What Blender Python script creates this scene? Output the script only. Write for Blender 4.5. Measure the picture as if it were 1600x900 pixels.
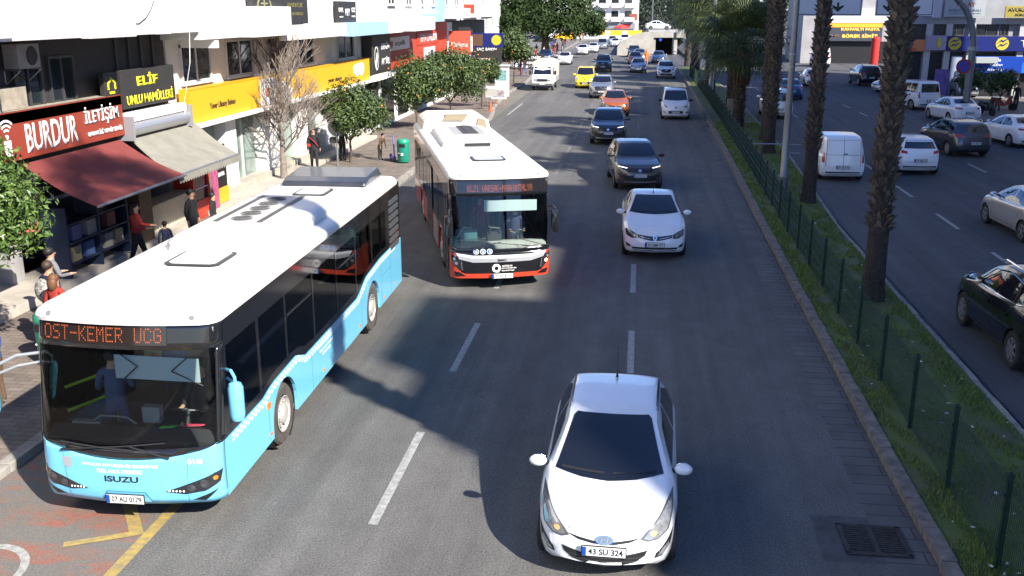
import bpy, bmesh, math, random
import numpy as np
from mathutils import Vector, Matrix
from mathutils.bvhtree import BVHTree
for o in list(bpy.data.objects): bpy.data.objects.remove(o)
S = bpy.context.scene
COL = S.collection
R = math.radians
# ---------------------------------------------------------------- camera
cam_d = bpy.data.cameras.new("camera"); cam = bpy.data.objects.new("camera", cam_d); COL.objects.link(cam)
cam_d.sensor_width = 36.0; cam_d.lens = 1532.0 / 1600.0 * 36.0
cam_d.clip_start = 0.3; cam_d.clip_end = 3000
cam.location = (0, 0, 6.5)
cam.rotation_euler = (R(90) - math.atan(435 / 1532.0), 0, R(7.26))
S.camera = cam
# ---------------------------------------------------------------- light
SUN_EL = 37.0
SX, SY = 0.76, -0.65
sv = Vector((SX, SY, math.tan(R(SUN_EL)))).normalized()
W = bpy.data.worlds.new("World"); S.world = W; W.use_nodes = True
nt = W.node_tree; bg = nt.nodes['Background']
sky = nt.nodes.new('ShaderNodeTexSky'); sky.sky_type = 'NISHITA'; sky.sun_disc = False
sky.sun_elevation = R(SUN_EL); sky.sun_rotation = math.atan2(SX, SY)
sky.air_density = 1.0; sky.dust_density = 0.05; sky.ozone_density = 4.0
tint = nt.nodes.new('ShaderNodeMix'); tint.data_type = 'RGBA'; tint.blend_type = 'MULTIPLY'; tint.inputs[0].default_value = 1.0; tint.inputs[7].default_value = (0.84, 0.96, 1.28, 1)
nt.links.new(sky.outputs[0], tint.inputs[6]); nt.links.new(tint.outputs[2], bg.inputs[0]); bg.inputs[1].default_value = 0.077
sd = bpy.data.lights.new("sun", 'SUN'); sd.energy = 4.7; sd.angle = R(0.6); sd.color = (1.0, 0.93, 0.83)
so = bpy.data.objects.new("sun", sd); COL.objects.link(so); so.location = (30, -26, 40)
so.rotation_euler = sv.to_track_quat('Z', 'Y').to_euler()
S.view_settings.view_transform = 'Standard'; S.view_settings.look = 'None'
S.view_settings.exposure = 1.25; S.view_settings.gamma = 1.0
S.view_settings.use_curve_mapping = False
S.render.resolution_x = 1024; S.render.resolution_y = 576
rnd = random.Random(7)
# ---------------------------------------------------------------- materials
_mats = {}
def mat(name, col, rough=0.6, metal=0.0, noise=0.0, scale=4.0, bump=0.0, coat=0.0, spec=0.5, emit=0.0, alpha=1.0, stretch=(1, 1, 1), col2=None, bscale=None, sub=None):
    if name in _mats: return _mats[name]
    m = bpy.data.materials.new(name); m.use_nodes = True; _mats[name] = m
    t = m.node_tree; b = t.nodes['Principled BSDF']
    c = tuple(col) + (1,)
    b.inputs['Base Color'].default_value = c; b.inputs['Roughness'].default_value = rough
    b.inputs['Metallic'].default_value = metal; b.inputs['Specular IOR Level'].default_value = spec
    b.inputs['Coat Weight'].default_value = coat; b.inputs['Coat Roughness'].default_value = 0.05
    if alpha < 1: b.inputs['Alpha'].default_value = alpha
    if emit > 0:
        b.inputs['Emission Color'].default_value = c; b.inputs['Emission Strength'].default_value = emit
    if noise > 0 or bump > 0:
        tc = t.nodes.new('ShaderNodeTexCoord'); mp = t.nodes.new('ShaderNodeMapping'); mp.inputs['Scale'].default_value = stretch
        t.links.new(tc.outputs['Object'], mp.inputs['Vector'])
        n = t.nodes.new('ShaderNodeTexNoise'); n.inputs['Scale'].default_value = scale; n.inputs['Detail'].default_value = 6; n.inputs['Roughness'].default_value = 0.65
        t.links.new(mp.outputs[0], n.inputs['Vector'])
        if noise > 0:
            r = t.nodes.new('ShaderNodeValToRGB'); r.color_ramp.elements[0].position = 0.32; r.color_ramp.elements[1].position = 0.68
            c2 = col2 if col2 else tuple(max(0, x * (1 - noise)) for x in col)
            r.color_ramp.elements[0].color = tuple(c2) + (1,)
            r.color_ramp.elements[1].color = tuple(min(1, x * (1 + noise * 0.35)) for x in col) + (1,) if not col2 else c
            t.links.new(n.outputs['Fac'], r.inputs[0]); t.links.new(r.outputs[0], b.inputs['Base Color'])
        if bump > 0:
            n2 = t.nodes.new('ShaderNodeTexNoise'); n2.inputs['Scale'].default_value = bscale or scale * 4; n2.inputs['Detail'].default_value = 4
            t.links.new(tc.outputs['Object'], n2.inputs['Vector'])
            bp = t.nodes.new('ShaderNodeBump'); bp.inputs['Strength'].default_value = bump; bp.inputs['Distance'].default_value = 0.02
            t.links.new(n2.outputs['Fac'], bp.inputs['Height']); t.links.new(bp.outputs[0], b.inputs['Normal'])
    return m
def glass_mat(name, tint, rough=0.03, trans=0.75):
    if name in _mats: return _mats[name]
    m = bpy.data.materials.new(name); m.use_nodes = True; _mats[name] = m
    t = m.node_tree; t.nodes.remove(t.nodes['Principled BSDF'])
    out = t.nodes['Material Output']
    tr = t.nodes.new('ShaderNodeBsdfTransparent'); tr.inputs[0].default_value = tuple(tint) + (1,)
    gl = t.nodes.new('ShaderNodeBsdfGlossy'); gl.inputs['Roughness'].default_value = rough; gl.inputs[0].default_value = (0.9, 0.93, 0.95, 1)
    fr = t.nodes.new('ShaderNodeFresnel'); fr.inputs[0].default_value = 1.5
    mx = t.nodes.new('ShaderNodeMixShader')
    t.links.new(fr.outputs[0], mx.inputs[0]); t.links.new(tr.outputs[0], mx.inputs[1]); t.links.new(gl.outputs[0], mx.inputs[2])
    t.links.new(mx.outputs[0], out.inputs[0])
    return m
# ---------------------------------------------------------------- mesh builder
class MB:
    def __init__(s): s.v = []; s.f = []; s.m = []; s.k = 0
    def add(s, vs, fs, k=None):
        b = len(s.v); s.v.extend([tuple(p) for p in vs]); s.f.extend([tuple(b + i for i in f) for f in fs]); s.m.extend([s.k if k is None else k] * len(fs)); return s
    def box(s, x0, x1, y0, y1, z0, z1, k=None, M=None):
        vs = [(x, y, z) for z in (z0, z1) for y in (y0, y1) for x in (x0, x1)]
        if M is not None: vs = [M @ Vector(p) for p in vs]
        return s.add(vs, [(0, 2, 3, 1), (4, 5, 7, 6), (0, 1, 5, 4), (2, 6, 7, 3), (0, 4, 6, 2), (1, 3, 7, 5)], k)
    def cyl(s, p0, p1, r0, r1=None, n=10, k=None, caps=True):
        if r1 is None: r1 = r0
        p0 = Vector(p0); p1 = Vector(p1); d = p1 - p0
        if d.length < 1e-6: return s
        d.normalize(); a = Vector((0, 0, 1)) if abs(d.z) < 0.9 else Vector((1, 0, 0))
        u = d.cross(a).normalized(); w = d.cross(u)
        vs = []
        for p, r in ((p0, r0), (p1, r1)):
            for i in range(n):
                t = 2 * math.pi * i / n; vs.append(p + u * (r * math.cos(t)) - w * (r * math.sin(t)))
        fs = [(i, (i + 1) % n, n + (i + 1) % n, n + i) for i in range(n)]
        if caps: fs += [tuple(reversed(range(n))), tuple(range(n, 2 * n))]
        return s.add(vs, fs, k)
    def tube(s, pts, r, n=8, k=None):
        for a, b in zip(pts, pts[1:]): s.cyl(a, b, r, r, n, k)
        for p in pts[1:-1]: s.sph(p, (r, r, r), n, k, 4)
        return s
    def sph(s, c, r, n=12, k=None, m=8):
        if not hasattr(r, '__len__'): r = (r, r, r)
        vs = [(c[0], c[1], c[2] - r[2])]
        for j in range(1, m):
            ph = math.pi * j / m
            for i in range(n):
                t = 2 * math.pi * i / n
                vs.append((c[0] + r[0] * math.sin(ph) * math.cos(t), c[1] + r[1] * math.sin(ph) * math.sin(t), c[2] - r[2] * math.cos(ph)))
        vs.append((c[0], c[1], c[2] + r[2])); e = len(vs) - 1; fs = []
        for i in range(n): fs.append((0, 1 + (i + 1) % n, 1 + i)); fs.append((e, e - n + i, e - n + (i + 1) % n))
        for j in range(m - 2):
            for i in range(n):
                a = 1 + j * n; fs.append((a + i, a + (i + 1) % n, a + n + (i + 1) % n, a + n + i))
        return s.add(vs, fs, k)
    def prism(s, pts, ax, a, b, k=None):
        # pts 2-D polygon in the two axes other than ax, extruded from a to b
        n = len(pts)
        def P(p, h): return {'x': (h, p[0], p[1]), 'y': (p[0], h, p[1]), 'z': (p[0], p[1], h)}[ax]
        vs = [P(p, a) for p in pts] + [P(p, b) for p in pts]
        fs = [tuple(reversed(range(n))), tuple(range(n, 2 * n))] + [(i, (i + 1) % n, n + (i + 1) % n, n + i) for i in range(n)]
        return s.add(vs, fs, k)
    def lathe(s, prof, c=(0, 0, 0), ax='z', n=24, k=None):
        vs = []; fs = []; m = len(prof)
        for i in range(n):
            t = 2 * math.pi * i / n; ct, st = math.cos(t), math.sin(t)
            for r, h in prof:
                if ax == 'z': p = (r * ct, r * st, h)
                elif ax == 'x': p = (h, r * ct, r * st)
                else: p = (r * ct, h, r * st)
                vs.append((c[0] + p[0], c[1] + p[1], c[2] + p[2]))
        for i in range(n):
            for j in range(m - 1):
                a = i * m + j; b = ((i + 1) % n) * m + j; fs.append((a, b, b + 1, a + 1))
        return s.add(vs, fs, k)
    def grid(s, rows, k=None, closed=False):
        n = len(rows[0]); vs = [p for r in rows for p in r]; fs = []
        for j in range(len(rows) - 1):
            for i in range(n if closed else n - 1): fs.append((j * n + i, j * n + (i + 1) % n, (j + 1) * n + (i + 1) % n, (j + 1) * n + i))
        return s.add(vs, fs, k)
    def build(s, name, mats, parent=None, loc=None, smooth=False, bevel=0.0, merge=False, fixn=False):
        me = bpy.data.meshes.new(name); me.from_pydata(s.v, [], s.f)
        if not isinstance(mats, (list, tuple)): mats = [mats]
        for m in mats: me.materials.append(m)
        if len(mats) > 1: me.polygons.foreach_set('material_index', s.m)
        if merge or fixn:
            bm = bmesh.new(); bm.from_mesh(me)
            if merge: bmesh.ops.remove_doubles(bm, verts=bm.verts, dist=0.0005)
            if fixn: bmesh.ops.recalc_face_normals(bm, faces=bm.faces)
            bm.to_mesh(me); bm.free()
        if smooth:
            me.shade_smooth(); me.set_sharp_from_angle(angle=R(38))
        me.update()
        return link(name, me, parent, loc, bevel)
def link(name, me, parent=None, loc=None, bevel=0.0):
    o = bpy.data.objects.new(name, me); COL.objects.link(o)
    if parent: o.parent = parent
    if loc: o.location = loc
    if bevel > 0:
        b = o.modifiers.new('bevel', 'BEVEL'); b.width = bevel; b.segments = 2; b.limit_method = 'ANGLE'; b.angle_limit = R(40)
    return o
def tag(o, label=None, cat=None, group=None, kind=None):
    if label: o['label'] = label
    if cat: o['category'] = cat
    if group: o['group'] = group
    if kind: o['kind'] = kind
    return o
def thing(name, label, cat, loc=(0, 0, 0), rz=0.0, group=None):
    o = bpy.data.objects.new(name, None); COL.objects.link(o); o.empty_display_size = 0.3
    o.location = loc; o.rotation_euler = (0, 0, rz)
    return tag(o, label, cat, group)
def dup(root, loc, rz=0.0, label=None, paint=None, scale=None, group=None, plate=None):
    r = root.copy(); COL.objects.link(r); r.location = loc; r.rotation_euler = (0, 0, rz)
    if scale: r.scale = scale if hasattr(scale, '__len__') else (scale,) * 3
    if label: r['label'] = label
    if group: r['group'] = group
    for ch in list(root.children):
        c = ch.copy(); COL.objects.link(c); c.parent = r
        if paint and c.name.split('.')[0] in ('body', 'mirror'): repaint(c, paint)
        for g in list(ch.children):
            d = g.copy(); COL.objects.link(d); d.parent = c
    return r
def repaint(o, m):
    o.material_slots[0].link = 'OBJECT'; o.material_slots[0].material = m
_fonts = {}
def text_mesh(body, h, depth=0.006, width=None, bold=0.0, spacing=1.0, align='CENTER'):
    cu = bpy.data.curves.new('lettering', 'FONT'); cu.body = body; cu.size = 1.0; cu.extrude = 0.0
    cu.offset = bold; cu.align_x = align; cu.space_character = spacing; cu.resolution_u = 3
    o = bpy.data.objects.new('lettering', cu); COL.objects.link(o)
    dg = bpy.context.evaluated_depsgraph_get(); dg.update()
    me = bpy.data.meshes.new_from_object(o.evaluated_get(dg)); bpy.data.objects.remove(o); bpy.data.curves.remove(cu)
    n = len(me.vertices); a = np.zeros(n * 3); me.vertices.foreach_get('co', a); a = a.reshape(-1, 3)
    mn, mx = a.min(0), a.max(0)
    sy = h / (mx[1] - mn[1]); sx = sy if not width else width / (mx[0] - mn[0])
    a[:, 1] = (a[:, 1] - (mn[1] + mx[1]) / 2) * sy
    a[:, 0] = (a[:, 0] - ((mn[0] + mx[0]) / 2 if align == 'CENTER' else mn[0])) * sx
    a[:, 2] = 0
    me.vertices.foreach_set('co', a.ravel()); me.update()
    bm = bmesh.new(); bm.from_mesh(me)
    bmesh.ops.remove_doubles(bm, verts=bm.verts, dist=1e-5)
    if depth > 0:
        r = bmesh.ops.extrude_face_region(bm, geom=bm.faces[:])
        bmesh.ops.translate(bm, verts=[g for g in r['geom'] if isinstance(g, bmesh.types.BMVert)], vec=(0, 0, depth))
        bmesh.ops.recalc_face_normals(bm, faces=bm.faces)
    bm.to_mesh(me); bm.free()
    return me
def lettering(body, h, m, parent, loc, face='-y', width=None, bold=0.0, depth=0.006, spacing=1.0, name='lettering', rx=0.0):
    """text standing upright on a surface facing -y, +x or +y"""
    me = text_mesh(body, h, depth, width, bold, spacing); me.materials.append(m); me.name = name
    rz = {'-y': 0, '+x': R(90), '+y': R(180), '-x': R(-90)}[face]
    M = Matrix.Rotation(rz, 4, 'Z') @ Matrix.Rotation(R(90) + rx, 4, 'X')
    me.transform(M)
    return link(name, me, parent, loc)
white_paint = mat('white_letters', (0.85, 0.85, 0.83), 0.5)
black_plastic = mat('black_plastic', (0.018, 0.018, 0.02), 0.45)
rubber = mat('rubber', (0.025, 0.024, 0.023), 0.85, noise=0.3, scale=8)
steel = mat('galvanised_steel', (0.35, 0.36, 0.37), 0.45, 0.7, noise=0.15, scale=6)
chrome = mat('chrome', (0.75, 0.75, 0.77), 0.12, 1.0)
rimgrey = mat('rim_alloy', (0.38, 0.385, 0.4), 0.35, 0.7)
darkglass = mat('car_glass', (0.008, 0.010, 0.014), 0.04, spec=0.75, coat=0.6)
lampglass = mat('headlamp_glass', (0.42, 0.43, 0.45), 0.12, 0.45, coat=1.0, noise=0.5, scale=9)
lampdark = mat('headlamp_dark_glass', (0.12, 0.125, 0.14), 0.12, 0.5, coat=1.0, noise=0.6, scale=10)
redlamp = mat('tail_lamp_red', (0.42, 0.015, 0.012), 0.15, coat=1.0)
orange_lamp = mat('indicator_orange', (0.75, 0.20, 0.02), 0.2, coat=1.0)
plate_white = mat('plate_white', (0.72, 0.72, 0.70), 0.4)
plate_blue = mat('plate_blue', (0.01, 0.06, 0.38), 0.4)
ink = mat('black_ink', (0.012, 0.012, 0.012), 0.5)
drl = mat('daytime_lamp_lit', (1.0, 0.97, 0.9), 0.3, emit=1.2)
warm_lamp = mat('headlamp_lit', (1.0, 0.72, 0.35), 0.3, emit=2.5)
# ================================================================= SETTING
def asphalt_mat(name, base, side_red=False):
    m = bpy.data.materials.new(name); m.use_nodes = True; t = m.node_tree; b = t.nodes['Principled BSDF']; N = t.nodes.new; L = t.links.new
    b.inputs['Roughness'].default_value = 0.82; b.inputs['Specular IOR Level'].default_value = 0.35
    tc = N('ShaderNodeTexCoord')
    def noise(scale, stretch=(1, 1, 1), det=5, ro=0.6):
        mp = N('ShaderNodeMapping'); mp.inputs['Scale'].default_value = stretch; L(tc.outputs['Object'], mp.inputs[0])
        n = N('ShaderNodeTexNoise'); n.inputs['Scale'].default_value = scale; n.inputs['Detail'].default_value = det; n.inputs['Roughness'].default_value = ro; L(mp.outputs[0], n.inputs['Vector']); return n.outputs['Fac']
    def mr(s, a, b_, c, d):
        n = N('ShaderNodeMapRange'); n.inputs[1].default_value = a; n.inputs[2].default_value = b_; n.inputs[3].default_value = c; n.inputs[4].default_value = d; L(s, n.inputs[0]); return n.outputs[0]
    def mul(a, c):
        n = N('ShaderNodeMath'); n.operation = 'MULTIPLY'; L(a, n.inputs[0]); L(c, n.inputs[1]); return n.outputs[0]
    big = mr(noise(0.22, (1, .35, 1)), .3, .7, .80, 1.16)
    streak = mr(noise(1.5, (1, .03, 1), 4), .32, .68, .78, 1.16)
    mid = mr(noise(1.7, (1, .6, 1), 8, .75), .3, .7, .82, 1.16)
    fine = mr(noise(38, det=4, ro=.85), .35, .65, .42, 1.58)
    f = mul(mul(big, streak), mul(mid, fine))
    v = N('ShaderNodeTexVoronoi'); v.inputs['Scale'].default_value = 130; L(tc.outputs['Object'], v.inputs['Vector'])
    sp = mr(v.outputs['Distance'], 0.0, 0.35, 1.5, 0.92); f = mul(f, sp)
    # dark cracks / tar seams
    w = N('ShaderNodeTexVoronoi'); w.feature = 'DISTANCE_TO_EDGE'; w.inputs['Scale'].default_value = 0.22
    wm = N('ShaderNodeMapping'); L(tc.outputs['Object'], wm.inputs[0])
    wn = N('ShaderNodeTexNoise'); wn.inputs['Scale'].default_value = 1.1; wn.inputs['Detail'].default_value = 6; L(tc.outputs['Object'], wn.inputs['Vector'])
    va = N('ShaderNodeVectorMath'); va.operation = 'ADD'; L(wm.outputs[0], va.inputs[0]); L(wn.outputs['Color'], va.inputs[1]); L(va.outputs[0], w.inputs['Vector'])
    cr = mr(w.outputs['Distance'], 0.0, 0.003, .82, 1.0); f = mul(f, cr)
    cm = N('ShaderNodeMix'); cm.data_type = 'RGBA'; cm.blend_type = 'MULTIPLY'; cm.inputs[0].default_value = 1.0
    cm.inputs[6].default_value = tuple(base) + (1,)
    L(f, cm.inputs[7]); L(cm.outputs[2], b.inputs['Base Color'])
    bp = N('ShaderNodeBump'); bp.inputs['Strength'].default_value = .35; bp.inputs['Distance'].default_value = .006; L(noise(80, det=3), bp.inputs['Height']); L(bp.outputs[0], b.inputs['Normal'])
    return m
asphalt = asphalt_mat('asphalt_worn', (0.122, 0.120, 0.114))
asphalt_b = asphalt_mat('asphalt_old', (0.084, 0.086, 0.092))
def sheet(name, pts, z, m, kind='structure', n=1):
    b = MB(); b.add([(x, y, z) for x, y in pts], [tuple(range(len(pts)))]); o = b.build(name, m); tag(o, kind=kind); return o
# one ground sheet to the horizon
sheet('ground', [(-1500, -300), (1500, -300), (1500, 2500), (-1500, 2500)], -0.03, mat('dusty_ground', (0.16, 0.15, 0.13), 0.9, noise=.3, scale=.05))
sheet('road', [(-8.9, -40), (3.8, -40), (3.8, 60), (4.0, 120), (4.0, 151), (4.0, 420), (-12, 420), (-11.5, 150), (-9.6, 110), (-8.9, 86)], 0.0, asphalt)
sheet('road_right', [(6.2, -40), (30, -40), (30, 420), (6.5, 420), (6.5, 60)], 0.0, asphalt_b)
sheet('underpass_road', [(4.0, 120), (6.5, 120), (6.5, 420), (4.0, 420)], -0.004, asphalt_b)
# left pavement with kerb
paving = bpy.data.materials.new('paving'); paving.use_nodes = True
def paving_nodes(m, c1, c2, mortar, sc, bw=.5, rh=.25):
    t = m.node_tree; b = t.nodes['Principled BSDF']; b.inputs['Roughness'].default_value = .85
    tc = t.nodes.new('ShaderNodeTexCoord'); br = t.nodes.new('ShaderNodeTexBrick'); br.inputs['Scale'].default_value = sc
    br.inputs['Color1'].default_value = c1 + (1,); br.inputs['Color2'].default_value = c2 + (1,); br.inputs['Mortar'].default_value = mortar + (1,)
    br.inputs['Mortar Size'].default_value = .012; br.inputs['Brick Width'].default_value = bw; br.inputs['Row Height'].default_value = rh
    t.links.new(tc.outputs['Object'], br.inputs['Vector'])
    n = t.nodes.new('ShaderNodeTexNoise'); n.inputs['Scale'].default_value = 1.4; n.inputs['Detail'].default_value = 7; t.links.new(tc.outputs['Object'], n.inputs['Vector'])
    mr = t.nodes.new('ShaderNodeMapRange'); mr.inputs[1].default_value = .3; mr.inputs[2].default_value = .7; mr.inputs[3].default_value = .72; mr.inputs[4].default_value = 1.12; t.links.new(n.outputs['Fac'], mr.inputs[0])
    mx = t.nodes.new('ShaderNodeMix'); mx.data_type = 'RGBA'; mx.blend_type = 'MULTIPLY'; mx.inputs[0].default_value = 1; t.links.new(br.outputs[0], mx.inputs[6]); t.links.new(mr.outputs[0], mx.inputs[7]); t.links.new(mx.outputs[2], b.inputs['Base Color'])
paving_nodes(paving, (.21, .175, .145), (.16, .13, .11), (.07, .06, .05), 1.6)
kerb_m = mat('kerb_concrete', (0.30, 0.28, 0.25), 0.9, noise=.4, scale=3, bump=.3)
slab_m = bpy.data.materials.new('gutter_slabs'); slab_m.use_nodes = True
paving_nodes(slab_m, (.120, .116, .110), (.100, .098, .096), (.045, .045, .045), 1.0, 3.7, .30)
def curb_line(pts, w, z1, name, m, out=1):
    b = MB(); rr = random.Random(3)
    for (x0, y0), (x1, y1) in zip(pts, pts[1:]):
        n = max(1, int(math.hypot(x1 - x0, y1 - y0) / 0.8)) if y0 < 70 else 1
        for i in range(n):
            a = i / n; c = (i + 1) / n; d = Vector((x1 - x0, y1 - y0)).normalized(); nx, ny = d.y * out, -d.x * out
            g = .008; A = (x0 + (x1 - x0) * a + d.x * g, y0 + (y1 - y0) * a + d.y * g); C = (x0 + (x1 - x0) * c - d.x * g, y0 + (y1 - y0) * c - d.y * g)
            j = rr.uniform(-.012, .012); h = z1 + rr.uniform(-.012, .012)
            q = [(A[0] + nx * j, A[1]), (C[0] + nx * j, C[1]), (C[0] + nx * (w + j), C[1] + ny * w), (A[0] + nx * (w + j), A[1] + ny * w)]
            b.add([(p[0], p[1], -.05) for p in q] + [(p[0], p[1], h) for p in q], [(0, 1, 2, 3), (4, 7, 6, 5), (0, 4, 5, 1), (1, 5, 6, 2), (2, 6, 7, 3), (3, 7, 4, 0)])
    o = b.build(name, m, fixn=True, bevel=.012); tag(o, kind='structure'); return o
lk = [(-8.9, -20), (-8.9, 12), (-8.9, 20), (-9.0, 34), (-9.2, 44), (-8.9, 60), (-9.2, 63), (-9.8, 68), (-10.4, 80), (-10.2, 90), (-11.0, 110), (-12.5, 150), (-13, 260)]
curb_line(lk, -.22, .13, 'kerb', kerb_m)
b = MB(); b.add([(x - .2, y, .12) for x, y in lk] + [(-15.2, y, .12) for x, y in lk], [(i, i + 1, len(lk) + i + 1, len(lk) + i) for i in range(len(lk) - 1)])
tag(b.build('pavement', paving, fixn=True), kind='structure')
# raised stone forecourt step in front of the shops
b = MB(); b.box(-14.6, -13.15, 8, 27.8, .12, .34); b.box(-14.6, -13.3, 29.5, 49.5, .12, .28)
tag(b.build('shop_step', mat('step_stone', (.46, .42, .36), .7, noise=.2, scale=2), bevel=.01), kind='structure')
# median: gutter slabs, kerb, soil and grass
sheet('gutter', [(3.2, -10), (3.82, -10), (3.82, 72), (3.2, 72)], 0.004, slab_m)
curb_line([(3.82, -5), (3.78, 15), (3.85, 27), (4.05, 45), (4.3, 80), (4.3, 118)], .2, .14, 'median_kerb', mat('kerb_old', (0.20, 0.175, 0.15), 0.92, noise=.55, scale=5, bump=.5))
def xk(y): return np.interp(y, [-5, 15, 27, 45, 80, 118], [4.0, 3.97, 4.04, 4.24, 4.48, 4.48])
def xr(y): return np.interp(y, [-5, 23, 31, 47, 80, 118], [6.15, 6.1, 6.18, 6.9, 7.2, 7.0])
grass_m = mat('grass_green', (0.085, 0.135, 0.020), 0.75, noise=.6, scale=.9, col2=(0.065, 0.062, 0.030), bump=.6, bscale=40)
b = MB(); rows = []
for i in range(0, 246):
    y = -5 + i * .5; a, c = xk(y), xr(y)
    rows.append([(a + (c - a) * j / 10, y, .10 + .05 * math.sin(j / 10 * math.pi) + rnd.uniform(-.012, .012)) for j in range(11)])
b.grid(rows); tag(b.build('median_soil', grass_m, smooth=True, fixn=True), kind='structure')
b = MB()
for i in range(52000):
    y = 9.0 + 50 * rnd.random() ** 1.6; a, c = xk(y) + .02, xr(y) - .03; x = a + (c - a) * rnd.random()
    cl = math.sin(x * 7.1 + 2 * math.sin(y * 1.3)) * math.sin(y * 2.3 + 1.7 * math.sin(x * 3))
    if cl < -.55: continue
    h = (.035 + .05 * rnd.random()) * (1 + .5 * cl); t = rnd.uniform(0, 6.28); w = .006 + y * .00028; lx, ly = rnd.uniform(-.03, .03), rnd.uniform(-.03, .03)
    z = .12
    b.add([(x - w * math.cos(t), y - w * math.sin(t), z), (x + w * math.cos(t), y + w * math.sin(t), z), (x + lx, y + ly, z + h)], [(0, 1, 2)], rnd.randint(0, 2))
tag(b.build('grass', [mat('blade_a', (.11, .19, .022), .6), mat('blade_b', (.07, .13, .018), .6), mat('blade_c', (.17, .21, .045), .65)]), label='short green grass covering the median strip between the two roads', cat='grass', kind='stuff')
# litter on the grass
b = MB()
for i in range(60):
    y = 9.5 + 22 * rnd.random() ** 1.3; x = rnd.uniform(xk(y) + .1, xr(y) - .1); s = rnd.uniform(.012, .035); t = rnd.random() * 3
    b.box(-s, s, -s * .6, s * .6, 0, .008, M=Matrix.Translation((x, y, .165)) @ Matrix.Rotation(t, 4, 'Z') @ Matrix.Rotation(rnd.uniform(-.4, .4), 4, 'X'))
tag(b.build('litter', mat('paper', (.6, .6, .58), .7)), label='small scraps of white litter scattered over the median grass', cat='litter', kind='stuff')
# low kerb on the right side of the median (worn)
curb_line([(6.15, -5), (6.1, 23), (6.18, 31), (6.9, 47), (7.2, 80), (7.0, 118)], .12, .09, 'median_kerb_right', kerb_m)
# markings
paint_w = mat('worn_white_paint', (.40, .40, .38), .7, noise=.55, scale=11, col2=(.20, .20, .19))
paint_y = mat('worn_yellow_paint', (.42, .30, .07), .7, noise=.6, scale=8, col2=(.19, .16, .10))
def dashes(name, x, y0, y1, ln, gap, w=.13, m=paint_w, xe=None):
    b = MB(); y = y0
    while y < y1:
        xx = x if xe is None else x + (xe - x) * (y - y0) / (y1 - y0)
        b.add([(xx - w / 2, y, .005), (xx + w / 2, y, .005), (xx + w / 2, y + ln, .005), (xx - w / 2, y + ln, .005)], [(0, 1, 2, 3)]); y += ln + gap
    tag(b.build(name, m), kind='structure')
dashes('lane_marking', -3.27, 11.2, 23, 2.95, 2.75)
dashes('lane_marking_inner', 0.02, 17.0, 30, 2.75, 2.9)
paint_f = mat('faded_white_paint', (.155, .155, .15), .8, noise=.4, scale=5)
dashes('faded_lane_marking', -3.27, 28.3, 130, 2.95, 2.75, m=paint_f)
dashes('faded_lane_marking_inner', 0.02, 34, 130, 2.75, 2.9, m=paint_f)
dashes('lane_marking_right', 9.9, 4.0, 120, 2.4, 3.0)
dashes('lane_marking_outer', 14.4, 9.0, 75, 2.4, 3.2)
dashes('edge_line', -8.3, 63, 75, 8, 50, .12)
# pale bands laid by the gutter to stand in for strips of sunlight
for y, x0 in ((58.0, 1.6), (85.5, .2)):
    sheet('sunlit_band', [(x0, y), (4.1, y), (4.1, y + 1.7), (x0, y + 1.9)], .006, slab_m)
# red worn cycle lane bottom left
redm = bpy.data.materials.new('worn_red_lane'); redm.use_nodes = True
t = redm.node_tree; bs = t.nodes['Principled BSDF']; bs.inputs['Roughness'].default_value = .85
tc = t.nodes.new('ShaderNodeTexCoord'); n = t.nodes.new('ShaderNodeTexNoise'); n.inputs['Scale'].default_value = 1.1; n.inputs['Detail'].default_value = 10; n.inputs['Roughness'].default_value = .72; n.inputs['Distortion'].default_value = 1.0
mp = t.nodes.new('ShaderNodeMapping'); mp.inputs['Rotation'].default_value = (0, 0, .6); mp.inputs['Scale'].default_value = (1, 2.2, 1)
t.links.new(tc.outputs['Object'], mp.inputs[0]); t.links.new(mp.outputs[0], n.inputs['Vector'])
cr = t.nodes.new('ShaderNodeValToRGB'); e = cr.color_ramp.elements; e[0].position = .47; e[0].color = (.135, .126, .115, 1); e[1].position = .66; e[1].color = (.26, .085, .060, 1)
k = e.new(.55); k.color = (.18, .115, .092, 1)
n2 = t.nodes.new('ShaderNodeTexNoise'); n2.inputs['Scale'].default_value = 60; n2.inputs['Detail'].default_value = 3; t.links.new(tc.outputs['Object'], n2.inputs['Vector'])
mr = t.nodes.new('ShaderNodeMapRange'); mr.inputs[1].default_value = .35; mr.inputs[2].default_value = .65; mr.inputs[3].default_value = .75; mr.inputs[4].default_value = 1.25; t.links.new(n2.outputs['Fac'], mr.inputs[0])
mx = t.nodes.new('ShaderNodeMix'); mx.data_type = 'RGBA'; mx.blend_type = 'MULTIPLY'; mx.inputs[0].default_value = 1
t.links.new(n.outputs['Fac'], cr.inputs[0]); t.links.new(cr.outputs[0], mx.inputs[6]); t.links.new(mr.outputs[0], mx.inputs[7]); t.links.new(mx.outputs[2], bs.inputs['Base Color'])
sheet('cycle_lane', [(-8.9, 2), (-6.15, 2), (-6.15, 18), (-8.9, 18)], .004, redm)
b = MB(); z = .008
def strip(b, pts, w, z):
    for (x0, y0), (x1, y1) in zip(pts, pts[1:]):
        d = Vector((x1 - x0, y1 - y0)).normalized() * w / 2
        b.add([(x0 + d.y, y0 - d.x, z), (x1 + d.y, y1 - d.x, z), (x1 - d.y, y1 + d.x, z), (x0 - d.y, y0 + d.x, z)], [(0, 1, 2, 3)])
strip(b, [(-6.06, 4), (-6.06, 18)], .16, z); strip(b, [(-6.9, 11.6), (-6.2, 10.55), ], .17, z + .003); strip(b, [(-7.0, 10.2), (-6.2, 10.6)], .13, z + .006)
tag(b.build('yellow_marking', paint_y), kind='structure')
b = MB()
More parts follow.
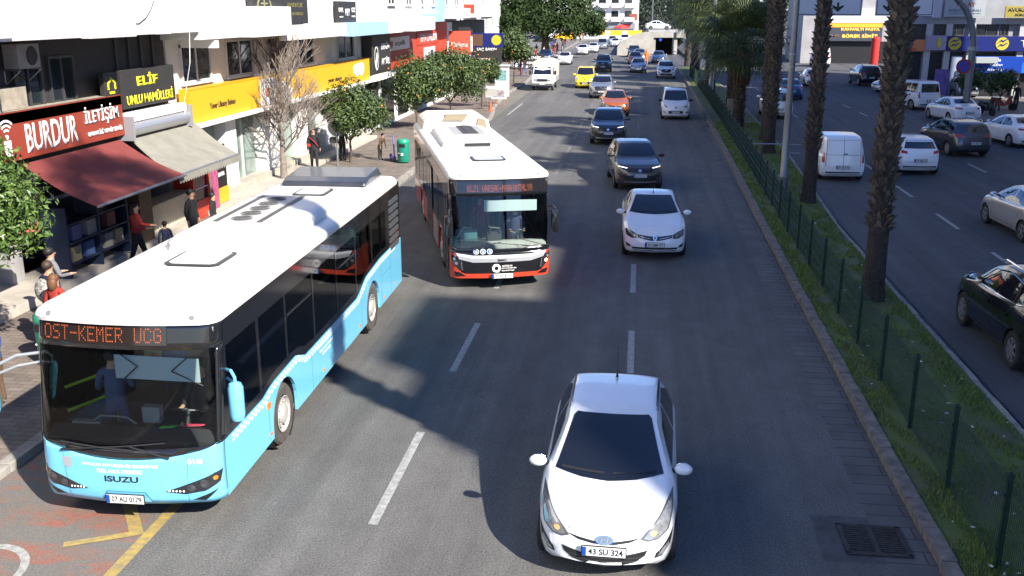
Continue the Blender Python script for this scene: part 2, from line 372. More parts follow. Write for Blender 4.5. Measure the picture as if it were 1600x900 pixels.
for i in range(28):
    a0, a1 = 2 * math.pi * i / 28, 2 * math.pi * (i + 1) / 28; c = (-7.72, 9.42)
    b.add([(c[0] + r * math.cos(a), c[1] + r * 1.15 * math.sin(a), z) for r, a in ((.62, a0), (.62, a1), (.52, a1), (.52, a0))], [(0, 1, 2, 3)])
b.add([(-7.95, 9.2, z), (-7.6, 9.4, z), (-7.9, 9.7, z)], [(0, 1, 2)])
tag(b.build('cycle_symbol', paint_w), kind='structure')
# drain grate
dr = thing('drain_grate', 'square iron drain grate in the gutter beside the median kerb', 'drain grate', (3.15, 11.6, .006))
b = MB(); b.box(-.36, .36, -.34, .34, -.004, .003); b.build('pit', mat('drain_dark', (.01, .01, .01), .9), dr)
b = MB(); 
for i in range(-6, 7):
    b.box(-.40, .40, -.014, .014, .006, .016, M=Matrix.Translation((0, i * .052, 0)) @ Matrix.Rotation(R(0), 4, 'Z'))
for x0, x1, y0, y1 in ((-.40, -.34, -.36, .36), (.34, .40, -.36, .36), (-.40, .40, -.38, -.33), (-.40, .40, .33, .38), (-.03, .03, -.34, .34)): b.box(x0, x1, y0, y1, .003, .02)
b.build('grille_bars', mat('rusty_iron', (.07, .06, .055), .7, .4, noise=.5, scale=12), dr)
sheet('drain_slab', [(2.45, 11.05), (3.2, 11.05), (3.2, 12.2), (2.45, 12.2)], .003, mat('slab_patch', (.085, .085, .088), .9, noise=.4, scale=4))
# concrete retaining wall and underpass portal, far down the road
conc = mat('pale_concrete', (.42, .40, .35), .85, noise=.25, scale=.6)
b = MB(); b.prism([(-3.4, 0), (1.85, 0), (1.85, 3.4), (.5, 3.35), (-1.2, 2.9), (-2.6, 2.1), (-3.4, 1.2)], 'y', 149.5, 150.1); b.box(-3.4, -3.0, 150.1, 190, 0, 1.2)
tag(b.build('retaining_wall', conc, fixn=True), label='pale concrete retaining wall stepping up to the underpass portal', cat='wall')
up = thing('underpass_portal', 'concrete underpass portal with a dark opening at the far end of the road', 'underpass portal', (0, 152, 0))
b = MB(); b.box(1.2, 2.2, 0, 3, 0, 2.5); b.box(4.7, 5.4, 0, 3, 0, 2.5); b.box(1.2, 9, -.3, 24, 2.5, 3.25); b.build('portal_frame', conc, up)
b = MB(); b.box(2.2, 4.7, 3.1, 3.4, 0, 2.5); b.build('opening', mat('tunnel_black', (.006, .006, .007), .9), up)
b = MB(); b.cyl((2.9, -.36, 2.2), (2.9, -.28, 2.2), .22, n=16); b.build('lane_signal', mat('blue_sign', (.02, .08, .5), .4), up)
# ================================================================= BUILDINGS
wall_white = mat('render_white', (.74, .73, .70), .85, noise=.10, scale=.8, bump=.1, bscale=20)
wall_cream = mat('render_cream', (.74, .71, .65), .85, noise=.14, scale=.9, bump=.1, bscale=20)
wall_grey = mat('render_grey', (.34, .33, .33), .85, noise=.18, scale=.8)
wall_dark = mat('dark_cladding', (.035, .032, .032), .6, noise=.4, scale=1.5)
win_glass = mat('window_glass', (.02, .026, .03), .04, spec=.9, noise=.4, scale=.8)
frame_w = mat('window_frame_white', (.6, .6, .58), .5)
frame_d = mat('window_frame_dark', (.05, .05, .055), .5)
teal_glass = mat('shop_glass_green', (.20, .28, .25), .06, spec=.9, noise=.55, scale=.55)
dark_shop = mat('shop_interior_dark', (.012, .012, .014), .5)
SPLIT = {'balcony', 'pilaster', 'pillar', 'shop_window', 'column', 'roof_shadow_box', 'blue_panel', 'end_bracket', 'frame', 'red_front', 'plinth', 'panel', 'printed_figures', 'printed_squares', 'shelf', 'shop_frame'}
def blocks(root, name, m, boxes, bevel=0.0, parent=None):
    if name in SPLIT and len(boxes) > 1:
        for x in boxes: o = blocks(root, name, m, [x], bevel, parent)
        return o
    b = MB()
    for x in boxes: b.box(*x)
    return b.build(name, m, parent or root, bevel=bevel)
def window(root, face, c, w, h, depth=.12, fm=None, gm=None, mull=1, z0=0):
    """a window standing on a wall plane; face '+x', '-x' or '-y', c = (plane, along, z centre)"""
    f = MB(); g = MB(); t = .06
    def bx(B, a0, a1, z0, z1, d0, d1):
        if face == '+x': B.box(c[0] + d0, c[0] + d1, c[1] + a0, c[1] + a1, c[2] + z0, c[2] + z1)
        elif face == '-x': B.box(c[0] - d1, c[0] - d0, c[1] + a0, c[1] + a1, c[2] + z0, c[2] + z1)
        else: B.box(c[1] + a0, c[1] + a1, c[0] - d1, c[0] - d0, c[2] + z0, c[2] + z1)
    bx(f, -w / 2, -w / 2 + t, -h / 2, h / 2, .002, .07); bx(f, w / 2 - t, w / 2, -h / 2, h / 2, .002, .07)
    bx(f, -w / 2 + t, w / 2 - t, -h / 2, -h / 2 + t, .002, .068); bx(f, -w / 2 + t, w / 2 - t, h / 2 - t, h / 2, .002, .068)
    for k in range(1, mull + 1):
        a = -w / 2 + w * k / (mull + 1); bx(f, a - .025, a + .025, -h / 2 + t, h / 2 - t, .004, .06)
    bx(f, -w / 2 - .08, w / 2 + .08, -h / 2 - .07, -h / 2, .003, .14)
    bx(g, -w / 2 + t, w / 2 - t, -h / 2 + t, h / 2 - t, .004, .02)
    fo = f.build('window', fm or frame_w, root); g.build('pane', gm or win_glass, fo)
    return fo
def sign_board(label, face, plane, a0, a1, z0, z1, m, depth=.14, cat='sign', frame=None):
    """a flat shop sign; returns its root at the centre of its front face"""
    if face == '+x': loc = (plane, (a0 + a1) / 2, (z0 + z1) / 2)
    else: loc = ((a0 + a1) / 2, plane, (z0 + z1) / 2)
    r = thing('shop_sign', label, cat, loc); w = (a1 - a0) / 2; h = (z1 - z0) / 2
    if face == '+x': blocks(r, 'board', m, [(-depth, 0, -w, w, -h, h)], .012)
    else: blocks(r, 'board', m, [(-w, w, 0, depth, -h, h)], .012)
    if frame:
        t = .04
        if face == '+x': blocks(r, 'frame', frame, [(-depth, .012, -w - t, -w, -h, h), (-depth, .012, w, w + t, -h, h), (-depth, .014, -w - t, w + t, h, h + t), (-depth, .014, -w - t, w + t, -h - t, -h)])
        else: blocks(r, 'frame', frame, [(-w - t, -w, -.012, depth, -h, h), (w, w + t, -.012, depth, -h, h), (-w - t, w + t, -.014, depth, h, h + t), (-w - t, w + t, -.014, depth, -h - t, -h)])
    return r
FX = -14.3
# ---- building A : white block with the phone shop and the bakery
A = thing('apartment_building', 'white apartment block above the red phone shop and the black bakery sign', 'building', (FX, 10, 0))
def L(y): return y - 10
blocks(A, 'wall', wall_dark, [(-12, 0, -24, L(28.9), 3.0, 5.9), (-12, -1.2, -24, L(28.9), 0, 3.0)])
blocks(A, 'pillar', wall_grey, [(-1.3, .05, L(y), L(y) + .45, 0, 3.0) for y in (11.0, 15.5, 20.3, 25.35, 28.4)])
blocks(A, 'upper_storeys', wall_white, [(-12, 1.3, -24, L(28.7), 5.86, 15.5), (-12, 1.6, -24, L(20.4), 7.2, 7.4)], .02)
blocks(A, 'balcony', wall_white, [(1.3, 2.0, L(13), L(19.0), 5.95, 7.0), (1.3, 1.55, L(22.2), L(24.4), 5.84, 7.6)], .02)
blocks(A, 'cable_duct', wall_cream, [(1.3, 1.36, L(25.9), L(26.7), 5.86, 12)])
for y in (14, 18, 22, 26):
    for z in (9.2, 12.4): window(A, '+x', (1.3, L(y), z), 1.7, 1.5)
for i, y in enumerate((21.9, 23.3)): window(A, '+x', (0, L(y), 4.75), 1.1, 1.3, fm=frame_d)
for y in (26.0, 26.7, 27.4, 28.1): blocks(A, 'shutter_bar', frame_d, [(.0, .05, L(y), L(y) + .08, 4.9, 5.8)])
blocks(A, 'ledge', mat('dusty_ledge_and_sun_patch', (.35, .31, .25), .9, noise=.4, scale=3), [(-.1, .45, L(20.0), L(25.3), 4.02, 4.3), (-.1, .3, L(17.5), L(20.0), 3.9, 4.5), (.001, .10, L(17.2), L(19.2), 4.5, 5.05), (.001, .22, L(20.5), L(21.5), 4.3, 4.8), (.001, .5, L(19.55), L(19.8), 4.3, 5.2)], .02)  # ledge, plus pale boxes standing in for sunlit patches on the dark wall
b = MB()
for y0, y1 in ((11.5, 15.4), (16.0, 20.2), (20.8, 25.3), (25.9, 28.3)):
    b.box(-1.19, -1.1, L(y0), L(y1), .3, 2.9)
b.build('shop_window', mat('dim_shop_glass', (.02, .024, .035), .05, spec=.9), A)
blocks(A, 'shop_frame', mat('navy_frame', (.02, .03, .09), .5), [(-1.12, -1.02, L(y), L(y) + .08, .3, 2.9) for y in (12.8, 14.1, 17.2, 18.6, 21.7, 22.7, 23.9)] + [(-1.12, -1.0, L(20.8), L(25.3), .3, .62), (-1.12, -1.0, L(20.8), L(25.3), 2.1, 2.18)])
# ---- building B : cream building with the yellow bank sign
B = thing('bank_building', 'cream building with white pilasters above and below the long yellow sign', 'building', (FX, 29, 0))
def L(y): return y - 29
blocks(B, 'wall', wall_cream, [(-12, -.35, 0.02, 20.9, 0, 3.0), (-12, 0, .02, 20.9, 3.0, 5.7)])
blocks(B, 'pilaster', wall_white, [(-.35, .16, L(y), L(y) + w, 0, 3.0) for y, w in ((29.05, .8), (32.6, .9), (36.2, 1.5), (40.4, .8), (43.6, .8), (46.6, 2.4))], .015)
blocks(B, 'plinth', mat('plinth_stone', (.40, .37, .31), .8, noise=.2, scale=3), [(-.3, .30, L(29.9), L(50), 0, .5)])
for y0, y1 in ((29.9, 32.55), (33.55, 36.15), (37.75, 40.35), (41.25, 43.55), (44.45, 46.55)):
    w = blocks(B, 'shop_window', teal_glass, [(-.34, -.26, L(y0), L(y1), .5, 2.95)]); blocks(B, 'frame', frame_w, [(-.26, -.2, L(y0) + k * (y1 - y0) / 2 - (.0 if k == 0 else .03), L(y0) + k * (y1 - y0) / 2 + .04, .5, 2.95) for k in (0, 1)], parent=w)
blocks(B, 'upper_storeys', wall_white, [(-12, 1.25, -.25, 13.1, 5.62, 15), (-12, 1.0, 13.1, 20.9, 5.55, 15)], .02)
blocks(B, 'balcony', wall_white, [(1.25, 1.8, L(31.8), L(35.3), 5.62, 6.6)], .02)
blocks(B, 'beige_soffit_band', wall_cream, [(1.25, 1.52, L(35.4), L(43.1), 5.4, 5.95)], .02)
blocks(B, 'blue_balcony', mat('pale_blue_render', (.30, .52, .72), .8, noise=.1), [(1.0, 1.75, L(43.3), L(49.6), 5.35, 5.95)], .02)
blocks(B, 'white_bracket', wall_white, [(0, 1.2, L(29.9), L(30.2), 5.35, 5.62)])  # small bracket in the plain white render
for y, w, h in ((31.0, 2.2, 1.2), (34.6, 2.4, 1.25), (38.4, 2.3, 1.25), (41.8, 2.2, 1.25), (47.8, 2.8, 1.3)): window(B, '+x', (0, L(y), 4.85), w, h, fm=frame_w)
for y in (31, 34.5, 38, 41.5, 46.5):
    for z in (8.9, 12.1): window(B, '+x', (1.25 if y < 42 else 1.0, L(y), z), 1.7, 1.5)
# ---- building C : red fronted shops
C = thing('shop_building', 'white building with bright red shop fronts beyond the long yellow sign', 'building', (FX, 50, 0))
def L(y): return y - 50
red_wall = mat('red_cladding', (.45, .055, .025), .5, noise=.08, scale=1)
blocks(C, 'wall', wall_white, [(-12, 0, .05, 26, 0, 5.6)])
blocks(C, 'upper_storeys', wall_white, [(-12, 1.3, .05, 9.5, 5.3, 14), (-12, .9, 9.5, 26, 5.9, 14)], .02)
blocks(C, 'blue_panel', mat('pale_blue_render', (.30, .52, .72), .8), [(.9, 1.25, L(59.7), L(66.8), 5.75, 6.25), (.9, 1.2, L(65), L(67.5), 6.25, 7.5)])
blocks(C, 'balcony', wall_white, [(1.3, 2.0, L(54.5), L(60), 5.35, 6.1), (.9, 1.7, L(68), L(74.5), 5.9, 6.6)], .02)
blocks(C, 'red_front', red_wall, [(0, .25, L(53.6), L(61.7), 3.2, 5.3), (0, .2, L(61.7), L(73), 3.0, 5.85)], .01)
blocks(C, 'shop_window', win_glass, [(0.0, .06, L(y), L(y) + 2.6, .4, 2.8) for y in (51, 54.4, 58, 62, 66, 70)])
for y in (52, 56, 61, 65, 69, 73):
    for z in (7.4, 10.6): window(C, '+x', (1.3 if y < 59 else .9, L(y), z), 1.5, 1.3)
# ---- building D, E : row further on
D = thing('apartment_building', 'white balconied block with dark ground floor shops in front of the big tree', 'building', (FX - .6, 76.2, 0))
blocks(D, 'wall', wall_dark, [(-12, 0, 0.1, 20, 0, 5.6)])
blocks(D, 'upper_storeys', wall_white, [(-12, .9, 0.1, 20, 5.7, 14)], .02)
blocks(D, 'balcony', wall_white, [(.9, 1.8, 3, 9, 5.9, 6.8), (.9, 1.8, 12, 18, 5.9, 6.8)], .02)
for y in (3, 8, 13, 17):
    for z in (7.6, 10.8): window(D, '+x', (.9, y, z), 1.5, 1.3)
for y in (1, 5, 9, 13, 16.6):
    blocks(D, 'shop_window', win_glass, [(0.0, .06, y, y + 2.8, .4, 2.8)])
E_ = thing('market_building', 'low white building with small shops behind the parked cars under the big tree', 'building', (-19, 101, 0))
blocks(E_, 'wall', wall_white, [(-14, 0, 0, 46, 0, 9)])
blocks(E_, 'shop_window', win_glass, [(0, .06, y, y + 3, .4, 2.6) for y in range(2, 44, 5)])
for y in range(3, 44, 5):
    window(E_, '+x', (0, y, 5.2), 1.6, 1.4)
# ---- far white block beyond the tree
F_ = thing('apartment_building', 'white apartment block at the far end of the road beside the conifers', 'building', (-8.6, 232, 0))
blocks(F_, 'wall', wall_white, [(-14, 7.9, 0, 16, 0, 17)])
blocks(F_, 'balcony', wall_cream, [(x, x + 2.2, -1.1, 0, z, z + .9) for x in (-1.2, 1.8, 4.8) for z in (3.9, 6.9, 9.9)])
for x in (-.3, 2.6, 5.6):
    for z in (5.6, 8.6, 11.6): window(F_, '-y', (0, x, z), 1.6, 1.2, fm=frame_d)
blocks(F_, 'brick_panel', mat('brick_red', (.30, .07, .05), .8), [(5.9, 7.6, -.12, 0, 4.2, 5.6)])
r = sign_board('grey shop fascia with a red panel on the far white block', '-y', 231.7, -8.0, -1.4, 2.3, 3.6, mat('grey_fascia', (.25, .26, .28), .5))
blocks(r, 'panel', mat('red_panel', (.6, .03, .03), .5), [(.6, 2.2, -.02, 0, -.4, .4)])
r = sign_board('long yellow shop fascia at street level on the far white block', '-y', 229, -9.5, 0.2, .9, 2.0, mat('yellow_fascia', (.75, .48, .03), .5))
blocks(r, 'panel', mat('pale_panel', (.7, .65, .5), .5), [(-3.4, -2.2, -.02, 0, -.4, .4), (.4, 1.6, -.02, 0, -.4, .4)])
# ---- right hand row: the tall blocks that shade the street (out of frame, to the right)
for i, (y0, y1, h, lab) in enumerate(((-11.4, 4, 28.1, 'tall plain block on the right side of the street, nearest the footbridge'), (4.3, 21, 28.0, 'tall plain block on the right side of the street, second along'), (21.4, 40.6, 27.0, 'tall plain block on the right side of the street, third along'), (41.6, 66, 25.8, 'tall plain block on the right side of the street, at the junction'))):
    T = thing('apartment_building', lab, 'building', (26.2, y0, 0))
    blocks(T, 'wall', (wall_grey, wall_cream, wall_white, wall_cream)[i], [(0, 14, 0, y1 - y0, 0, h), (-.9, 0, .5, y1 - y0 - .5, 4.2, h - 3.2)])
    blocks(T, 'roof_shadow_box', wall_grey, [(.05, 5, 2.2, 6.6, h, h + 2.8), (.1, 4, .9, 2.2, h, h + 1.9), (.12, 4, .3, .9, h, h + 1.0), (.6, 5, 13.6, 16.0, h, h + 2.2)])  # unseen roof boxes, added and stepped to shape the shadow edge on the road
    for y in range(2, int(y1 - y0), 3):
        for z in (6, 9.2, 12.4, 15.6): window(T, '-x', (-.9, y, z), 1.5, 1.4)
# ---- phone company building facing the camera, right
Tb = thing('shop_building', 'grey building with the dark blue phone company front facing the junction', 'building', (30, 80, 0))
gw = mat('cool_grey_render', (.30, .31, .33), .8, noise=.15, scale=1)  # slightly bluish grey render
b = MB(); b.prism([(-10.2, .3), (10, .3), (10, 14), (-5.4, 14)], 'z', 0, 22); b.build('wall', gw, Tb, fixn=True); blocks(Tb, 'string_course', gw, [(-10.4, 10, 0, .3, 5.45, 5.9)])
blocks(Tb, 'column', mat('grey_column', (.42, .42, .43), .7), [(x, x + .45, -.02, .3, 0, 5.45) for x in (-8.6, -7.15, -5.5, -1.9)] )
for x, w in ((-7.55, .75), (-6.35, 1.1), (-4.2, 1.7), (-2.9, .6), (-1.0, 1.2), (.8, 1.4)): window(Tb, '-y', (.3, x, 5.03), w, .85, fm=frame_d)
blocks(Tb, 'shop_window', dark_shop, [(-10.0, -8.7, .2, .3, .2, 3.4), (-8.1, -7.2, .2, .3, .2, 3.4), (-6.7, -5.6, .2, .3, .2, 3.4), (-5.0, 6, .2, .3, .2, 3.4)])
blocks(Tb, 'door', mat('pale_blue_glass', (.30, .36, .45), .2), [(-6.5, -5.75, .12, .2, .15, 3.1)])
for x in (-8, -4.5, -1, 2): window(Tb, '-y', (.3, x, 8.6), 1.6, 1.4)
blocks(Tb, 'brown_panel', mat('brown_cladding', (.045, .035, .03), .6), [(-10.15, -8.2, .1, .3, 4.4, 5.45)])
navy = mat('navy_fascia', (.010, .018, .14), .35); turk_y = mat('logo_yellow', (.50, .42, .03), .5)
r = sign_board('dark blue phone company fascia with two round yellow emblems', '-y', 79.7, 22.9, 33, 3.5, 4.58, navy, .3)
for x in (23.47, 26.87):
    em = MB(); em.cyl((x - 27.95, -.04, 0), (x - 27.95, 0.002, 0), .47, n=28)
    e1 = em.build('emblem', turk_y, r)
    em = MB()
    for dz, s in ((.14, 1), (-.16, 1)): em.prism([(x - 27.95 + a, c + dz) for a, c in ((-.42, -.16), (-.1, .03), (.02, -.05), (.38, .2), (.30, .22), (.02, .08), (-.1, .16))], 'y', -.05, -.041)
    em.build('emblem_swoosh', navy, e1)
lettering('TURKCELL', .52, white_paint, r, (2.15, -.01, 0), '-y', width=3.9, bold=.015)
r = sign_board('pale lilac end panel with a yellow emblem left of the dark blue fascia', '-y', 79.72, 21.4, 22.88, 3.55, 4.62, mat('lilac', (.30, .27, .38), .5), .25)
em = MB(); em.sph((.2, -.01, 0), (.17, .03, .4), 16); em.build('emblem', turk_y, r)
r = sign_board('blue poster board reading Turkcele baglan hayata under the phone company fascia', '-y', 79.6, 25.0, 33, 1.9, 3.12, mat('poster_blue', (.01, .05, .33), .3), .08)
for k, (s, dx, w) in enumerate((('Turkcele', -2.85, 1.1), ('bağlan', -2.6, .9), ('hayata!', -2.6, 1.1))): lettering(s, .27, white_paint, r, (dx + .2, -.006, .36 - k * .37), '-y', width=w)
blocks(r, 'panel', mat('poster_bright', (.02, .16, .75), .3), [(-.55, 2.6, -.015, 0, -.6, .15)])
blocks(r, 'tube_light', white_paint, [(-.25, -.17, -.03, 0, -.6, .1)])
r = sign_board('orange shop sign on the left corner of the grey building', '-y', 79.8, 19.9, 21.4, 3.45, 4.3, mat('orange_board', (.60, .20, .08), .5))
blocks(r, 'lettering_band', mat('orange_deep', (.5, .06, .02), .5), [(-.4, .1, -.02, 0, -.38, -.2)])
r = sign_board('grey clinic sign reading TULAT above the windows', '-y', 79.5, 22.4, 25.3, 5.98, 7.3, mat('grey_board', (.33, .35, .38), .5))
lettering('TULAT', .28, mat('sign_red', (.45, .03, .03), .5), r, (0, -.01, .22), '-y', width=1.4, bold=.02)
lettering('SÜRÜCÜ KURSU', .2, mat('sign_teal', (.03, .15, .22), .5), r, (0, -.01, -.18), '-y', width=2.3, bold=.01)
lettering('MOTORLU TAŞIT SÜRÜCÜLERİ', .1, mat('sign_teal', (.03, .15, .22), .5), r, (0, -.01, -.42), '-y', width=2.3, bold=.01)
r = sign_board('narrow pale lilac vertical sign left of the clinic sign', '-y', 79.45, 21.5, 22.2, 5.9, 7.2, mat('pale_lilac', (.45, .42, .5), .5))
r = sign_board('yellow and black office sign at the right end of the upper wall', '-y', 79.4, 26.7, 31, 5.95, 6.75, mat('muted_yellow', (.32, .25, .04), .5))
lettering('AVUKATLIK', .26, ink, r, (-.9, -.01, .12), '-y', width=2.2, bold=.03); lettering('BÜROSU', .2, ink, r, (-.9, -.01, -.22), '-y', width=1.1, bold=.03)
blocks(thing('awning', 'small grey shop canopy under the dark blue fascia', 'awning', (25.75, 79.4, 2.85)), 'canopy', mat('grey_sheet', (.32, .35, .34), .6), [(-.78, .78, -.3, .25, -.22, .22)], .02)
# ---- pastry shop block further
Bb = thing('shop_building', 'dark fronted pastry shop block at the far side of the junction', 'building', (25.5, 130, 0))
blocks(Bb, 'wall', wall_grey, [(-5.5, 14, .3, 14, 0, 14)])
blocks(Bb, 'white_storey', wall_white, [(-3.0, 6, .0, .3, 4.95, 6.6)])
blocks(Bb, 'shop_window', dark_shop, [(-3.2, 8, .2, .3, .1, 2.7)])
for x in (-3, 1, 5): window(Bb, '-y', (.3, x, 9), 1.8, 1.5)
r = sign_board('dark pastry shop sign with glowing yellow letters reading BÖREK SİMİT', '-y', 129.6, 22.2, 29.5, 2.75, 4.95, mat('dark_board', (.05, .055, .07), .5))
yl = mat('lit_yellow_letters', (1.0, .55, .06), .4, emit=.55); ol = mat('lit_orange_band', (.9, .33, .03), .4, emit=.25)
blocks(r, 'lit_band', ol, [(-3.6, 3.6, -.02, 0, .55, 1.02)])
lettering('BÖREK SİMİT', .5, yl, r, (1.0, -.01, -.45), '-y', width=4.2, bold=.02)
lettering('SÖMER', .36, mat('brown_letters', (.20, .09, .03), .5), r, (-2.3, -.01, -.45), '-y', width=1.8, bold=.02)
lettering('KAHVALTI PASTA', .34, yl, r, (1.0, -.01, .30), '-y', width=4.6, bold=.02)
# ================================================================= SHOP SIGNS AND AWNINGS ON THE LEFT
redsign = mat('sign_red_board', (.27, .045, .026), .45, noise=.12, scale=.9)
r = sign_board('red phone shop sign reading BURDUR İLETİŞİM above the red awning', '+x', -13.85, 17.6, 25.3, 3.22, 4.30, redsign, .10)
lettering('BURDUR', .66, white_paint, r, (.01, .50, -.10), '+x', width=2.15, bold=.022, depth=.004)
lettering('İLETİŞİM', .50, white_paint, r, (.01, 2.75, .12), '+x', width=1.66, bold=.012, depth=.02)
lettering('GARANTİLİ TEKNİK SERVİS', .14, white_paint, r, (.01, 2.85, -.30), '+x', width=1.7, bold=.008, depth=.02)
b = MB()
for q in (.10, .2, .3):
    for i in range(6):
        a0 = R(45 + i * 15); a1 = R(60 + i * 15); b.add([(.012, -1.25 + rr_ * math.cos(a), .05 + rr_ * math.sin(a)) for rr_, a in ((q, a0), (q, a1), (q + .05, a1), (q + .05, a0))], [(0, 3, 2, 1)])
b.cyl((0, -1.25, .02), (.02, -1.25, .02), .05, n=12); b.box(0, .02, -1.36, -1.14, -.42, -.06)
b.build('wifi_symbol', white_paint, r)
blackb = mat('sign_black_board', (.035, .033, .033), .5, noise=.2, scale=2); ysign = mat('sign_yellow_letters', (.80, .74, .03), .5)
r = sign_board('black bakery sign reading ELİF UNLU MAMÜLLERİ in yellow', '+x', -13.9, 25.45, 28.6, 3.88, 4.92, blackb, .2)
lettering('ELİF', .34, ysign, r, (.01, -.1, .22), '+x', width=1.25, bold=.04, depth=.008)
lettering('UNLU MAMÜLLERİ', .34, ysign, r, (.01, 0.02, -.27), '+x', width=2.75, bold=.028, depth=.008)
r = sign_board('small black side sign with a yellow loaf outline left of the bakery sign', '+x', -13.95, 24.7, 25.38, 4.1, 4.9, blackb, .15)
b = MB(); b.prism([(-.2, -.05), (-.2, .12), (0, .26), (.2, .12), (.2, -.05), (.15, -.05), (.15, .1), (0, .2), (-.15, .1), (-.15, -.05)], 'x', 0.001, .02); b.box(.001, .02, -.12, .12, -.16, -.1); b.build('loaf_outline', ysign, r)
yellow_b = mat('bank_yellow', (.70, .38, .02), .4, noise=.05, scale=.6)
r = sign_board('long bright yellow bank sign on the cream building behind the bare tree', '+x', -13.85, 29.35, 50.4, 3.05, 4.08, yellow_b, .3, frame=mat('bank_frame', (.70, .36, .01), .4))
lettering('Yener Ulusoy Bulvarı', .26, ink, r, (.01, -8.0, -.12), '+x', width=2.1, bold=.012)
lettering('yener ulusoy', .26, ink, r, (.01, 4.6, -.16), '+x', width=2.1, bold=.012)
b = MB(); b.prism([(7.7, -.05), (7.6, .25), (8.1, .34), (8.5, .36), (9.2, .40), (9.5, .2), (9.4, -.1), (9.0, -.25), (8.6, -.1), (8.2, -.25)], 'x', .001, .03); b.build('emblem', white_paint, r)
b = MB(); b.prism([(-4.6, -.5), (-4.6, .45), (-3.5, .5), (-2.0, .2), (-1.2, -.1), (-1.2, -.5)], 'x', .001, .03); b.build('white_panel', mat('white_vinyl', (.7, .7, .7), .4), r)
b = MB(); b.sph((.02, -3.9, -.05), (.02, .3, .22), 14); b.build('emblem_dot', mat('emblem_orange', (.6, .12, .02), .4), r)
blocks(thing('wall_lamp_rail', 'white ledge rail running under the long yellow sign', 'ledge', (-13.9, 39.9, 2.98)), 'rail', wall_white, [(-.3, .25, -10.4, 10.6, -.08, .05)], .01)
# roller cassette above grey awning
cs = thing('awning_cassette', 'white and grey roller awning box under the black bakery sign', 'awning box', (-13.9, 27.15, 3.35))
blocks(cs, 'box', white_paint, [(-.3, .2, -1.7, 1.7, .18, .42)], .03); b = MB(); b.cyl((.1, -1.75, -.02), (.1, 1.75, -.02), .19, n=20); b.build('roller', mat('roller_alu', (.45, .46, .48), .35, .6), cs, smooth=True)
blocks(cs, 'end_bracket', mat('bracket_grey', (.25, .25, .26), .5), [(-.2, .3, -1.85, -1.75, -.3, .35), (-.2, .3, 1.75, 1.85, -.3, .35)])
def awning(label, y0, y1, xw, zw, xo, zo, shift, m, val=.18, scallop=False, parts_m=steel):
    r = thing('awning', label, 'awning', (xw, (y0 + y1) / 2, zw)); h = (y1 - y0) / 2; dx = xo - xw; dz = zo - zw
    rows = []
    for i in range(13):
        t = i / 12; rows.append([(dx * t, -h + 2 * h * j / 24 + shift * t, dz * t - .10 * math.sin(math.pi * t) * (.8 + .2 * math.cos(j * 1.1))) for j in range(25)])
    b = MB(); b.grid(rows); b.grid([[(p[0], p[1], p[2] - .012) for p in rw] for rw in reversed(rows)]); b.build('fabric', m, r, smooth=True)
    b = MB(); b.cyl((dx, -h + shift, dz), (dx, h + shift, dz), .032, n=10); b.build('front_bar', parts_m, r)
    if val > 0:
        n = 26; b = MB()
        for j in range(n):
            a = -h + 2 * h * j / n + shift; c = -h + 2 * h * (j + 1) / n + shift; z0 = dz - .02; zz = dz - val
            if scallop: b.prism([(a, z0), (a, zz), ((a * .75 + c * .25), zz - .05), ((a + c) / 2, zz - .06), ((a * .25 + c * .75), zz - .05), (c, zz), (c, z0)], 'x', dx + .02, dx + .03)
            else: b.prism([(a, z0), (a, zz), (c, zz), (c, z0)], 'x', dx + .02, dx + .03)
        b.build('valance', m, r)
    for s in (-h + .15, h - .15):
        b = MB(); b.tube([(0, s, -.1), (dx * .5, s + .35 * (1 if s < 0 else -1) + shift * .5, dz * .5 - .25), (dx, s + shift, dz - .03)], .02, 6); b.build('arm', parts_m, r)
    return r
red_fab = mat('awning_red', (.20, .040, .036), .8, noise=.18, scale=2.5)
grey_fab = mat('awning_grey', (.25, .24, .20), .85, noise=.2, scale=2.0)
awning('faded red fabric awning of the phone shop below its red sign', 20.6, 25.0, -13.85, 3.12, -11.85, 2.28, -.45, red_fab, 0)
awning('grey fabric awning with a scalloped edge in front of the bakery', 25.5, 29.6, -13.85, 3.1, -12.0, 2.28, -1.1, grey_fab, .17, True)
awning('smaller red canopy half hidden by the leafy tree at the left edge', 16.9, 19.0, -13.9, 2.6, -12.6, 2.2, 0, mat('awning_coral', (.55, .14, .11), .8), .25)
# first floor clutter of building A
ac = thing('air_conditioner', 'old air conditioner unit on a bracket in the dark recess above the red sign', 'air conditioner', (-14.0, 21.5, 5.2))
blocks(ac, 'case', mat('ac_grey', (.30, .30, .29), .6, noise=.2), [(-.28, .1, -.42, .42, 0, .55)], .02)
b = MB(); b.lathe([(.02, .11), (.2, .115), (.22, .10)], (0, .1, .28), 'x', 20); b.cyl((.1, .1, .28), (.108, .1, .28), .19, n=20); b.build('fan_grille', black_plastic, ac)
b = MB(); b.tube([(.1, -.4, -.03), (-.3, -.4, -.03), (-.3, -.4, -.35), (.1, -.4, -.03)], .015, 6); b.tube([(.1, .4, -.03), (-.3, .4, -.03), (-.3, .4, -.35), (.1, .4, -.03)], .015, 6); b.build('bracket', steel, ac)
b = MB(); cp = thing('cable', 'thin white cable hanging down the wall between the two black signs', 'cable', (-13.2, 28.0, 5.0)); b.tube([(.2, 0, 1.0), (.1, .05, 0), (-.4, .5, -1.2), (-.5, .7, -1.8)], .012, 5); b.build('wire', white_paint, cp)
b = MB(); cp = thing('cable', 'looping black cable on the white upper wall above the bakery', 'cable', (-12.96, 25.6, 6.3)); b.tube([(0, -.9, -.15), (0, -.6, -.14), (0, -.2, .0), (0, .1, .2), (0, .3, .42), (.02, .5, .6)], .012, 5); b.build('wire', ink, cp)
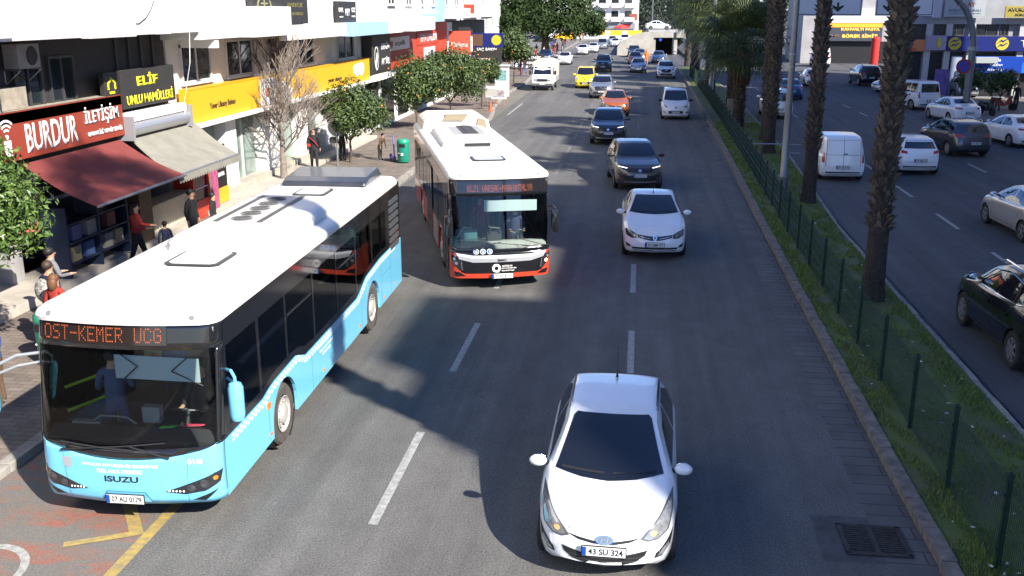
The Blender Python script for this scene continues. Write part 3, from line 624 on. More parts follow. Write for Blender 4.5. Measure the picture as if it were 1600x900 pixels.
dp = thing('drain_pipe', 'grey pipe standing against the dark wall left of the air conditioner', 'pipe', (-13.95, 20.2, 0)); b = MB(); b.cyl((0, 0, 3), (0, 0, 5.8), .05, n=10); b.build('pipe', steel, dp)
# law office sign, tour sign
gold = mat('dull_gold', (.34, .33, .16), .5); olive = mat('olive_letters', (.22, .20, .06), .5)
r = sign_board('black office sign with a pale laurel wreath on the white balcony', '+x', -12.78, 32.4, 38.0, 5.98, 7.15, blackb, .2)
b = MB()
for i in range(26):
    a = R(-60 + i * 300 / 25 + 0) + R(-60); cx, cz = -1.75, -.02; rr_ = .42
    y = cx + rr_ * 1.5 * math.sin(a + math.pi); z = cz + rr_ * math.cos(a + math.pi); b.box(0.001, .014, -.075, .075, -.02, .02, M=Matrix.Translation((0, y, z)) @ Matrix.Rotation(-a + .6, 4, 'X'))
b.box(0.001, .014, -1.78, -1.72, -.3, .3); b.box(0.001, .014, -2.05, -1.45, .12, .16)
for s in (-1, 1): b.prism([(-1.75 + s * .38, -.02), (-1.75 + s * .18, -.02), (-1.75 + s * .28, -.1)], 'x', 0.001, .013)
b.build('laurel_wreath', gold, r)
lettering('AVUKATLIK', .16, olive, r, (.005, 1.35, .1), '+x', width=1.7); lettering('HUKUK BÜROSU', .13, olive, r, (.005, 1.35, -.2), '+x', width=1.7)
r = sign_board('small black travel sign reading HEY GEZ on the blue balcony', '+x', -12.9, 42.3, 45.1, 5.92, 6.85, blackb, .2)
lettering('HEY', .30, white_paint, r, (.005, 0.05, 0), '+x', width=.7, bold=.03); lettering('ONAL', .2, white_paint, r, (.005, -.95, .1), '+x', width=.7, bold=.02); lettering('GEZ', .2, white_paint, r, (.005, .95, .1), '+x', width=.6, bold=.02)
lettering('TURİZM', .08, white_paint, r, (.005, -.95, -.18), '+x', width=.6, bold=.01); lettering('PETROL', .08, white_paint, r, (.005, .95, -.18), '+x', width=.6, bold=.01)
# dershane-like black vertical sign, red shop signs
r = sign_board('tall black sign with a white crescent emblem between the yellow and the red shops', '+x', -13.7, 50.6, 54.4, 3.25, 5.25, blackb, .5)
lettering('DERİN', .42, white_paint, r, (.01, .75, .4), '+x', width=1.7, bold=.03); lettering('AKTÜEL', .42, white_paint, r, (.01, .75, -.4), '+x', width=1.8, bold=.03)
b = MB()
for i in range(24):
    a0, a1 = 2 * math.pi * i / 24, 2 * math.pi * (i + 1) / 24; b.add([(.005, -1.1 + q * .42 * math.cos(a), -.2 + q * .62 * math.sin(a)) for q, a in ((1, a0), (1, a1), (.86, a1), (.86, a0))], [(0, 1, 2, 3)])
b.prism([(-1.4, -.5), (-1.2, -.72), (-.85, -.1), (-1.0, .1)], 'x', 0.001, .012); b.build('emblem', white_paint, r)
blocks(thing('notice_board', 'white strip sign below the tall black sign', 'sign', (-13.7, 52.6, 3.05)), 'board', white_paint, [(-.3, .02, -1.9, 1.9, -.17, .17)])
r = sign_board('white shop sign with a red heart reading arçelik on the red front', '+x', -13.95, 54.2, 60.2, 4.25, 4.98, mat('white_vinyl', (.7, .7, .7), .4), .1)
lettering('arçelik', .34, mat('grey_letters', (.10, .10, .11), .5), r, (.005, .6, 0), '+x', width=2.6, bold=.012)
b = MB(); b.sph((.0, -1.7, .06), (.02, .2, .13), 12); b.sph((0, -1.35, .06), (.02, .2, .13), 12); b.prism([(-1.88, .02), (-1.17, .02), (-1.52, -.25)], 'x', .0, .015); b.build('heart', red_wall, r)
r = sign_board('white lettered red signboard reading mobilya on the tall red front', '+x', -14.05, 62.8, 69.6, 4.3, 5.1, mat('sign_red_deep', (.50, .05, .025), .5), .06)
lettering('TUTA CARDON', .5, white_paint, r, (.005, 0, 0), '+x', width=5.4, bold=.02)
r = sign_board('white advertising poster with dark figures on the red shop front', '+x', -13.98, 64.6, 68.0, 2.6, 4.1, mat('white_vinyl', (.7, .7, .7), .4), .08)
blocks(r, 'printed_figures', mat('print_blue', (.05, .08, .14), .5), [(.001, .012, -.6, -.1, -.6, .3), (.001, .012, .2, 1.0, -.7, .55)]); blocks(r, 'printed_red', red_wall, [(.001, .013, -1.0, -.7, -.5, .1)])
r = sign_board('projecting red square sign with white script in front of the dark shops', '-y', 72.6, -13.9, -12.3, 3.3, 5.0, mat('coral_board', (.65, .10, .06), .5), .12)
lettering('Madame', .35, white_paint, r, (0, -.01, -.1), '-y', width=1.2)
r = sign_board('white projecting sign behind the red square sign', '-y', 74.0, -13.6, -12.4, 3.5, 4.6, white_paint, .1)
blocks(r, 'printed_squares', ink, [(-.4, -.05, -.01, 0, -.3, .25), (.1, .4, -.01, 0, -.3, .25)])
for i, (x0, x1, y, z0, z1, m_, lab) in enumerate(((-13.8, -12.9, 76, 4.0, 5.2, ink, 'small black vertical sign beside the white projecting sign'), (-14.0, -10.9, 80, 3.6, 4.7, navy, 'dark blue projecting sign with a yellow emblem before the round tree'), (-13.9, -11.6, 84, 1.9, 3.6, ink, 'black stand sign with white writing behind the orange trees'), (-11.3, -9.3, 98, 1.2, 2.3, ink, 'black street sign with white capital letters left of the white truck'), (-13.6, -12.8, 77.4, 6.2, 6.9, red_wall, 'small red board high on the white balconies'))):
    r = sign_board(lab, '-y', y, x0, x1, z0, z1, m_ if m_ is not ink else blackb, .12)
    if i == 1:
        b = MB(); b.cyl((1.0, -.02, 0), (1.0, 0, 0), .4, n=20); b.build('emblem', turk_y, r); blocks(r, 'brown_panel', mat('brown_print', (.12, .06, .03), .5), [(-1.5, -.1, -.012, 0, -.45, .45)])
    if i == 2:
        lettering('SAÇ BAKIM', .3, white_paint, r, (-.1, -.01, .5), '-y', width=1.7, bold=.02); lettering('BAYAN', .2, white_paint, r, (-.3, -.01, -.3), '-y', width=.9, bold=.02)
    if i == 3:
        lettering('TEKNİK', .36, white_paint, r, (-.1, -.01, .25), '-y', width=1.6, bold=.03); lettering('SERVİS', .3, white_paint, r, (-.1, -.01, -.25), '-y', width=1.3, bold=.03)
# bakery frontage under the awnings
blocks(thing('display_counter', 'pale stone counter in front of the dark bakery entrance', 'counter', (-13.9, 27.3, .3)), 'counter', mat('travertine', (.50, .44, .34), .7, noise=.15), [(-.3, .25, -1.6, 1.4, 0, .75), (-.35, .3, -1.65, 1.45, .75, .82)], .01)
r = thing('drinks_fridge', 'red framed drinks fridge with a dark glass door at the bakery', 'fridge', (-13.7, 29.2, .12))
rf = mat('fridge_red', (.55, .04, .02), .4)
blocks(r, 'case', rf, [(-.6, .1, -.6, .6, 0, .6), (-.6, .1, -.6, -.48, .6, 2.0), (-.6, .1, .48, .6, .6, 2.0), (-.6, .1, -.6, .6, 2.0, 2.25)], .01)
blocks(r, 'glass_door', win_glass, [(-.5, .06, -.48, .48, .6, 2.0)]); blocks(r, 'shelf', frame_w, [(.061, .075, -.48, .48, z, z + .03) for z in (.95, 1.35)])
r = thing('flag_banner', 'purple and red printed banner hanging beside the red fridge', 'banner', (-13.5, 29.95, .2))
blocks(r, 'cloth', mat('printed_purple', (.22, .03, .12), .7, noise=.9, scale=7, col2=(.5, .12, .2)), [(-.03, .03, -.2, .2, .1, 2.3)])
r = thing('poster_stand', 'black and yellow poster panel at the corner of the cream building', 'sign', (-13.7, 30.9, .3))
blocks(r, 'board', ink, [(-.05, .02, -.45, .45, .5, 1.9)]); blocks(r, 'yellow_foot', yellow_b, [(-.06, .04, -.48, .48, .0, .5)]); lettering('BANKA', .14, white_paint, r, (.025, 0, .95), '+x', width=.5)
r = thing('goods_rack', 'blue metal rack of boxes under the red awning', 'rack', (-13.5, 22.4, .34))
blocks(r, 'frame', mat('rack_blue', (.02, .035, .08), .5, .3), [(-.3, .3, y - .03, y + .03, 0, 1.7) for y in (-1.4, 0, 1.4)] + [(-.3, .3, -1.4, 1.4, z, z + .04) for z in (.3, .8, 1.25)])
for k, (y, z, c) in enumerate(((-1.0, .34, (.25, .22, .14)), (-.4, .34, (.04, .08, .2)), (.5, .34, (.2, .2, .19)), (1.0, .34, (.3, .25, .15)), (-.9, .84, (.1, .12, .25)), (-.2, .84, (.3, .3, .3)), (.7, .84, (.15, .06, .05)))):
    bx = thing('goods_box', ('brown box', 'navy box', 'grey box', 'tan box', 'dark blue box', 'light grey box', 'maroon box')[k] + ' on the %s shelf of the blue metal rack' % ('lower' if z < .5 else 'upper'), 'box', (-13.5, 22.4 + y, .34 + z))
    blocks(bx, 'carton', mat('carton_%d' % k, c, .7), [(-.22, .24, -.2, .2, 0, .36)], .01)
r = thing('bread_cabinet', 'wooden bread cabinet with a rounded cream top at the bakery door', 'cabinet', (-13.6, 25.0, .34))
blocks(r, 'case', mat('brown_wood', (.16, .10, .05), .6, noise=.3, scale=6), [(-.4, .3, -.35, .35, 0, 1.6)], .02); b = MB(); b.sph((-.05, .1, 1.45), (.3, .3, .35), 16); b.build('rounded_top', mat('cream_plastic', (.6, .5, .3), .5), r, smooth=True)
# ================================================================= VEGETATION
bark = mat('bark_brown', (.10, .075, .055), .9, noise=.5, scale=14, stretch=(1, 1, .3), bump=.6, bscale=30)
palm_bark = mat('palm_boots', (.15, .115, .082), .9, noise=.85, scale=5, bump=.6, bscale=25)
palm_bark_in = mat('palm_trunk_core', (.045, .036, .030), .95, noise=.5, scale=8)
leaf_a = mat('orange_leaf', (.050, .088, .018), .55, noise=.5, scale=3.0, col2=(.024, .045, .010)); leaf_n = mat('orange_leaf_sunny', (.085, .155, .028), .38, noise=.5, scale=3.0, col2=(.045, .085, .016)); leaf_c = mat('orange_leaf_mid', (.085, .13, .03), .55, noise=.4, scale=3.0)  # leaf_n: brighter copy with the near tree's strong sunlight put into its green
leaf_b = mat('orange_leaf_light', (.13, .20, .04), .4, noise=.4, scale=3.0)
fruit = mat('orange_fruit', (.75, .22, .02), .5)
ficus_leaf = mat('ficus_leaf', (.038, .066, .017), .75, noise=.6, scale=.5, col2=(.016, .032, .009), spec=.2)
def crown_mesh(rr, rad, n, ls, lobes, squash=.9):
    """leaf cards spread through several lumps"""
    b = MB(); L_ = []
    for i in range(lobes):
        th = rr.uniform(0, 6.283); ph = math.acos(rr.uniform(-.75, 1)); q = rad * rr.uniform(.25, .62)
        L_.append((q * math.sin(ph) * math.cos(th), q * math.sin(ph) * math.sin(th), q * math.cos(ph) * squash, rad * rr.uniform(.32, .5)))
    for i in range(n):
        c = L_[rr.randrange(lobes)]; th = rr.uniform(0, 6.283); cp = rr.uniform(-1, 1); sp = math.sqrt(1 - cp * cp)
        q = c[3] * (rr.random() ** .28) * rr.uniform(.85, 1.1); p = Vector((c[0] + q * sp * math.cos(th), c[1] + q * sp * math.sin(th), c[2] + q * cp * squash))
        nrm = (Vector((sp * math.cos(th), sp * math.sin(th), cp)) + Vector((rr.gauss(0, .5), rr.gauss(0, .5), rr.gauss(0, .5) + .25))).normalized()
        u = nrm.cross(Vector((rr.gauss(0, 1), rr.gauss(0, 1), rr.gauss(0, 1)))).normalized(); w = nrm.cross(u)
        s = ls * rr.uniform(.7, 1.3); t = s * .42
        b.add([p - u * s, p - w * t + nrm * t * .25, p + u * s, p + w * t + nrm * t * .25], [(0, 1, 2, 3)], 0 if rr.random() < .72 else 1)
    return b
def limb_tree(rr, h, r0, spread, nl=7):
    b = MB(); pts = [(0, 0, -.05)]; x = y = 0
    for i in range(1, 6):
        x += rr.uniform(-.03, .03); y += rr.uniform(-.03, .03); pts.append((x, y, h * i / 5))
    for i, (p, q) in enumerate(zip(pts, pts[1:])): b.cyl(p, q, r0 * (1.25 if i == 0 else 1 - i * .09), r0 * (1 - (i + 1) * .09), 9)
    for i in range(nl):
        a = 6.283 * i / nl + rr.uniform(-.3, .3); e = (x + spread * math.cos(a) * .55, y + spread * math.sin(a) * .55, h + spread * rr.uniform(.3, .9))
        m_ = (x + spread * math.cos(a) * .25, y + spread * math.sin(a) * .25, h + spread * .25)
        b.cyl(pts[-1], m_, r0 * .5, r0 * .35, 6); b.cyl(m_, e, r0 * .35, r0 * .12, 5)
    return b
def orange_tree(label, x, y, th, rad, n, ls, seed, squash=.95, fruits=20, group='orange trees on the left pavement', lobes=15, z0=.12, r0=.07, lm=None):
    rr = random.Random(seed); t = thing('orange_tree', label, 'tree', (x, y, z0), 0, group)
    limb_tree(rr, th, r0, rad).build('trunk', bark, t, smooth=True)
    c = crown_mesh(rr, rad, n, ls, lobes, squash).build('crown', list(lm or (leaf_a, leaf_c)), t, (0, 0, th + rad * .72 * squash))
    if fruits:
        b = MB()
        for i in range(fruits):
            a = rr.uniform(0, 6.28); cp = rr.uniform(-.7, .8); sp = math.sqrt(1 - cp * cp); q = rad * .88
            b.sph((q * sp * math.cos(a), q * sp * math.sin(a), th + rad * .72 * squash + q * cp * squash), .045, 8, m=5)
        b.build('fruit', fruit, t, smooth=True)
    return t
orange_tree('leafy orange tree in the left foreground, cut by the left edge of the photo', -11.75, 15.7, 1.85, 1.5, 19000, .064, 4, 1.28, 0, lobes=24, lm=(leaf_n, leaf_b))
orange_tree('round dense orange tree beside the green litter bin', -12.3, 41.2, .95, 1.85, 14000, .085, 11, .85, 3, lobes=20)
orange_tree('tall round orange tree behind the rear of the white and red bus', -12.1, 53.5, 1.1, 2.15, 12000, .10, 12, .9, 10, lobes=20)
orange_tree('darker orange tree with many fruits, third along the pavement', -11.9, 62.4, .7, 2.5, 12000, .11, 13, .95, 26, lobes=18)
orange_tree('slim orange tree standing beside the dark fruiting tree', -10.5, 66.4, 1.5, 1.35, 5500, .10, 14, .95, 8)
orange_tree('bright green orange tree left of the white truck', -11.2, 89.0, 1.7, 2.5, 6500, .13, 15, .8, 16, lobes=16)
orange_tree('low dark bush in the median beside the underpass portal', 4.7, 176, .3, 3.0, 2500, .3, 17, .5, 0, group=None)
# big ficus
fr = random.Random(5)
fi = thing('ficus_tree', 'huge dark green spreading tree over the parked cars beyond the white truck', 'tree', (-13.0, 138, .1))
limb_tree(fr, 3.0, .75, 6.5, 9).build('trunk', bark, fi, smooth=True)
b = MB(); fl = [(-5.6, 0, 5.2, 3.0), (-2.5, 1, 6.6, 4.0), (1.8, -1, 6.6, 3.9), (5.4, 0, 5.2, 2.7), (-.3, -2, 5.0, 3.2), (-4, -1.5, 4.6, 2.4), (3.6, -1.5, 4.5, 2.6), (0, 2, 9.0, 3.8), (-3.6, 0, 8.4, 3.0), (4, 0, 8.2, 3.0), (6.6, 1, 4.3, 1.7), (-7.0, 0, 4.0, 1.8)]
for i in range(24000):
    c = fl[fr.randrange(len(fl))]; th = fr.uniform(0, 6.283); cp = fr.uniform(-1, 1); sp = math.sqrt(1 - cp * cp); q = c[3] * fr.random() ** .3 * (1 + .18 * math.sin(5 * th + c[0]) * math.cos(4 * cp))
    p = Vector((c[0] + q * sp * math.cos(th), c[1] + q * sp * math.sin(th), c[2] + q * cp * .8))
    nrm = (Vector((sp * math.cos(th), sp * math.sin(th), cp)) + Vector((fr.gauss(0, .5), fr.gauss(0, .5), fr.gauss(0, .5) + .3))).normalized(); u = nrm.cross(Vector((fr.gauss(0, 1), fr.gauss(0, 1), fr.gauss(0, 1)))).normalized(); w = nrm.cross(u); s = fr.uniform(.14, .27)
    b.add([p - u * s, p - w * s * .5, p + u * s, p + w * s * .5], [(0, 1, 2, 3)])
b.build('crown', ficus_leaf, fi)
# bare tree in front of the yellow sign
bt = thing('bare_tree', 'leafless tree with many upright twigs in front of the yellow bank sign', 'tree', (-13.35, 35.9, .12))
br_ = random.Random(21); tw = MB()
def grow(p, d, ln, r, depth):
    q = p + d * ln; tw.cyl(p, q, r, r * .72, 6 if r > .02 else 4, 0, False)
    if depth == 0: return
    n = 4 if depth > 3 else 3
    for i in range(n):
        nd = (d + Vector((br_.gauss(0, .38), br_.gauss(0, .38), br_.gauss(.22, .22)))).normalized(); grow(q, nd, ln * br_.uniform(.68, .92), r * (.66 if depth > 2 else .6), depth - 1)
pp = Vector((0, 0, -.05)); nodes = []
for i in range(6):
    q = pp + Vector((br_.uniform(-.06, .06), br_.uniform(-.06, .06), .38)); tw.cyl(pp, q, .15 - i * .014, .14 - i * .014, 10); nodes.append(q); pp = q
for i in range(13):
    q = nodes[2 + i % 4]; a = 6.28 * i / 13; grow(q, Vector((math.cos(a) * .8, math.sin(a) * .8, .75)).normalized(), br_.uniform(.60, 1.0), .034, 4)
for i in range(2): grow(pp, Vector((br_.uniform(-.2, .2), br_.uniform(-.2, .2), 1)).normalized(), .95, .07, 4)
tw.build('branches', mat('dry_bark', (.24, .20, .17), .9, noise=.4, scale=8), bt)
# ---- palms
frond_m = mat('palm_frond', (.065, .095, .022), .6, noise=.5, scale=1.2, col2=(.028, .046, .012))
frond_l = mat('palm_frond_light', (.12, .14, .035), .55)
dead_m = mat('dead_palm_skirt', (.16, .09, .05), .85, noise=.5, scale=4)
def palm_trunk(rr, h, r, boots=True, rough0=.0):
    b = MB(); prof = [(r * 1.35, -.05), (r * 1.12, .35), (r, 1.2), (r * .93, h * .6), (r * .95, h)]
    b.lathe(prof, n=14, k=1)
    if boots:
        n = int((h - rough0) * 52)
        for i in range(n):
            z = rough0 + (h - rough0) * i / n; a = i * 2.399 + rr.uniform(-.25, .25); c, s = math.cos(a), math.sin(a); rr0 = r * .92
            w = rr.uniform(.055, .10); ln = rr.uniform(.10, .22); out = rr.uniform(.06, .17); T = Vector((-s, c, 0)); O = Vector((c, s, 0)); base = O * rr0 + Vector((0, 0, z))
            tip = O * (rr0 + out) + Vector((0, 0, z + ln)) + T * rr.uniform(-.03, .03)
            b.add([base - T * w, base + T * w, tip + T * w * .35, tip - T * w * .35, base + Vector((0, 0, ln * .9)) , O * (rr0 + .01) + Vector((0, 0, z - .05))], [(0, 5, 1), (0, 1, 2, 3), (0, 3, 4), (1, 4, 2), (3, 2, 4)], 0)
    return b
def palm_crown(rr, nf=34, rad=1.25, dead=True):
    b = MB()
    for i in range(nf):
        a = i * 2.399; t = i / nf; el = R(75 - 118 * t + rr.uniform(-8, 8)); D = Vector((math.cos(a) * math.cos(el), math.sin(a) * math.cos(el), math.sin(el))); pl = rad * rr.uniform(.55, .8)
        p0 = Vector((0, 0, .1 * (1 - t))); p1 = p0 + D * pl; b.cyl(p0, p1, .018, .012, 4, 0, False)
        T = D.cross(Vector((0, 0, 1))).normalized(); N = T.cross(D).normalized(); nb = 22
        for j in range(nb):
            f = (j / (nb - 1) - .5) * R(235); bd = (D * math.cos(f) + T * math.sin(f)).normalized(); ln = rad * rr.uniform(.5, .68) * (1 - .25 * abs(f) / 2)
            m = p1 + bd * ln * .6; e = m + bd * ln * .32 + Vector((0, 0, -ln * rr.uniform(.15, .42))); wd = T.cross(bd).cross(bd).normalized() * .028 if abs(f) > .05 else T * .028
            wd = N.cross(bd).normalized() * .03
            b.add([p1 - wd * .3, m - wd, e, m + wd, p1 + wd * .3], [(0, 1, 3, 4), (1, 2, 3)], 0 if rr.random() < .8 else 1)
    return b
def skirt(rr, n, ln, r):
    b = MB()
    for i in range(n):
        a = rr.uniform(0, 6.28); c, s = math.cos(a), math.sin(a); z = -rr.uniform(0, ln * .45); l2 = ln * rr.uniform(.35, .6); o = r + rr.uniform(.02, .22); T = Vector((-s, c, 0)) * .02
        p = Vector((c * r, s * r, z)); q = Vector((c * (o + .1), s * (o + .1), z - l2 * .5)); e = Vector((c * o, s * o, z - l2)); b.add([p - T, p + T, q + T * 1.3, q - T * 1.3, e], [(0, 1, 2, 3), (3, 2, 4)])
    return b
pr = random.Random(31)
tall = thing('palm_tree', 'tall palm with rough leaf stumps standing in the median, nearest palm trunk in view', 'tree', (5.45, 22.4, .1), 0, 'palms in the median')
palm_trunk(pr, 9.2, .23, rough0=1.6).build('trunk', [palm_bark, palm_bark_in], tall)
palm_crown(pr, 40, 1.7).build('crown', [frond_m, frond_l], tall, (0, 0, 9.3))
skirt(pr, 260, 1.2, .2).build('dead_fronds', dead_m, tall, (0, 0, 9.1))
short = thing('palm_tree', 'short bushy palm with hanging brown skirt in the median beyond the lamp post', 'tree', (5.9, 62.0, .1), 0, 'palms in the median')
palm_trunk(pr, 4.6, .26, rough0=0).build('trunk', [palm_bark, palm_bark_in], short)
palm_crown(pr, 70, 2.5).build('crown', [frond_m, frond_l], short, (0, 0, 4.7))
skirt(pr, 500, 2.4, .24).build('dead_fronds', dead_m, short, (0, 0, 4.6))
def high_palm(x, y, h, w, rz, label):
    r = dup(tall, (x, y, .1), rz, label, scale=w)
    for c in r.children:
        if c.name.startswith('trunk'): c.scale = (.8, .8, h / w / 9.2)
        elif c.name.startswith('crown'): c.location.z = h / w + .05
        else: c.location.z = h / w - .1
high_palm(5.3, 7.4, 18.6, 1.35, 2.0, 'tall palm just outside the right edge of the photo nearest the footbridge')
dup(tall, (5.9, 34.3, .1), 1.1, 'tall palm trunk just right of the grey lamp post', scale=(.95, .95, 1.08))
dup(tall, (6.0, 46.3, .1), 3.3, 'tall palm trunk left of the lamp post, in front of the bushy palms', scale=(1.15, 1.15, 1.0))
dup(tall, (6.5, 51.5, .1), 5.0, 'tall palm close behind the palm left of the lamp post', scale=(1.2, 1.2, 1.05))
for k, (x, y, s, sz, a, lab) in enumerate(((5.6, 56.5, 1.0, .93, .7, 'short palm with low fronds next to the pale wooden post'), (6.3, 70, 1.05, 1.0, 2.2, 'short bushy palm fifth from the pale wooden post'), (5.5, 78, 1.0, 1.25, 3.9, 'medium palm with its crown above the fence, before the sunlit trunk'), (5.7, 86, .8, 1.45, 5.1, 'medium palm with a sunlit trunk far along the median'), (6.4, 93, 1.1, 1.2, 1.3, 'bushy palm beyond the sunlit trunk'), (5.3, 101, 1.1, 1.45, 2.9, 'far palm whose fronds overhang the right lane'), (6.2, 112, 1.1, 1.3, 4.2, 'last but one palm of the median'), (5.6, 122, 1.1, 1.5, 0.3, 'last palm of the median near the underpass'))):
    dup(short, (x, y, .1), a, lab, scale=(s, s, sz))
# conifers and far trees
con_m = mat('conifer_needles', (.030, .050, .028), .7, noise=.5, scale=.4)
def conifer_mesh(rr, h, r):
    b = MB()
    for i in range(900):
        t = rr.random(); z = h * (.12 + .88 * t); q = r * (1 - t) ** .8 * rr.uniform(.5, 1.1) + .15; a = rr.uniform(0, 6.28); p = Vector((q * math.cos(a), q * math.sin(a), z)); s = rr.uniform(.3, .7)
        b.add([p + Vector((rr.uniform(-s, s), rr.uniform(-s, s), rr.uniform(-s, s))) for _ in range(3)], [(0, 1, 2)])
    return b
cf = thing('conifer_tree', 'tall dark conifer at the end of the road behind the white block', 'tree', (1, 300, 0), 0, 'conifers at the end of the road')
b = MB(); b.cyl((0, 0, 0), (0, 0, 14), .3, .08, 8); b.build('trunk', bark, cf); conifer_mesh(pr, 17, 2.6).build('crown', con_m, cf)
for k in range(20):
    o = dup(cf, (-2 + k * 2.3 + pr.uniform(-.6, .6), 300 + pr.uniform(-16, 26), 0), pr.uniform(0, 6), scale=(1, 1, pr.uniform(.7, 1.1)))
for o in [q for q in bpy.data.objects if q.get('group') == 'conifers at the end of the road']: o['label'] = 'one of the tall dark conifers at the far end of the road'
for k, (x, y, lab) in enumerate(((8.2, 215, 'small yellow green street tree before the dark conifers, left one'), (13.4, 225, 'small yellow green street tree before the dark conifers, right one'))):
    orange_tree(lab, x, y, 3.0, 2.0, 1500, .28, 40 + k, 1.3, 0, group='street trees beyond the underpass')
wood = thing('far_wood', 'dark belt of trees closing the view at the far end of the street', 'trees', (0, 0, 0)); wood['kind'] = 'stuff'
b = MB(); wr = random.Random(8)
for i in range(9000):
    x = wr.uniform(-60, 150); z = wr.random() ** .8 * (12 + 3 * math.sin(x * .21) + 2 * math.sin(x * .9)); p = Vector((x, 345 + wr.uniform(-8, 8), z)); s = wr.uniform(.6, 1.5)
    b.add([p + Vector((wr.uniform(-s, s), wr.uniform(-s, s), wr.uniform(-s, s))) for _ in range(3)], [(0, 1, 2)])
b.build('foliage', mat('far_foliage', (.045, .06, .04), .8, noise=.5, scale=.1), wood)
# shrubs on the right pavement
for k, (x, y, lab) in enumerate(((22.6, 72.0, 'dark clipped shrub in front of the phone company shop, left one'), (23.6, 69.0, 'dark bushy little tree beside the parked motorbike'))):
    orange_tree(lab, x, y, .9, 1.25, 2500, .1, 50 + k, .9, 0, group='shrubs in front of the phone company shop')
# ================================================================= VEHICLES
def paint(name, c, metal=.0, rough=.28): return mat('paint_' + name, c, rough, metal, coat=1.0, noise=.06, scale=1.5)
P_white = paint('white', (.84, .85, .86)); P_silver = paint('silver', (.36, .38, .41), .6); P_dark = paint('dark_grey', (.060, .066, .085), .6)
P_bronze = paint('bronze_grey', (.13, .115, .11), .6); P_black = paint('black', (.008, .008, .011), .1, .15); P_orange = paint('orange', (.50, .13, .03), .4); P_yellow = paint('yellow', (.80, .60, .01))
P_blue = paint('blue', (.03, .08, .22), .5); P_bluesilver = paint('blue_silver', (.24, .31, .42), .6); P_maroon = paint('maroon', (.10, .015, .02), .3); P_champ = paint('champagne', (.56, .55, .52), .5)
def smooth_prof(pts, ys, k=.05):
    xs = [p[0] for p in pts]; zs = [p[1] for p in pts]
    d = np.linspace(xs[0], xs[-1], 400); v = np.interp(d, xs, zs); w = max(1, int(k / (d[1] - d[0])))
    ker = np.hanning(2 * w + 3)[1:-1]; ker /= ker.sum(); pad = len(ker) // 2
    vp = np.concatenate([2 * v[0] - v[pad:0:-1], v, 2 * v[-1] - v[-2:-pad - 2:-1]]); v2 = np.convolve(vp, ker, 'valid')
    return np.interp(ys, d, v2)
def car_shell(sp):
    L, W_, zb = sp['L'], sp['W'], sp.get('zb', .2); hw = W_ / 2
    u = np.linspace(0, 1, 58); ys = L * (u - .06 * np.sin(2 * math.pi * u)); ys = np.unique(np.concatenate([ys, [.03, .08, L - .03, L - .08]]))
    top = smooth_prof(sp['top'], ys, .07); belt = smooth_prof(sp['belt'], ys, .1); plan = smooth_prof(sp['plan'], ys, .12) * hw
    bf, br = sp.get('bow', (.22, .14)); tum = sp.get('tum', .22); rows = []; info = []
    for y, zt, zs, w in zip(ys, top, belt, plan):
        zs = min(zs, zt - .035); k = min(1, max(0, (zt - zs - .06) / .42)); wt = w * (.93 - tum * k)
        zlow = zb + .10 * max(0, 1 - y / .12) + .12 * max(0, 1 - (L - y) / .12)
        zm = zlow + (zs - zlow) * .5
        half = [(0, zlow), (w * .84, zlow), (w * .945, zlow + .035), (w * .985, zlow + .12), (w * 1.0, zm), (w * 1.0, zm + (zs - zm) * .5), (w * .985, zs - .05), (w * .965, zs - .012), (w * (.955 - .01 * k), zs + .012 * (1 - k) + .01)]
        E_ = (wt, zt - .055 - .012 * k); S0 = half[-1]
        for t in (.25, .5, .75): half.append((S0[0] + (E_[0] - S0[0]) * t + .012 * k * math.sin(t * math.pi), S0[1] + (E_[1] - S0[1]) * t))
        half += [E_, (wt * .965, zt - .028), (wt * .88, zt - .013), (wt * .7, zt - .005), (wt * .45, zt - .001), (wt * .2, zt + .001), (0, zt + .002)]
        bow = bf * max(0, 1 - y / (L * .42)) - br * max(0, 1 - (L - y) / (L * .35))
        ring = [(x, y + bow * (x / hw) ** 2 * (1.0), z) for x, z in half] + [(-x, y + bow * (x / hw) ** 2, z) for x, z in reversed(half[1:-1])]
        rows.append(ring); info.append((y, half, bow))
    b = MB(); b.grid(rows, closed=True)
    for idx, flip in ((0, False), (-1, True)):
        y, half, bow = info[idx]; g = []
        for x, z in half: g.append([(x * s / 5, y + bow * (x * s / 5 / hw) ** 2, z) for s in range(-5, 6)])
        b.grid(g)
    me = bpy.data.meshes.new('shell'); me.from_pydata(b.v, [], b.f); bm = bmesh.new(); bm.from_mesh(me)
    bmesh.ops.remove_doubles(bm, verts=bm.verts, dist=.0008)
    bmesh.ops.dissolve_degenerate(bm, edges=bm.edges, dist=.0004)
    bmesh.ops.recalc_face_normals(bm, faces=bm.faces); tree = BVHTree.FromBMesh(bm); bm.to_mesh(me); bm.free()
    return me, tree
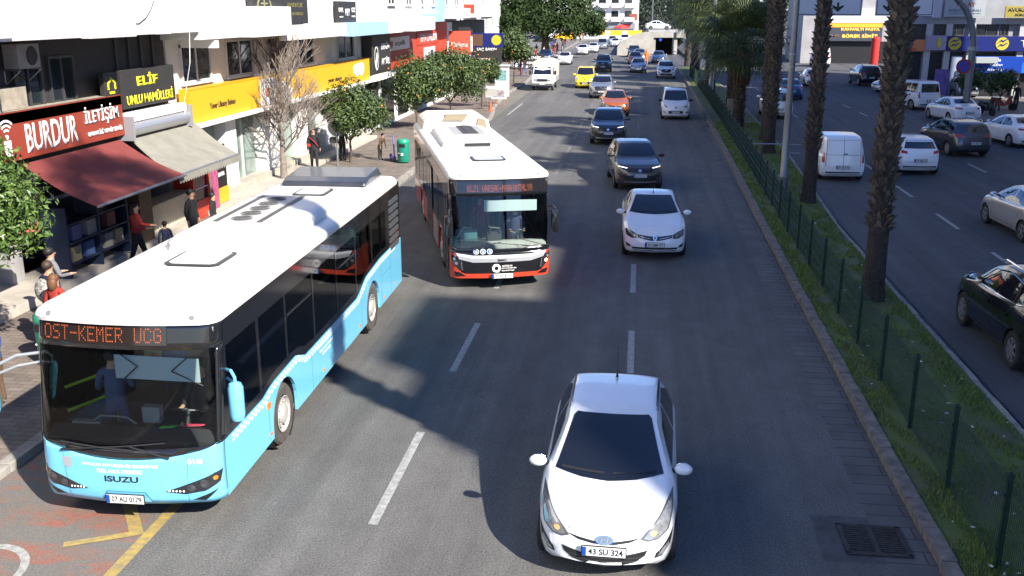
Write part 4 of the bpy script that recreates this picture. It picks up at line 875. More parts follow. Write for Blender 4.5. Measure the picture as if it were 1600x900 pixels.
def decal_mesh(tree, poly, view, off=.004, cell=.07, sgn=1):
    """lay a flat outline on the shell. view: 'front','rear','left'(-x),'right'(+x),'top'"""
    bm = bmesh.new(); vs = [bm.verts.new((p[0], p[1], 0)) for p in poly]; f = bm.faces.new(vs)
    xs = [p[0] for p in poly]; zs = [p[1] for p in poly]
    for ax, (lo, hi) in enumerate(((min(xs), max(xs)), (min(zs), max(zs)))):
        n = int((hi - lo) / cell)
        for i in range(1, n + 1):
            c = lo + (hi - lo) * i / (n + 1); no = (1, 0, 0) if ax == 0 else (0, 1, 0); co = (c, 0, 0) if ax == 0 else (0, c, 0)
            bmesh.ops.bisect_plane(bm, geom=bm.verts[:] + bm.edges[:] + bm.faces[:], plane_co=co, plane_no=no, dist=1e-5)
    for v in bm.verts:
        a, c = v.co.x, v.co.y
        if view == 'front': o, d = Vector((a, -5, c)), Vector((0, 1, 0))
        elif view == 'rear': o, d = Vector((a, 25, c)), Vector((0, -1, 0))
        elif view == 'right': o, d = Vector((5, a, c)), Vector((-1, 0, 0))
        elif view == 'left': o, d = Vector((-5, a, c)), Vector((1, 0, 0))
        else: o, d = Vector((a, c, 9)), Vector((0, 0, -1))
        h = tree.ray_cast(o, d)
        if h[0] is None:
            q = Vector((a, .2, c)) if view == 'front' else Vector((a, 4.3, c)) if view == 'rear' else Vector((0.8 if view == 'right' else -.8, a, c)) if view in ('left', 'right') else Vector((a, c, 1.4)); h = tree.find_nearest(q)
        n = h[1]
        if n.dot(d) > 0: n = -n
        v.co = h[0] + n * off
    if len(bm.faces):
        bmesh.ops.recalc_face_normals(bm, faces=bm.faces)
        f = bm.faces[0] if not hasattr(bm.faces, 'ensure_lookup_table') else (bm.faces.ensure_lookup_table() or bm.faces[0]); d = {'front': Vector((0, -1, 0)), 'rear': Vector((0, 1, 0)), 'right': Vector((1, 0, 0)), 'left': Vector((-1, 0, 0)), 'top': Vector((0, 0, 1))}[view]
        if f.normal.dot(d) < 0: bmesh.ops.reverse_faces(bm, faces=bm.faces)
    me = bpy.data.meshes.new('panel'); bm.to_mesh(me); bm.free(); me.shade_smooth(); return me
def join_meshes(ms, name, mats):
    b = MB()
    for me in ms:
        base = len(b.v); b.v.extend([tuple(v.co) for v in me.vertices]); b.f.extend([tuple(base + i for i in p.vertices) for p in me.polygons]); b.m.extend([0] * len(me.polygons))
    return b
def decal(root, name, tree, polys, view, m, off=.004, cell=.07, parent=None):
    ms = [decal_mesh(tree, p, view, off, cell) for p in polys]; b = join_meshes(ms, name, m); o = b.build(name, m, parent or root); o.data.shade_smooth(); return o
def mir(poly): return [(-x, z) for x, z in reversed(poly)]
def wheel_parts(root, x, y, r, w=.19, spokes=5, m=None, dark=False):
    s = 1 if x > 0 else -1; b = MB()
    b.lathe([(r * .62, -w / 2), (r * .90, -w / 2), (r * .98, -w / 2 + .025), (r, -w / 4), (r, w / 4), (r * .98, w / 2 - .025), (r * .90, w / 2), (r * .66, w / 2 - .01), (r * .62, w / 2 - .03)], ax='x', n=28)
    t = b.build('wheel', rubber, root, (x, y, r), smooth=True, fixn=True)
    b = MB(); R_ = r * .65; xo = s * (w / 2 - .015)
    b.lathe([(R_, xo), (R_ * .93, xo + s * .004), (R_ * .90, xo - s * .035)], ax='x', n=24, k=0)
    b.cyl((xo - s * .05, 0, 0), (xo - s * .045, 0, 0), R_ * .92, n=20, k=1)
    for i in range(spokes):
        a = 2 * math.pi * i / spokes; M = Matrix.Rotation(a, 4, 'X'); b.box(xo - .012 - (.0 if s > 0 else .0), xo + .004, -R_ * .15, R_ * .15, R_ * .12, R_ * .92, 0, M)
    b.cyl((xo - s * .02, 0, 0), (xo + s * .008, 0, 0), R_ * .24, n=14, k=0)
    b.build('rim', [m or rimgrey, black_plastic], t)
    return t
def cut_arches(me, axles, r, hw, depth=.26):
    o = bpy.data.objects.new('tmp', me); COL.objects.link(o); cs = []
    for i, y in enumerate(axles):
        for s in (-1, 1):
            b = MB(); b.cyl((s * (hw - depth), y, r), (s * (hw + .2), y, r), r + .045, n=26); c = b.build('tmpc', black_plastic, fixn=True); cs.append(c)
            md = o.modifiers.new('c', 'BOOLEAN'); md.operation = 'DIFFERENCE'; md.object = c; md.solver = 'EXACT'; md.material_mode = 'TRANSFER'
    dg = bpy.context.evaluated_depsgraph_get(); dg.update(); out = bpy.data.meshes.new_from_object(o.evaluated_get(dg))
    bpy.data.objects.remove(o)
    for c in cs: bpy.data.objects.remove(c)
    return out
def plate(root, y, z, txt, face='-y', w=.50, h=.115, tilt=0):
    s = -1 if face == '-y' else 1
    b = MB(); b.box(-w / 2 - .012, w / 2 + .012, -.006, .006, -h / 2 - .012, h / 2 + .012); o = b.build('number_plate', black_plastic, root, (0, y, z))
    b = MB(); yy = -.012 if s < 0 else .006; b.box(-w / 2, w / 2, yy, yy + .006, -h / 2, h / 2); b.build('plate_face', plate_white, o)
    b = MB(); x0 = -w / 2 if s < 0 else w / 2 - .045; b.box(x0, x0 + .045, yy - (.002 if s < 0 else 0), yy + .006 + (.002 if s > 0 else 0), -h / 2 + .003, h / 2 - .003); b.build('blue_strip', plate_blue, o)
    if txt: lettering(txt, h * .68, ink, o, (.02 if s < 0 else -.02, -.0125 if s < 0 else .0125, 0), face, width=w * .80, bold=.02, depth=.002, name='plate_lettering')
    return o
def mirror_pair(root, x, y, z, m, sc=1.0):
    for s in (-1, 1):
        b = MB(); b.sph((s * (x + .11 * sc), y, z), (.115 * sc, .07 * sc, .075 * sc), 14, 0, 8); b.prism([(y - .02, z - .05), (y + .05, z - .05), (y + .05, z - .01), (y - .02, z - .01)], 'x', s * (x - .06), s * (x + .05), 1)
        o = b.build('mirror', [m, black_plastic], root, smooth=True, fixn=True)
        g = MB(); g.sph((s * (x + .11 * sc), y + .062 * sc, z), (.095 * sc, .012, .06 * sc), 12, 0, 6); g.build('mirror_glass', chrome, o)
SP = {}
SP['hatch'] = dict(L=3.94, W=1.70, r=.30, ax=(.80, 3.32), bow=(.30, .16), tum=.24,
    top=[(0, .50), (.02, .60), (.08, .72), (.25, .83), (.5, .91), (.70, .955), (.84, 1.01), (1.3, 1.24), (1.72, 1.425), (2.0, 1.485), (2.7, 1.495), (3.25, 1.44), (3.5, 1.36), (3.74, 1.08), (3.86, .93), (3.92, .8), (3.94, .6)],
    belt=[(0, .44), (.1, .60), (.35, .74), (1.0, .90), (2, .95), (3.3, 1.03), (3.8, .95), (3.94, .55)],
    plan=[(0, .78), (.08, .87), (.25, .94), (.7, 1), (3.2, 1), (3.65, .96), (3.86, .90), (3.94, .80)])
SP['sedan'] = dict(L=4.35, W=1.74, r=.31, ax=(.82, 3.42), bow=(.24, .16), tum=.25,
    top=[(0, .48), (.02, .60), (.08, .74), (.3, .86), (.7, .94), (1.10, 1.0), (1.22, 1.06), (1.6, 1.27), (1.98, 1.43), (2.3, 1.485), (2.8, 1.48), (3.2, 1.40), (3.62, 1.17), (3.8, 1.09), (4.1, 1.06), (4.27, 1.02), (4.33, .85), (4.35, .6)],
    belt=[(0, .44), (.1, .62), (.35, .76), (1.1, .90), (2, .94), (3.4, .99), (4.1, .95), (4.35, .55)],
    plan=[(0, .80), (.08, .89), (.25, .95), (.7, 1), (3.5, 1), (4.0, .96), (4.25, .90), (4.35, .82)])
SP['suv'] = dict(L=4.35, W=1.82, r=.34, ax=(.86, 3.50), bow=(.26, .16), tum=.20, zb=.24,
    top=[(0, .60), (.02, .74), (.07, .86), (.25, .97), (.7, 1.05), (1.12, 1.10), (1.25, 1.17), (1.6, 1.37), (1.95, 1.53), (2.25, 1.60), (3.0, 1.61), (3.6, 1.55), (3.9, 1.45), (4.14, 1.12), (4.25, 1.0), (4.33, .85), (4.35, .62)],
    belt=[(0, .55), (.1, .74), (.35, .88), (1.1, 1.00), (2, 1.04), (3.5, 1.12), (4.1, 1.06), (4.35, .6)],
    plan=[(0, .82), (.08, .90), (.25, .96), (.7, 1), (3.6, 1), (4.0, .97), (4.25, .92), (4.35, .84)])
SP['van'] = dict(L=4.05, W=1.74, r=.31, ax=(.78, 3.30), bow=(.24, .10), tum=.15,
    top=[(0, .55), (.02, .70), (.08, .84), (.3, .97), (.65, 1.07), (.85, 1.13), (1.3, 1.42), (1.6, 1.62), (1.85, 1.72), (2.3, 1.76), (3.5, 1.75), (3.85, 1.70), (3.95, 1.4), (4.02, .95), (4.05, .6)],
    belt=[(0, .50), (.1, .72), (.35, .86), (.9, .98), (2, 1.00), (3.5, 1.02), (3.95, 1.0), (4.05, .55)],
    plan=[(0, .82), (.08, .90), (.25, .95), (.6, 1), (3.6, 1), (3.9, .97), (4.05, .93)])
# panes in side view (y, z)
SP['hatch']['side'] = [[(1.22, 1.0), (1.80, 1.30), (2.30, 1.385), (2.33, 1.0)], [(2.40, 1.0), (2.37, 1.39), (2.95, 1.375), (3.28, 1.24), (3.34, 1.09), (3.10, 1.05)]]
SP['sedan']['side'] = [[(1.48, 1.0), (2.0, 1.30), (2.42, 1.385), (2.46, .99)], [(2.53, .99), (2.49, 1.385), (2.95, 1.35), (3.35, 1.16), (3.42, 1.05), (3.2, 1.02)]]
SP['suv']['side'] = [[(1.48, 1.12), (2.0, 1.42), (2.42, 1.50), (2.45, 1.10)], [(2.52, 1.10), (2.49, 1.50), (3.15, 1.49), (3.22, 1.14)], [(3.29, 1.15), (3.22, 1.48), (3.52, 1.44), (3.80, 1.22)]]
SP['van']['side'] = [[(1.10, 1.08), (1.62, 1.48), (1.86, 1.60), (2.18, 1.61), (2.20, 1.05)], [(2.27, 1.05), (2.25, 1.61), (2.98, 1.61), (3.0, 1.07)], [(3.08, 1.08), (3.06, 1.61), (3.66, 1.60), (3.72, 1.1)]]
def make_car(kind, label, pnt, style, plate_txt='', rails=False, cargo=False, cat='car', name='car', loc=(0, 0, 0), rz=0, group=None, rear_face=False, dark_rim=False, antenna=False):
    sp = SP[kind]; L, hw, r = sp['L'], sp['W'] / 2, sp['r']; t = thing(name, label, cat, loc, rz, group)
    me, tree = car_shell(sp); me.materials.clear(); me.materials.append(pnt); me = cut_arches(me, sp['ax'], r, hw)
    if len(me.materials) < 2: me.materials.append(black_plastic)
    body = link('body', me, t); me.shade_smooth(); me.set_sharp_from_angle(angle=R(42))
    zc = dict(hatch=1.0, sedan=1.06, suv=1.17, van=1.13)[kind]; zr = dict(hatch=1.435, sedan=1.435, suv=1.54, van=1.66)[kind]
    fb, ft = dict(hatch=(.78, .575), sedan=(.77, .575), suv=(.80, .635), van=(.82, .68))[kind]
    ws = [(-fb * hw, zc + .02), (-fb * .5 * hw, zc - .01), (0, zc - .02), (fb * .5 * hw, zc - .01), (fb * hw, zc + .02), (ft * hw + .01, zr - .02), (ft * hw - .03, zr), (-ft * hw + .03, zr), (-ft * hw - .01, zr - .02)]
    decal(t, 'windscreen', tree, [ws], 'front', darkglass, .010, .045)
    decal(t, 'wiper', tree, [[(-fb * hw * .9, zc + .03), (-fb * hw * .88, zc + .05), (-.05, zc + .035), (-.05, zc + .02)], [(.05, zc + .035), (.05, zc + .02), (fb * hw * .85, zc + .05), (fb * hw * .87, zc + .03)]], 'front', black_plastic, .016)
    if kind == 'sedan': rw = [(-.60, 1.16), (.60, 1.16), (.50, 1.40), (-.50, 1.40)]
    elif kind == 'hatch': rw = [(-.62, 1.08), (.62, 1.08), (.52, 1.38), (-.52, 1.38)]
    elif kind == 'suv': rw = [(-.66, 1.14), (.66, 1.14), (.56, 1.46), (-.56, 1.46)]
    else: rw = [(-.64, 1.08), (.64, 1.08), (.58, 1.58), (-.58, 1.58)]
    if cargo: decal(t, 'door_seam', tree, [[(-.008, .45), (.008, .45), (.008, 1.66), (-.008, 1.66)], [(-.66, 1.04), (.66, 1.04), (.66, 1.052), (-.66, 1.052)], [(-.66, 1.60), (.66, 1.60), (.66, 1.61), (-.66, 1.61)], [(-.67, .6), (-.655, .6), (-.62, 1.6), (-.635, 1.6)], [(.67, .6), (.655, .6), (.62, 1.6), (.635, 1.6)]], 'rear', black_plastic, .004); decal(t, 'door_handle', tree, [[(-.15, 1.07), (.02, 1.07), (.02, 1.11), (-.15, 1.11)]], 'rear', black_plastic, .02)
    else: decal(t, 'rear_window', tree, [rw], 'rear', darkglass, .005)
    for s in ('right', 'left'):
        sd_ = sp['side'][:1] if cargo else sp['side']
        for q in sd_: decal(t, 'side_window', tree, [q], s, darkglass, .004)
        a = sp['ax']; z0 = sp['belt'][3][1]
        seams = [[(1.32, .35), (1.33, .35), (1.33, z0), (1.32, z0)], [(2.36, .35), (2.372, .35), (2.372, z0 + .03), (2.36, z0 + .03)], [(3.0, .62), (3.012, .62), (3.2, z0), (3.19, z0)], [(1.35, .34), (2.9, .34), (2.9, .35), (1.35, .35)]]
        decal(t, 'door_seam', tree, seams, s, black_plastic, .003, .12)
        for y in (2.16, 3.02) if not cargo else (2.1,): decal(t, 'door_handle', tree, [[(y, z0 - .14), (y + .17, z0 - .14), (y + .17, z0 - .105), (y, z0 - .105)]], s, pnt if style != 'i' else chrome, .022, .3)
    # front graphics by style
    HB = dict(hatch=.0, sedan=.0, suv=.13, van=.10)[kind]
    def F(name, polys, m, off=.005, cell=.05): return decal(t, name, tree, polys, 'front', m, off, cell)
    if style == 'i':      # small white hatch: big swept lamps, thin upper slot, wide smiling lower grille
        hl = [(.41, .600), (.50, .565), (.62, .575), (.735, .63), (.785, .78), (.785, .90), (.71, .87), (.60, .77), (.48, .675)]
        for q in (hl, mir(hl)):
            h = F('headlight', [q], mat('lamp_surround', (.10, .10, .10), .2, coat=1.0), .006, .04); c = 1 if q is hl else -1
            decal(t, 'lamp_glass', tree, [[(c * a, z) for a, z in ((.45, .605), (.51, .585), (.61, .592), (.715, .645), (.76, .78), (.765, .86), (.70, .84), (.60, .75), (.50, .665))]][:1], 'front', lampglass, .010, .04, parent=h)
            decal(t, 'lamp_bulb', tree, [[(c * (.56 + .04 * math.cos(k)), .645 + .03 * math.sin(k)) for k in np.linspace(0, 6.0, 9)]], 'front', mat('bulb_amber', (.7, .45, .2), .2, coat=1), .014, .04, parent=h)
        F('grille', [[(-.44, .625), (-.30, .575), (-.12, .552), (.12, .552), (.30, .575), (.44, .625), (.30, .605), (.12, .585), (-.12, .585), (-.30, .605)]], black_plastic, .006)
        F('lower_grille', [[(-.50, .47), (-.47, .40), (-.36, .33), (-.18, .295), (.18, .295), (.36, .33), (.47, .40), (.50, .47), (.2, .42), (-.2, .42)]], black_plastic, .005)
        F('grille_slats', [[(-.42, z), (.42, z), (.42, z + .006), (-.42, z + .006)] for z in (.345, .385)], mat('slat_grey', (.08, .08, .085), .5), .012)
        fg = [(.58, .35), (.66, .37), (.76, .45), (.79, .60), (.70, .50), (.60, .42)]
        for q in (fg, mir(fg)):
            h = F('fog_lamp', [q], black_plastic, .006); c = 1 if q is fg else -1
            decal(t, 'lamp_glass', tree, [[(c * a, z) for a, z in ((.61, .38), (.67, .39), (.74, .45), (.74, .50), (.66, .45))]], 'front', lampglass, .010, .04, parent=h)
        em = F('badge', [[(.105 * math.cos(k), .60 + .052 * math.sin(k)) for k in np.linspace(0, 6.1, 22)]], chrome, .012, .2)
        decal(t, 'badge_field', tree, [[(.085 * math.cos(k), .60 + .037 * math.sin(k)) for k in np.linspace(0, 6.1, 20)]], 'front', mat('badge_grey', (.18, .18, .19), .4), .014, .2, parent=em)
        decal(t, 'badge_letter', tree, [[(-.052, .572), (-.034, .572), (-.018, .628), (-.036, .628)], [(.018, .572), (.036, .572), (.052, .628), (.034, .628)], [(-.03, .592), (.03, .602), (.032, .611), (-.028, .601)]], 'front', chrome, .018, .2, parent=em)
        decal(t, 'bonnet_seam', tree, [[(-.5, .135), (.5, .135), (.5, .143), (-.5, .143)]], 'top', mat('seam_grey', (.25, .25, .25), .6), .003, .1)
        for s in (-1, 1): decal(t, 'roof_strip', tree, [[(s * .55, 1.95), (s * .575, 1.95), (s * .60, 3.2), (s * .575, 3.2)]], 'top', black_plastic, .006, .15)
    elif style == 's':    # budget sedan: dark bar grille with big diamond
        hl = [(.47, .60), (.62, .60), (.76, .66), (.79, .78), (.74, .80), (.60, .76), (.48, .71)]
        for q in (hl, mir(hl)):
            h = F('headlight', [q], lampdark, .006); c = 1 if q is hl else -1
            decal(t, 'lamp_bulb', tree, [[(c * (.57 + .05 * math.cos(k)), .675 + .035 * math.sin(k)) for k in np.linspace(0, 6.0, 9)]], 'front', lampglass, .010, .06, parent=h)
        F('grille', [[(-.47, .70), (-.45, .62), (-.12, .555), (.12, .555), (.45, .62), (.47, .70), (.12, .665), (-.12, .665)]], black_plastic, .006)
        F('chrome_trim', [[(-.44, .655), (-.12, .60), (-.12, .607), (-.44, .663)], [(.12, .60), (.44, .655), (.44, .663), (.12, .607)]], chrome, .012)
        F('lower_grille', [[(-.62, .37), (-.55, .27), (.55, .27), (.62, .37)]], black_plastic, .005)
        em = F('badge', [[(0, .53), (.06, .625), (0, .72), (-.06, .625)]], chrome, .022, .2); decal(t, 'badge_field', tree, [[(0, .575), (.03, .625), (0, .675), (-.03, .625)]], 'front', mat('badge_grey', (.18, .18, .19), .4), .025, .2, parent=em)
        fg = [(.62, .36), (.74, .38), (.77, .47), (.66, .43)]
        for q in (fg, mir(fg)): F('fog_lamp', [q], black_plastic, .006)
    elif style == 'c':    # crossover: slim lit lamps joined by a black visor
        F('grille', [[(-.52, .80), (-.44, .70), (.44, .70), (.52, .80), (.46, .86), (-.46, .86)]], black_plastic, .006)
        em = F('badge', [[(.06 * math.cos(k), .78 + .05 * math.sin(k)) for k in np.linspace(0, 6.1, 16)]], chrome, .014, .2)
        hl = [(.48, .79), (.78, .83), (.80, .87), (.76, .90), (.50, .86)]
        for q in (hl, mir(hl)):
            h = F('headlight', [q], lampdark, .007); c = 1 if q is hl else -1
            decal(t, 'lamp_strip', tree, [[(c * a, z) for a, z in ((.47, .855), (.76, .895), (.77, .915), (.46, .875))]], 'front', drl, .014, .08, parent=h)
        F('lower_grille', [[(-.66, .64), (-.60, .44), (-.48, .40), (.48, .40), (.60, .44), (.66, .64), (.46, .60), (-.46, .60)]], black_plastic, .005)
        F('bumper_trim', [[(-.60, .35), (.60, .35), (.60, .385), (-.60, .385)]], chrome, .012)
        fg = [(.66, .50), (.76, .56), (.80, .70), (.70, .68)]
        for q in (fg, mir(fg)): F('fog_lamp', [q], black_plastic, .006)
    elif style == 'u':    # full suv face
        F('grille', [[(-.50, .84), (-.40, .62), (.40, .62), (.50, .84), (.40, .92), (-.40, .92)]], black_plastic, .006)
        em = F('badge', [[(.08 * math.cos(k), .82 + .045 * math.sin(k)) for k in np.linspace(0, 6.1, 16)]], chrome, .014, .2)
        hl = [(.52, .80), (.78, .83), (.81, .97), (.74, .98), (.54, .91)]
        for q in (hl, mir(hl)): F('headlight', [q], lampglass, .007)
        F('lower_grille', [[(-.64, .48), (-.56, .36), (.56, .36), (.64, .48), (.5, .52), (-.5, .52)]], black_plastic, .005)
        F('bumper_trim', [[(-.55, .33), (.55, .33), (.55, .355), (-.55, .355)]], chrome, .012)
        fg = [(.62, .56), (.78, .60), (.80, .70), (.66, .66)]
        for q in (fg, mir(fg)): F('fog_lamp', [q], black_plastic, .006)
    elif style == 'v':    # small van face
        F('grille', [[(-.46, .52), (-.40, .38), (.40, .38), (.46, .52), (.34, .56), (-.34, .56)]], black_plastic, .006)
        hl = [(.50, .72), (.66, .74), (.78, .84), (.77, .93), (.62, .88), (.52, .81)]
        for q in (hl, mir(hl)): F('headlight', [q], lampglass, .007)
        em = F('badge', [[(.06 * math.cos(k), .76 + .05 * math.sin(k)) for k in np.linspace(0, 6.1, 14)]], mat('badge_red', (.35, .02, .02), .3), .012, .2)
        fg = [(.60, .42), (.74, .45), (.74, .52), (.62, .50)]
        for q in (fg, mir(fg)): F('fog_lamp', [q], black_plastic, .006)
    # rear graphics
    def Rr(name, polys, m, off=.006): return decal(t, name, tree, polys, 'rear', m, off, .06)
    tl = {'hatch': [(.50, .88), (.74, .90), (.72, 1.02), (.52, .98)], 'sedan': [(.42, .86), (.76, .88), (.76, .97), (.44, .95)], 'suv': [(.46, .92), (.80, .94), (.78, 1.06), (.50, 1.02)], 'van': [(.70, .74), (.80, .76), (.80, 1.12), (.71, 1.12)]}[kind]
    for q in (tl, mir(tl)): Rr('tail_light', [q], redlamp)
    Rr('rear_bumper_trim', [[(-.62, .30), (.62, .30), (.66, .40), (-.66, .40)]], black_plastic, .005)
    if kind != 'van': Rr('boot_seam', [[(-.60, .56), (.60, .56), (.60, .566), (-.60, .566)]], black_plastic, .003)
    mirror_pair(t, dict(hatch=.80, sedan=.82, suv=.86, van=.82)[kind], dict(hatch=1.18, sedan=1.45, suv=1.45, van=1.02)[kind], zc + .0, pnt if (style != 'c' and kind != 'van') else black_plastic, 1.0 if kind != 'van' else 1.15)
    for a in sp['ax']:
        for s in (-1, 1): wheel_parts(t, s * (hw - .105), a, r, m=black_plastic if dark_rim else None, spokes=5 if kind != 'suv' else 7)
    if rails:
        for s in (-1, 1):
            b = MB(); z = zr + .10; b.tube([(s * .60, 1.9, z - .06), (s * .60, 2.1, z), (s * .60, 3.4, z - .01), (s * .60, 3.6, z - .08)], .018, 6); b.build('roof_rail', chrome if rails == 'c' else black_plastic, t)
    if antenna:
        b = MB(); y = 2.1 if kind == 'sedan' else 3.0; z = 1.49; b.cyl((0, y, z - .01), (0, y + .03, z + .03), .022, .014, 8); b.cyl((0, y + .02, z + .02), (0, y + (.10 if kind == 'hatch' else .06), z + (.42 if kind == 'hatch' else .25)), .006, .004, 5); b.build('antenna', black_plastic, t)
    # plates
    h = tree.ray_cast(Vector((0, -5, .45)), Vector((0, 1, 0)))[0]; zp = dict(i=.47, s=.445, c=.60, u=.55, v=.46)[style]; h = tree.ray_cast(Vector((0.2, -5, zp)), Vector((0, 1, 0)))[0]; plate(t, h.y - .022, zp, plate_txt)
    zp = dict(hatch=.62, sedan=.66, suv=.66, van=.58)[kind]; h = tree.ray_cast(Vector((0.2, 25, zp)), Vector((0, -1, 0)))[0]; plate(t, h.y + .03, zp, plate_txt, '+y')
    return t
G1 = 'vehicles driving towards the footbridge'; G2 = 'vehicles driving away on the right hand road'; G3 = 'cars parked or waiting far up the street'
i20 = make_car('hatch', 'white hatchback nearest the camera with plate 43 SU 324', P_white, 'i', '43 SU 324', name='car', loc=(-.22, 10.13, 0), rz=R(-1.0), group=G1, antenna=True)
sym = make_car('sedan', 'white sedan with a diamond badge driving behind the nearest white hatchback', P_white, 's', '34 CMM 373', name='car', loc=(.56, 25.8, 0), rz=R(1.5), group=G1, antenna=True)
mok = make_car('suv', 'bronze grey crossover with lit slim lamps behind the white sedan', P_bronze, 'c', '06 CTH 319', name='car', loc=(.15, 36.2, 0), rz=R(7), group=G1, rails=False)
tuc = make_car('suv', 'silver crossover between the yellow taxi and the orange car', P_silver, 'u', '07 BRT 52', name='car', loc=(-2.85, 75.4, 0), rz=R(0), group=G1, rails=True)
fio = make_car('van', 'small white van with a black lower grille, in the right hand lane', P_white, 'v', '07 AHL 41', name='van', cat='van', loc=(2.26, 61.2, 0), group=G1)
dup(mok, (-1.45, 49.0, 0), R(1), 'dark grey crossover with lit slim lamps, between the bronze crossover and the orange car', paint=P_dark)
o = dup(sym, (-1.42, 62.8, 0), R(3), 'metallic orange car just behind the dark grey crossover', paint=P_orange)
dup(fio, (-4.62, 85.2, 0), 0, 'bright yellow van taxi behind the silver crossover', paint=P_yellow)
dup(tuc, (-3.95, 108, 0), 0, 'dark grey van like car behind the yellow taxi', paint=P_dark, scale=(1.0, 1.0, 1.12))
dup(tuc, (2.56, 98.5, 0), 0, 'white crossover in the right hand lane beyond the small white van', paint=P_white)
dup(sym, (2.3, 127, 0), 0, 'pale blue sedan just in front of the underpass opening', paint=P_bluesilver)
dup(sym, (-.15, 107.2, 0), 0, 'silver blue sedan in the centre lane in front of the maroon car', paint=P_bluesilver)
dup(sym, (-.62, 124, 0), 0, 'dark maroon car between the two silver cars by the retaining wall', paint=P_maroon)
dup(sym, (-.1, 133, 0), 0, 'pale silver car beside the retaining wall behind the maroon car', paint=P_silver)
dup(tuc, (-.9, 143, 0), 0, 'dark car nearly hidden behind the pale silver car at the retaining wall', paint=P_dark)
for k, (x, y, p, src, lab) in enumerate(((-13.2, 110.5, P_white, sym, 'white car parked left of the row under the big tree, nearest the white truck'), (-10.6, 109.5, P_white, sym, 'white car parked second from the left in front of the big tree'), (-9.2, 122, P_white, sym, 'white car behind the two white parked cars'), (-12.0, 126, P_blue, tuc, 'dark blue car parked behind the white cars under the big tree'),
    (-8.6, 150, P_white, sym, 'white car waiting on the left road level with the retaining wall'), (-7.4, 158, P_white, sym, 'white car just behind the one level with the retaining wall'), (-6.5, 172, P_silver, fio, 'silver van in the queue beyond the retaining wall'), (-4.6, 184, P_white, sym, 'white car in the queue left of the dark one'), (-2.4, 166, P_dark, sym, 'dark car beside the retaining wall on the left road'), (-1.0, 190, P_white, sym, 'white car at the top of the retaining wall'), (-3.2, 204, P_white, fio, 'white van far up the left road'), (-5.6, 200, P_silver, sym, 'silver car far up the left road'),
    (5.0, 172, P_white, sym, 'white car on the deck above the underpass'))):
    dup(src, (x, y, 3.25 if k == 12 else 0), 0 if k != 12 else R(90), lab, paint=p, group=G3)
# right hand road, seen from behind: local +y end faces the camera
def make_away(kind, style, cx, y, lab, p, rz=0.0, txt='', **kw):
    L = SP[kind]['L']; a = R(180) + rz
    return make_car(kind, lab, p, style, txt, loc=(cx + L * math.sin(a), y - L * math.cos(a), 0), rz=a, group=G2, **kw)
cv = make_away('van', 'v', 8.0, 39.4, 'white panel van with plain metal rear doors, seen from behind between two palms', P_white, 0, '07 AHT 46', cargo=True, name='van', cat='van')
kia = make_away('hatch', 'i', 11.4, 41.3, 'white hatchback with red lamps right of the nearest palm trunk, seen from behind', P_white, R(3), '07 BSK 91')
gsu = make_away('suv', 'u', 15.2, 46.8, 'dark grey suv seen from behind, between the white hatchback and the white sedan', P_dark, R(9), '07 CNB 91', rails='c')
eg = make_away('sedan', 's', 19.1, 50.3, 'white sedan cut by the right edge, behind the dark grey suv', P_white, R(9), '07 BTN 20')
def away2(src, kind, cx, y, lab, p, rz=0.0, sc=None):
    L = SP[kind]['L'] * (sc[1] if sc else 1); a = R(180) + rz
    return dup(src, (cx + L * math.sin(a), y - L * math.cos(a), 0), a, lab, paint=p, scale=sc, group=G2)
away2(eg, 'sedan', 19.3, 61.0, 'white sedan beyond the dark grey suv, turned slightly left', P_white, R(10))
dobr = away2(fio, 'van', 19.3, 69.3, 'white van with blue side stripe and lit red rear lamps left of the white sedan', P_white, R(20), (1.06, 1.08, 1.1))
away2(tuc, 'suv', 20.2, 91.0, 'black van at the junction in front of the pastry shop', P_black, R(4), (1.03, 1.05, 1.12))
away2(fio, 'van', 8.6, 62.6, 'small white van seen from behind, left of the lamp post', P_white, 0)
away2(eg, 'sedan', 11.3, 76, 'dark blue sedan seen from behind in front of the small white van', P_blue, 0)
away2(kia, 'hatch', 15.2, 90, 'white car half hidden behind the palm right of the lamp post', P_white, 0)
dup(sym, (19.0, 84.6, 0), R(-74), 'white car nosing out from behind the nearest palm trunk at the junction', paint=P_white, group=G2)
dup(sym, (24.0, 136.0, 0), R(-80), 'silver car crossing in front of the pastry shop', paint=P_silver, group=G2)
away2(cv, 'van', 21.2, 121, 'white van beyond the black van, close to the second palm', P_white, 0, (1.05, 1.1, 1.3))
away2(tuc, 'suv', 24.8, 79, 'grey car parked by the shop behind the no stopping sign', P_silver, R(14))
dup(sym, (29.0, 83.2 - 8, 0), R(-86), 'dark red car parked in front of the blue poster board', paint=P_maroon, group=G2)
meg = make_away('sedan', 's', 12.05, 28.6, 'champagne silver saloon cut by the right edge of the photo', P_champ, R(4), '07 ADR 55')
xt = make_away('suv', 'u', 8.0, 17.6, 'black suv with chrome window line and roof rails at the right edge', P_black, R(2), '07 BYZ 77', rails='c')
xt.scale = (1, 1, 1.07)
for s in (-1, 1):
    b = MB(); b.tube([(s * .87, 1.55, 1.08), (s * .86, 2.4, 1.08), (s * .86, 3.4, 1.13), (s * .84, 3.75, 1.2), (s * .74, 3.55, 1.46), (s * .70, 2.6, 1.535), (s * .73, 2.0, 1.45), (s * .86, 1.5, 1.1)], .012, 5); b.build('chrome_window_line', chrome, xt)
b = MB(); b.tube([(-.885, .5, .6), (-.885, 2.2, .7), (-.885, 3.2, .95)], .035, 5); b.tube([(.885, .5, .6), (.885, 2.2, .7), (.885, 3.2, .95)], .035, 5); b.build('blue_stripe', mat('stripe_blue', (.02, .05, .3), .4), dobr)
